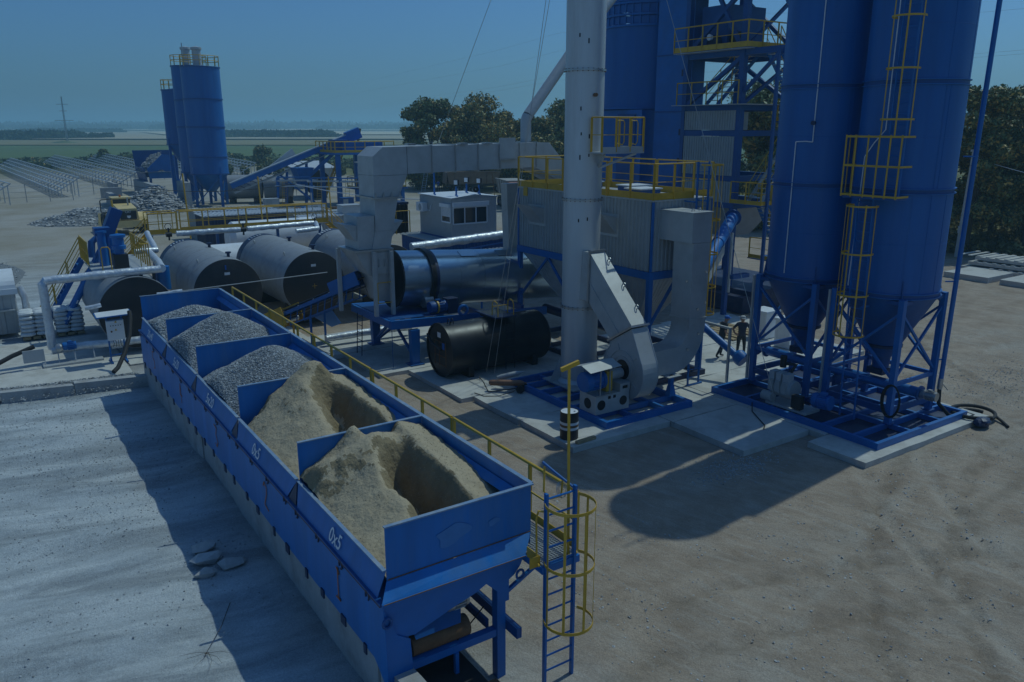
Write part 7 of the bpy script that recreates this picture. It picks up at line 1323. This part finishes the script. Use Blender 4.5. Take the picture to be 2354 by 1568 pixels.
# slabs and boards stacked at right
for i, (x0, x1, y0, y1, z0, z1) in enumerate(((52.0, 55.2, 24.2, 27.0, 0, .35), (52.2, 55.4, 20.5, 23.6, 0, .32))): solo('loose_slab', MB().box(x0, x1, y0, y1, z0, z1), CONC, ('concrete slab lying beside the stacked road plates at right', 'nearer concrete slab lying on the dirt at far right')[i], 'slab', 'loose concrete slabs')
for k in range(3):
    rpl = Thing('road_plate_stack', ('lowest ribbed concrete road plate of the stack at right', 'middle ribbed concrete road plate of the stack', 'topmost tilted ribbed concrete road plate')[k], 'road plate', (57, 25, .3 * k), 'ribbed road plates'); z = .02 + .32 * k
    rpl.box('plate', CONC, 56.0 + .3 * k, 58.6 + .3 * k, 19 + 1.2 * k, 28.0 - .3 * k, z, z + .2)
    for j in range(12): rpl.box('rib', CONC, 56.05 + .3 * k, 58.55 + .3 * k, 19.3 + 1.2 * k + j * .6, 19.55 + 1.2 * k + j * .6, z + .2, z + .26)
ct = Thing('steel_bench', 'dark steel cradle standing at the right edge by the slabs', 'cradle', (54.6, 18.5, 0)); ct.box('beam', BLACK, 53.8, 55.8, 18.2, 18.4, .9, 1.05); ct.box('beam', BLACK, 53.8, 55.8, 19.4, 19.6, .9, 1.05)
for x in (54, 55.6): ct.box('leg', BLACK, x - .08, x + .08, 18.2, 19.6, 0, .9)
# vehicles -----------------------------------------------------------------------
def wheel(t, c, ax, r, w_, hub=GREYP):
    ax = V(ax).normalized(); o = t.part('wheel', MB().lathe(V(c) - ax * w_ / 2, [(r * .55, 0), (r * .9, 0), (r, w_ * .15), (r, w_ * .85), (r * .9, w_), (r * .55, w_)], ax, 30), RUBBER); t.part('rim', MB().lathe(V(c) - ax * w_ * .4, [(0, .05), (r * .3, .02), (r * .56, 0), (r * .56, w_ * .8), (0, w_ * .75)], ax, 24), hub, o)
lo = Thing('wheel_loader', 'yellow wheel loader parked with its rear towards the camera at left', 'loader', (11.4, 82, 0))
for x in (10.15, 12.75):
    for y in (80.6, 84.2): wheel(lo, (x, y, .8), (1, 0, 0), .8, .62, YELC)
lo.box('rear_frame', YELC, 10.55, 12.3, 79.2, 83.2, .75, 1.35); bdy = lo.part('engine_hood', MB().hexa([(10.55, 79.0, 1.36), (12.3, 79.0, 1.36), (12.3, 82.0, 1.36), (10.55, 82.0, 1.36), (10.65, 79.1, 2.35), (12.2, 79.1, 2.35), (12.2, 82, 2.6), (10.65, 82, 2.6)]), YELC)
lo.box('grille', BLACK, 10.75, 12.1, 78.95, 79.0, 1.4, 2.15, parent=bdy); lo.part('maker_lettering', text_mesh('CAT', .26, (11.15, 78.94, 2.0), (1, 0, 0), (0, 0, 1), .01), WHITEP, bdy); lo.box('counterweight', YELC, 10.4, 12.45, 78.8, 79.3, .7, 1.3); lo.plate('emblem', WHITEP, [(11.3, 78.94, 1.75), (11.6, 78.94, 1.75), (11.6, 78.94, 1.6), (11.45, 78.94, 1.5), (11.3, 78.94, 1.6)], (0, -1, 0), .01, parent=bdy)
for x in (9.85, 12.4): lo.part('fender', MB().plate([(x, 80.6 + 1.05 * math.cos(a), .85 + 1.05 * math.sin(a)) for a in np.linspace(0, math.pi, 10)], (1, 0, 0), .66), YELC)
cbn = lo.box('cab', BLACK, 10.7, 12.15, 82.05, 83.6, 1.4, 3.0); lo.box('cab_roof', YELC, 10.6, 12.25, 81.95, 83.7, 3.0, 3.14); lo.box('cab_window', GLASS, 10.82, 12.03, 82.02, 82.045, 2.3, 2.92, parent=cbn); lo.part('beacon', MB().lathe((11.4, 82.6, 3.14), [(.09, 0), (.09, .18), (0, .22)], n=12), ORANGE); lo.cyl('exhaust_pipe', STEEL, (11.75, 80.8, 2.4), (11.75, 80.8, 3.2), .07)
lo.part('mirror_frame', MB().path([(10.6, 82.0, 3.05), (9.7, 81.9, 3.0), (9.6, 81.9, 2.9), (9.6, 81.9, 1.9), (9.8, 81.9, 1.8), (10.6, 82, 1.85)], .05, 6), BLACK); lo.box('ladder', BLACK, 9.7, 10.3, 81.6, 82.0, .6, 1.7); lo.part('bucket', MB().plate([(9.8, 86.0, .2), (9.8, 87.3, .15), (9.8, 87.1, .5), (9.8, 86.4, .8), (9.8, 86.3, 1.4)], (1, 0, 0), 3.2), YELC); lo.bar('lift_arm', YELC, (11.4, 83.5, 1.5), (11.4, 86.2, .9), .5, .3)
tr_ = Thing('tipper_trailer', 'long brown tipper trailer parked under the trees behind the cabin', 'trailer', (61, 100, 0)); ax = V(1, -.28, 0).normalized(); sdv = V(.28, 1, 0).normalized(); o0 = V(57.0, 101.5, 0)
def tp_(f, s_, z): return o0 + ax * f + sdv * s_ + V(0, 0, z)
tr_.part('tipper_body', MB().hexa([tp_(.2, .25, 1.4), tp_(7.4, .25, 1.4), tp_(7.4, 2.2, 1.4), tp_(.2, 2.2, 1.4), tp_(-.2, 0, 3.1), tp_(7.8, 0, 3.1), tp_(7.8, 2.45, 3.1), tp_(-.2, 2.45, 3.1)]), TIPPER); tr_.part('body_rim', MB().bar(tp_(-.2, -.02, 3.12), tp_(7.8, -.02, 3.12), .14, .12), TIPPER)
for k in range(3): tr_.part('body_rib', MB().bar(tp_(1 + k * 2.4, .2, 1.4), tp_(1 + k * 2.4, -.04, 3.05), .14, .08), TIPPER)
tr_.part('tailgate', MB().bar(tp_(-.35, 1.2, 1.5), tp_(-.15, 1.2, 3.1), 2.2, .12, up=ax), TIPPER); tr_.part('chassis', MB().bar(tp_(0, 1.2, 1.15), tp_(8.5, 1.2, 1.15), .9, .3), BLACK)
for f in (1.2, 2.5, 3.8, 8.0): wheel(tr_, tp_(f, .2, .55), sdv, .55, .4); wheel(tr_, tp_(f, 2.1, .55), sdv, .55, .4)
tk = Thing('tipper_truck', 'grey tipper truck half hidden behind the filter house', 'truck', (53.5, 79, 0)); ax = V(-.38, -.92, 0).normalized(); sdv = V(.92, -.38, 0).normalized(); o0 = V(54.3, 84.2, 0)
tk.part('tipper_body', MB().hexa([tp_(-1.0, .2, 1.5), tp_(4.6, .2, 1.5), tp_(4.6, 2.3, 1.5), tp_(-1.0, 2.3, 1.5), tp_(-1.3, -.05, 3.2), tp_(5.0, -.05, 3.3), tp_(5.0, 2.55, 3.3), tp_(-1.3, 2.55, 3.2)]), TIPGREY); tk.part('body_rim', MB().bar(tp_(-1.3, -.07, 3.22), tp_(5.0, -.07, 3.32), .14, .12), TIPGREY); tk.part('chassis', MB().bar(tp_(-1, 1.2, 1.1), tp_(8.5, 1.2, 1.1), .9, .4), BLACK)
for k in range(4): tk.part('body_rib', MB().bar(tp_(-.6 + k * 1.6, .15, 1.5), tp_(-.6 + k * 1.6, -.09, 3.2), .12, .08), TIPGREY)
tk.part('cab', MB().hexa([tp_(6.0, 0, 1.0), tp_(8.0, 0, 1.0), tp_(8.0, 2.4, 1.0), tp_(6.0, 2.4, 1.0), tp_(6.0, .1, 3.2), tp_(7.7, .1, 3.2), tp_(7.7, 2.3, 3.2), tp_(6.0, 2.3, 3.2)]), ORANGE); tk.part('mudguard', MB().bar(tp_(.2, .0, 1.25), tp_(2.6, .0, 1.25), .5, .08), BLACK)
for f in (.3, 1.7, 7.0): wheel(tk, tp_(f, .1, .55), sdv, .56, .42, CLOTHB if f == .3 else GREYP); wheel(tk, tp_(f, 2.2, .55), sdv, .56, .42)
# people --------------------------------------------------------------------------
def person(loc, rz, joints, label, shirt, trousers, cap, shoe=None, group=None):
    """joints: dict name -> (x, y, z, radius) in metres, facing -Y; body grown with skin + subdivision"""
    J = joints; names = list(J); idx = {n: i for i, n in enumerate(names)}
    E_ = [('pelvis', 'belly'), ('belly', 'chest'), ('chest', 'neck'), ('neck', 'head0'), ('head0', 'head1'), ('head1', 'head2')]
    for s_ in 'lr': E_ += [('chest', 'sh' + s_), ('sh' + s_, 'el' + s_), ('el' + s_, 'wr' + s_), ('wr' + s_, 'ha' + s_), ('pelvis', 'hip' + s_), ('hip' + s_, 'kn' + s_), ('kn' + s_, 'an' + s_), ('an' + s_, 'toe' + s_)] + [('ha' + s_, f'f{k}{s_}') for k in range(3)]
    for s_ in 'lr':
        hx = V(J['ha' + s_][:3]); d = (hx - V(J['wr' + s_][:3])).normalized(); x_, y_, _ = frame(d)
        for k in range(3): q = hx + d * .07 + x_ * (k - 1) * .022; J[f'f{k}{s_}'] = (q.x, q.y, q.z, .010); names.append(f'f{k}{s_}'); idx[f'f{k}{s_}'] = len(names) - 1
    me = bpy.data.meshes.new('body'); me.from_pydata([J[n][:3] for n in names], [(idx[a], idx[b]) for a, b in E_], []); o = bpy.data.objects.new('body', me); COL.objects.link(o)
    sk_ = o.modifiers.new('skin', 'SKIN'); sk_.use_smooth_shade = True
    for i, n in enumerate(names): r_ = J[n][3]; v = me.skin_vertices[0].data[i]; v.radius = (r_, r_ * (1.0)) ; v.use_root = (n == 'pelvis')
    sb = o.modifiers.new('sub', 'SUBSURF'); sb.levels = 2; sb.render_levels = 2
    bpy.context.view_layer.update(); m2 = bpy.data.meshes.new_from_object(o.evaluated_get(bpy.context.evaluated_depsgraph_get())); bpy.data.objects.remove(o)
    for m in (SKINM, shirt, trousers, shoe or BLACK): m2.materials.append(m)
    pel = J['pelvis'][2]; neckz = V(J['neck'][:3]); 
    for f in m2.polygons:
        c = f.center; mi = 1
        arm = min((c - V(J['wr' + s_][:3])).length for s_ in 'lr'); el_ = min((c - V(J['el' + s_][:3])).length for s_ in 'lr'); 
        if c.z < .11: mi = 3
        elif c.z < pel - .02 and arm > .13: mi = 2
        if (c - V(J['head1'][:3])).length < .16 or c.z > J['neck'][2] - .005: mi = 0
        if arm < .17 or (el_ < .10 and c.z < J['shl'][2] - .18): mi = 0
        f.material_index = mi; f.use_smooth = True
    p = bpy.data.objects.new('person', m2); COL.objects.link(p); p.location = loc; p.rotation_euler = (0, 0, rz); tag(p, label, 'person', group)
    h = V(J['head1'][:3]); mb = MB(); mb.lathe(h + V(0, 0.005, .015), [(.112, 0), (.115, .04), (.10, .09), (.06, .12), (0, .128)], n=20); mb.plate([h + V(a, b, .028) for a, b in ((-.08, -.08), (-.07, -.17), (0, -.20), (.07, -.17), (.08, -.08))], (0, 0, 1), .012)
    c_ = mb.obj('cap', cap); c_.parent = p
    fc_ = MB()
    for s_ in (-1, 1): fc_.lathe(h + V(s_ * .035, -.092, .0), [(0, -.006), (.012, 0), (0, .006)], (0, -1, 0), 8)
    fc_.bar(h + V(0, -.10, .0), h + V(0, -.118, -.035), .02, .02); fc_.bar(h + V(-.03, -.098, -.062), h + V(.03, -.098, -.062), .012, .01)
    f_ = fc_.obj('face', SKINM); f_.parent = p; 
    for s_ in (-.108, .108): e_ = MB().bar(h + V(s_, .01, -.03), h + V(s_, .01, .02), .02, .035).obj('ear', SKINM); e_.parent = p
    return p
def pose(arms, legs, lean=0.0):
    J = dict(pelvis=(0, 0, .96, .135), belly=(0, -.01 - lean * .1, 1.14, .14), chest=(0, -lean * .25, 1.36, .155), neck=(0, -.01 - lean * .38, 1.52, .058), head0=(0, -.02 - lean * .42, 1.58, .075), head1=(0, -.03 - lean * .48, 1.66, .105), head2=(0, -.03 - lean * .5, 1.73, .085))
    for s_, sg in (('l', 1), ('r', -1)):
        J['sh' + s_] = (sg * .19, -lean * .25, 1.44, .075); e, w_, h = arms[s_]; J['el' + s_] = (*e, .05); J['wr' + s_] = (*w_, .034); J['ha' + s_] = (*h, .036)
        k, a, t_ = legs[s_]; J['hip' + s_] = (sg * .10, 0, .90, .105); J['kn' + s_] = (*k, .068); J['an' + s_] = (*a, .046); J['toe' + s_] = (*t_, .040)
    return J
person((25.75, 21.3, .155), R(-38), pose({'l': ((.36, .08, 1.20), (.30, -.10, 1.05), (.24, -.15, 1.02)), 'r': ((-.36, .08, 1.20), (-.30, -.10, 1.05), (-.24, -.15, 1.02))}, {'l': ((.13, -.03, .50), (.14, .02, .08), (.17, -.14, .045)), 'r': ((-.13, -.03, .50), (-.14, .02, .08), (-.17, -.14, .045))}), 'worker in a pale cap and dark shirt standing with hands on hips', CLOTHD, CLOTHN, CLOTHG, group='workers by the silos')
person((25.05, 21.75, .155), R(70), pose({'l': ((.27, -.08, 1.16), (.20, -.28, 1.02), (.16, -.34, .99)), 'r': ((-.27, -.02, 1.16), (-.22, -.24, 1.02), (-.17, -.31, 1.0))}, {'l': ((.11, -.14, .52), (.12, -.05, .09), (.13, -.22, .045)), 'r': ((-.11, .04, .50), (-.12, .26, .10), (-.13, .12, .045))}, .35), 'worker in a blue cap and dark overalls bending forward', CLOTHN, CLOTHN, CLOTHB, group='workers by the silos')
person((58.0, 106.4, 0), R(-20), pose({'l': ((.26, -.10, 1.22), (.22, -.32, 1.30), (.20, -.38, 1.36)), 'r': ((-.26, -.10, 1.22), (-.20, -.32, 1.28), (-.16, -.38, 1.33))}, {'l': ((.12, -.02, .5), (.12, .02, .08), (.13, -.14, .045)), 'r': ((-.12, -.02, .5), (-.12, .02, .08), (-.13, -.14, .045))}), 'man in a light blue shirt standing by a ladder under the trees', CLOTHB, CLOTHD, CLOTHN)
al = Thing('leaning_ladder', 'aluminium ladder leaning against a tree behind the cabin', 'ladder', (56.6, 107.5, 0)); ladder(al, (55.9, 107.3, 0), (58.2, 108.8, 7.2), (.8, -.6, 0), .55, SOLAR, .35, .09, .03)
# air --------------------------------------------------------------------------------
hzm = bpy.data.materials.new('haze_air'); hzm.use_nodes = True; n_ = hzm.node_tree.nodes; n_.remove(n_['Principled BSDF']); pv = n_.new('ShaderNodeVolumePrincipled'); hzm.node_tree.links.new(pv.outputs[0], n_['Material Output'].inputs['Volume'])
pv.inputs['Color'].default_value = (0.50, 0.84, 1.0, 1); pv.inputs['Density'].default_value = HAZE_D; pv.inputs['Anisotropy'].default_value = 0.25
hm = MB().box(-8900, 8900, -8900, 8900, -1.2, 62); ho = hm.obj('haze', hzm); tag(ho, kind='stuff'); ho['label'] = 'thin blue summer haze over the fields'
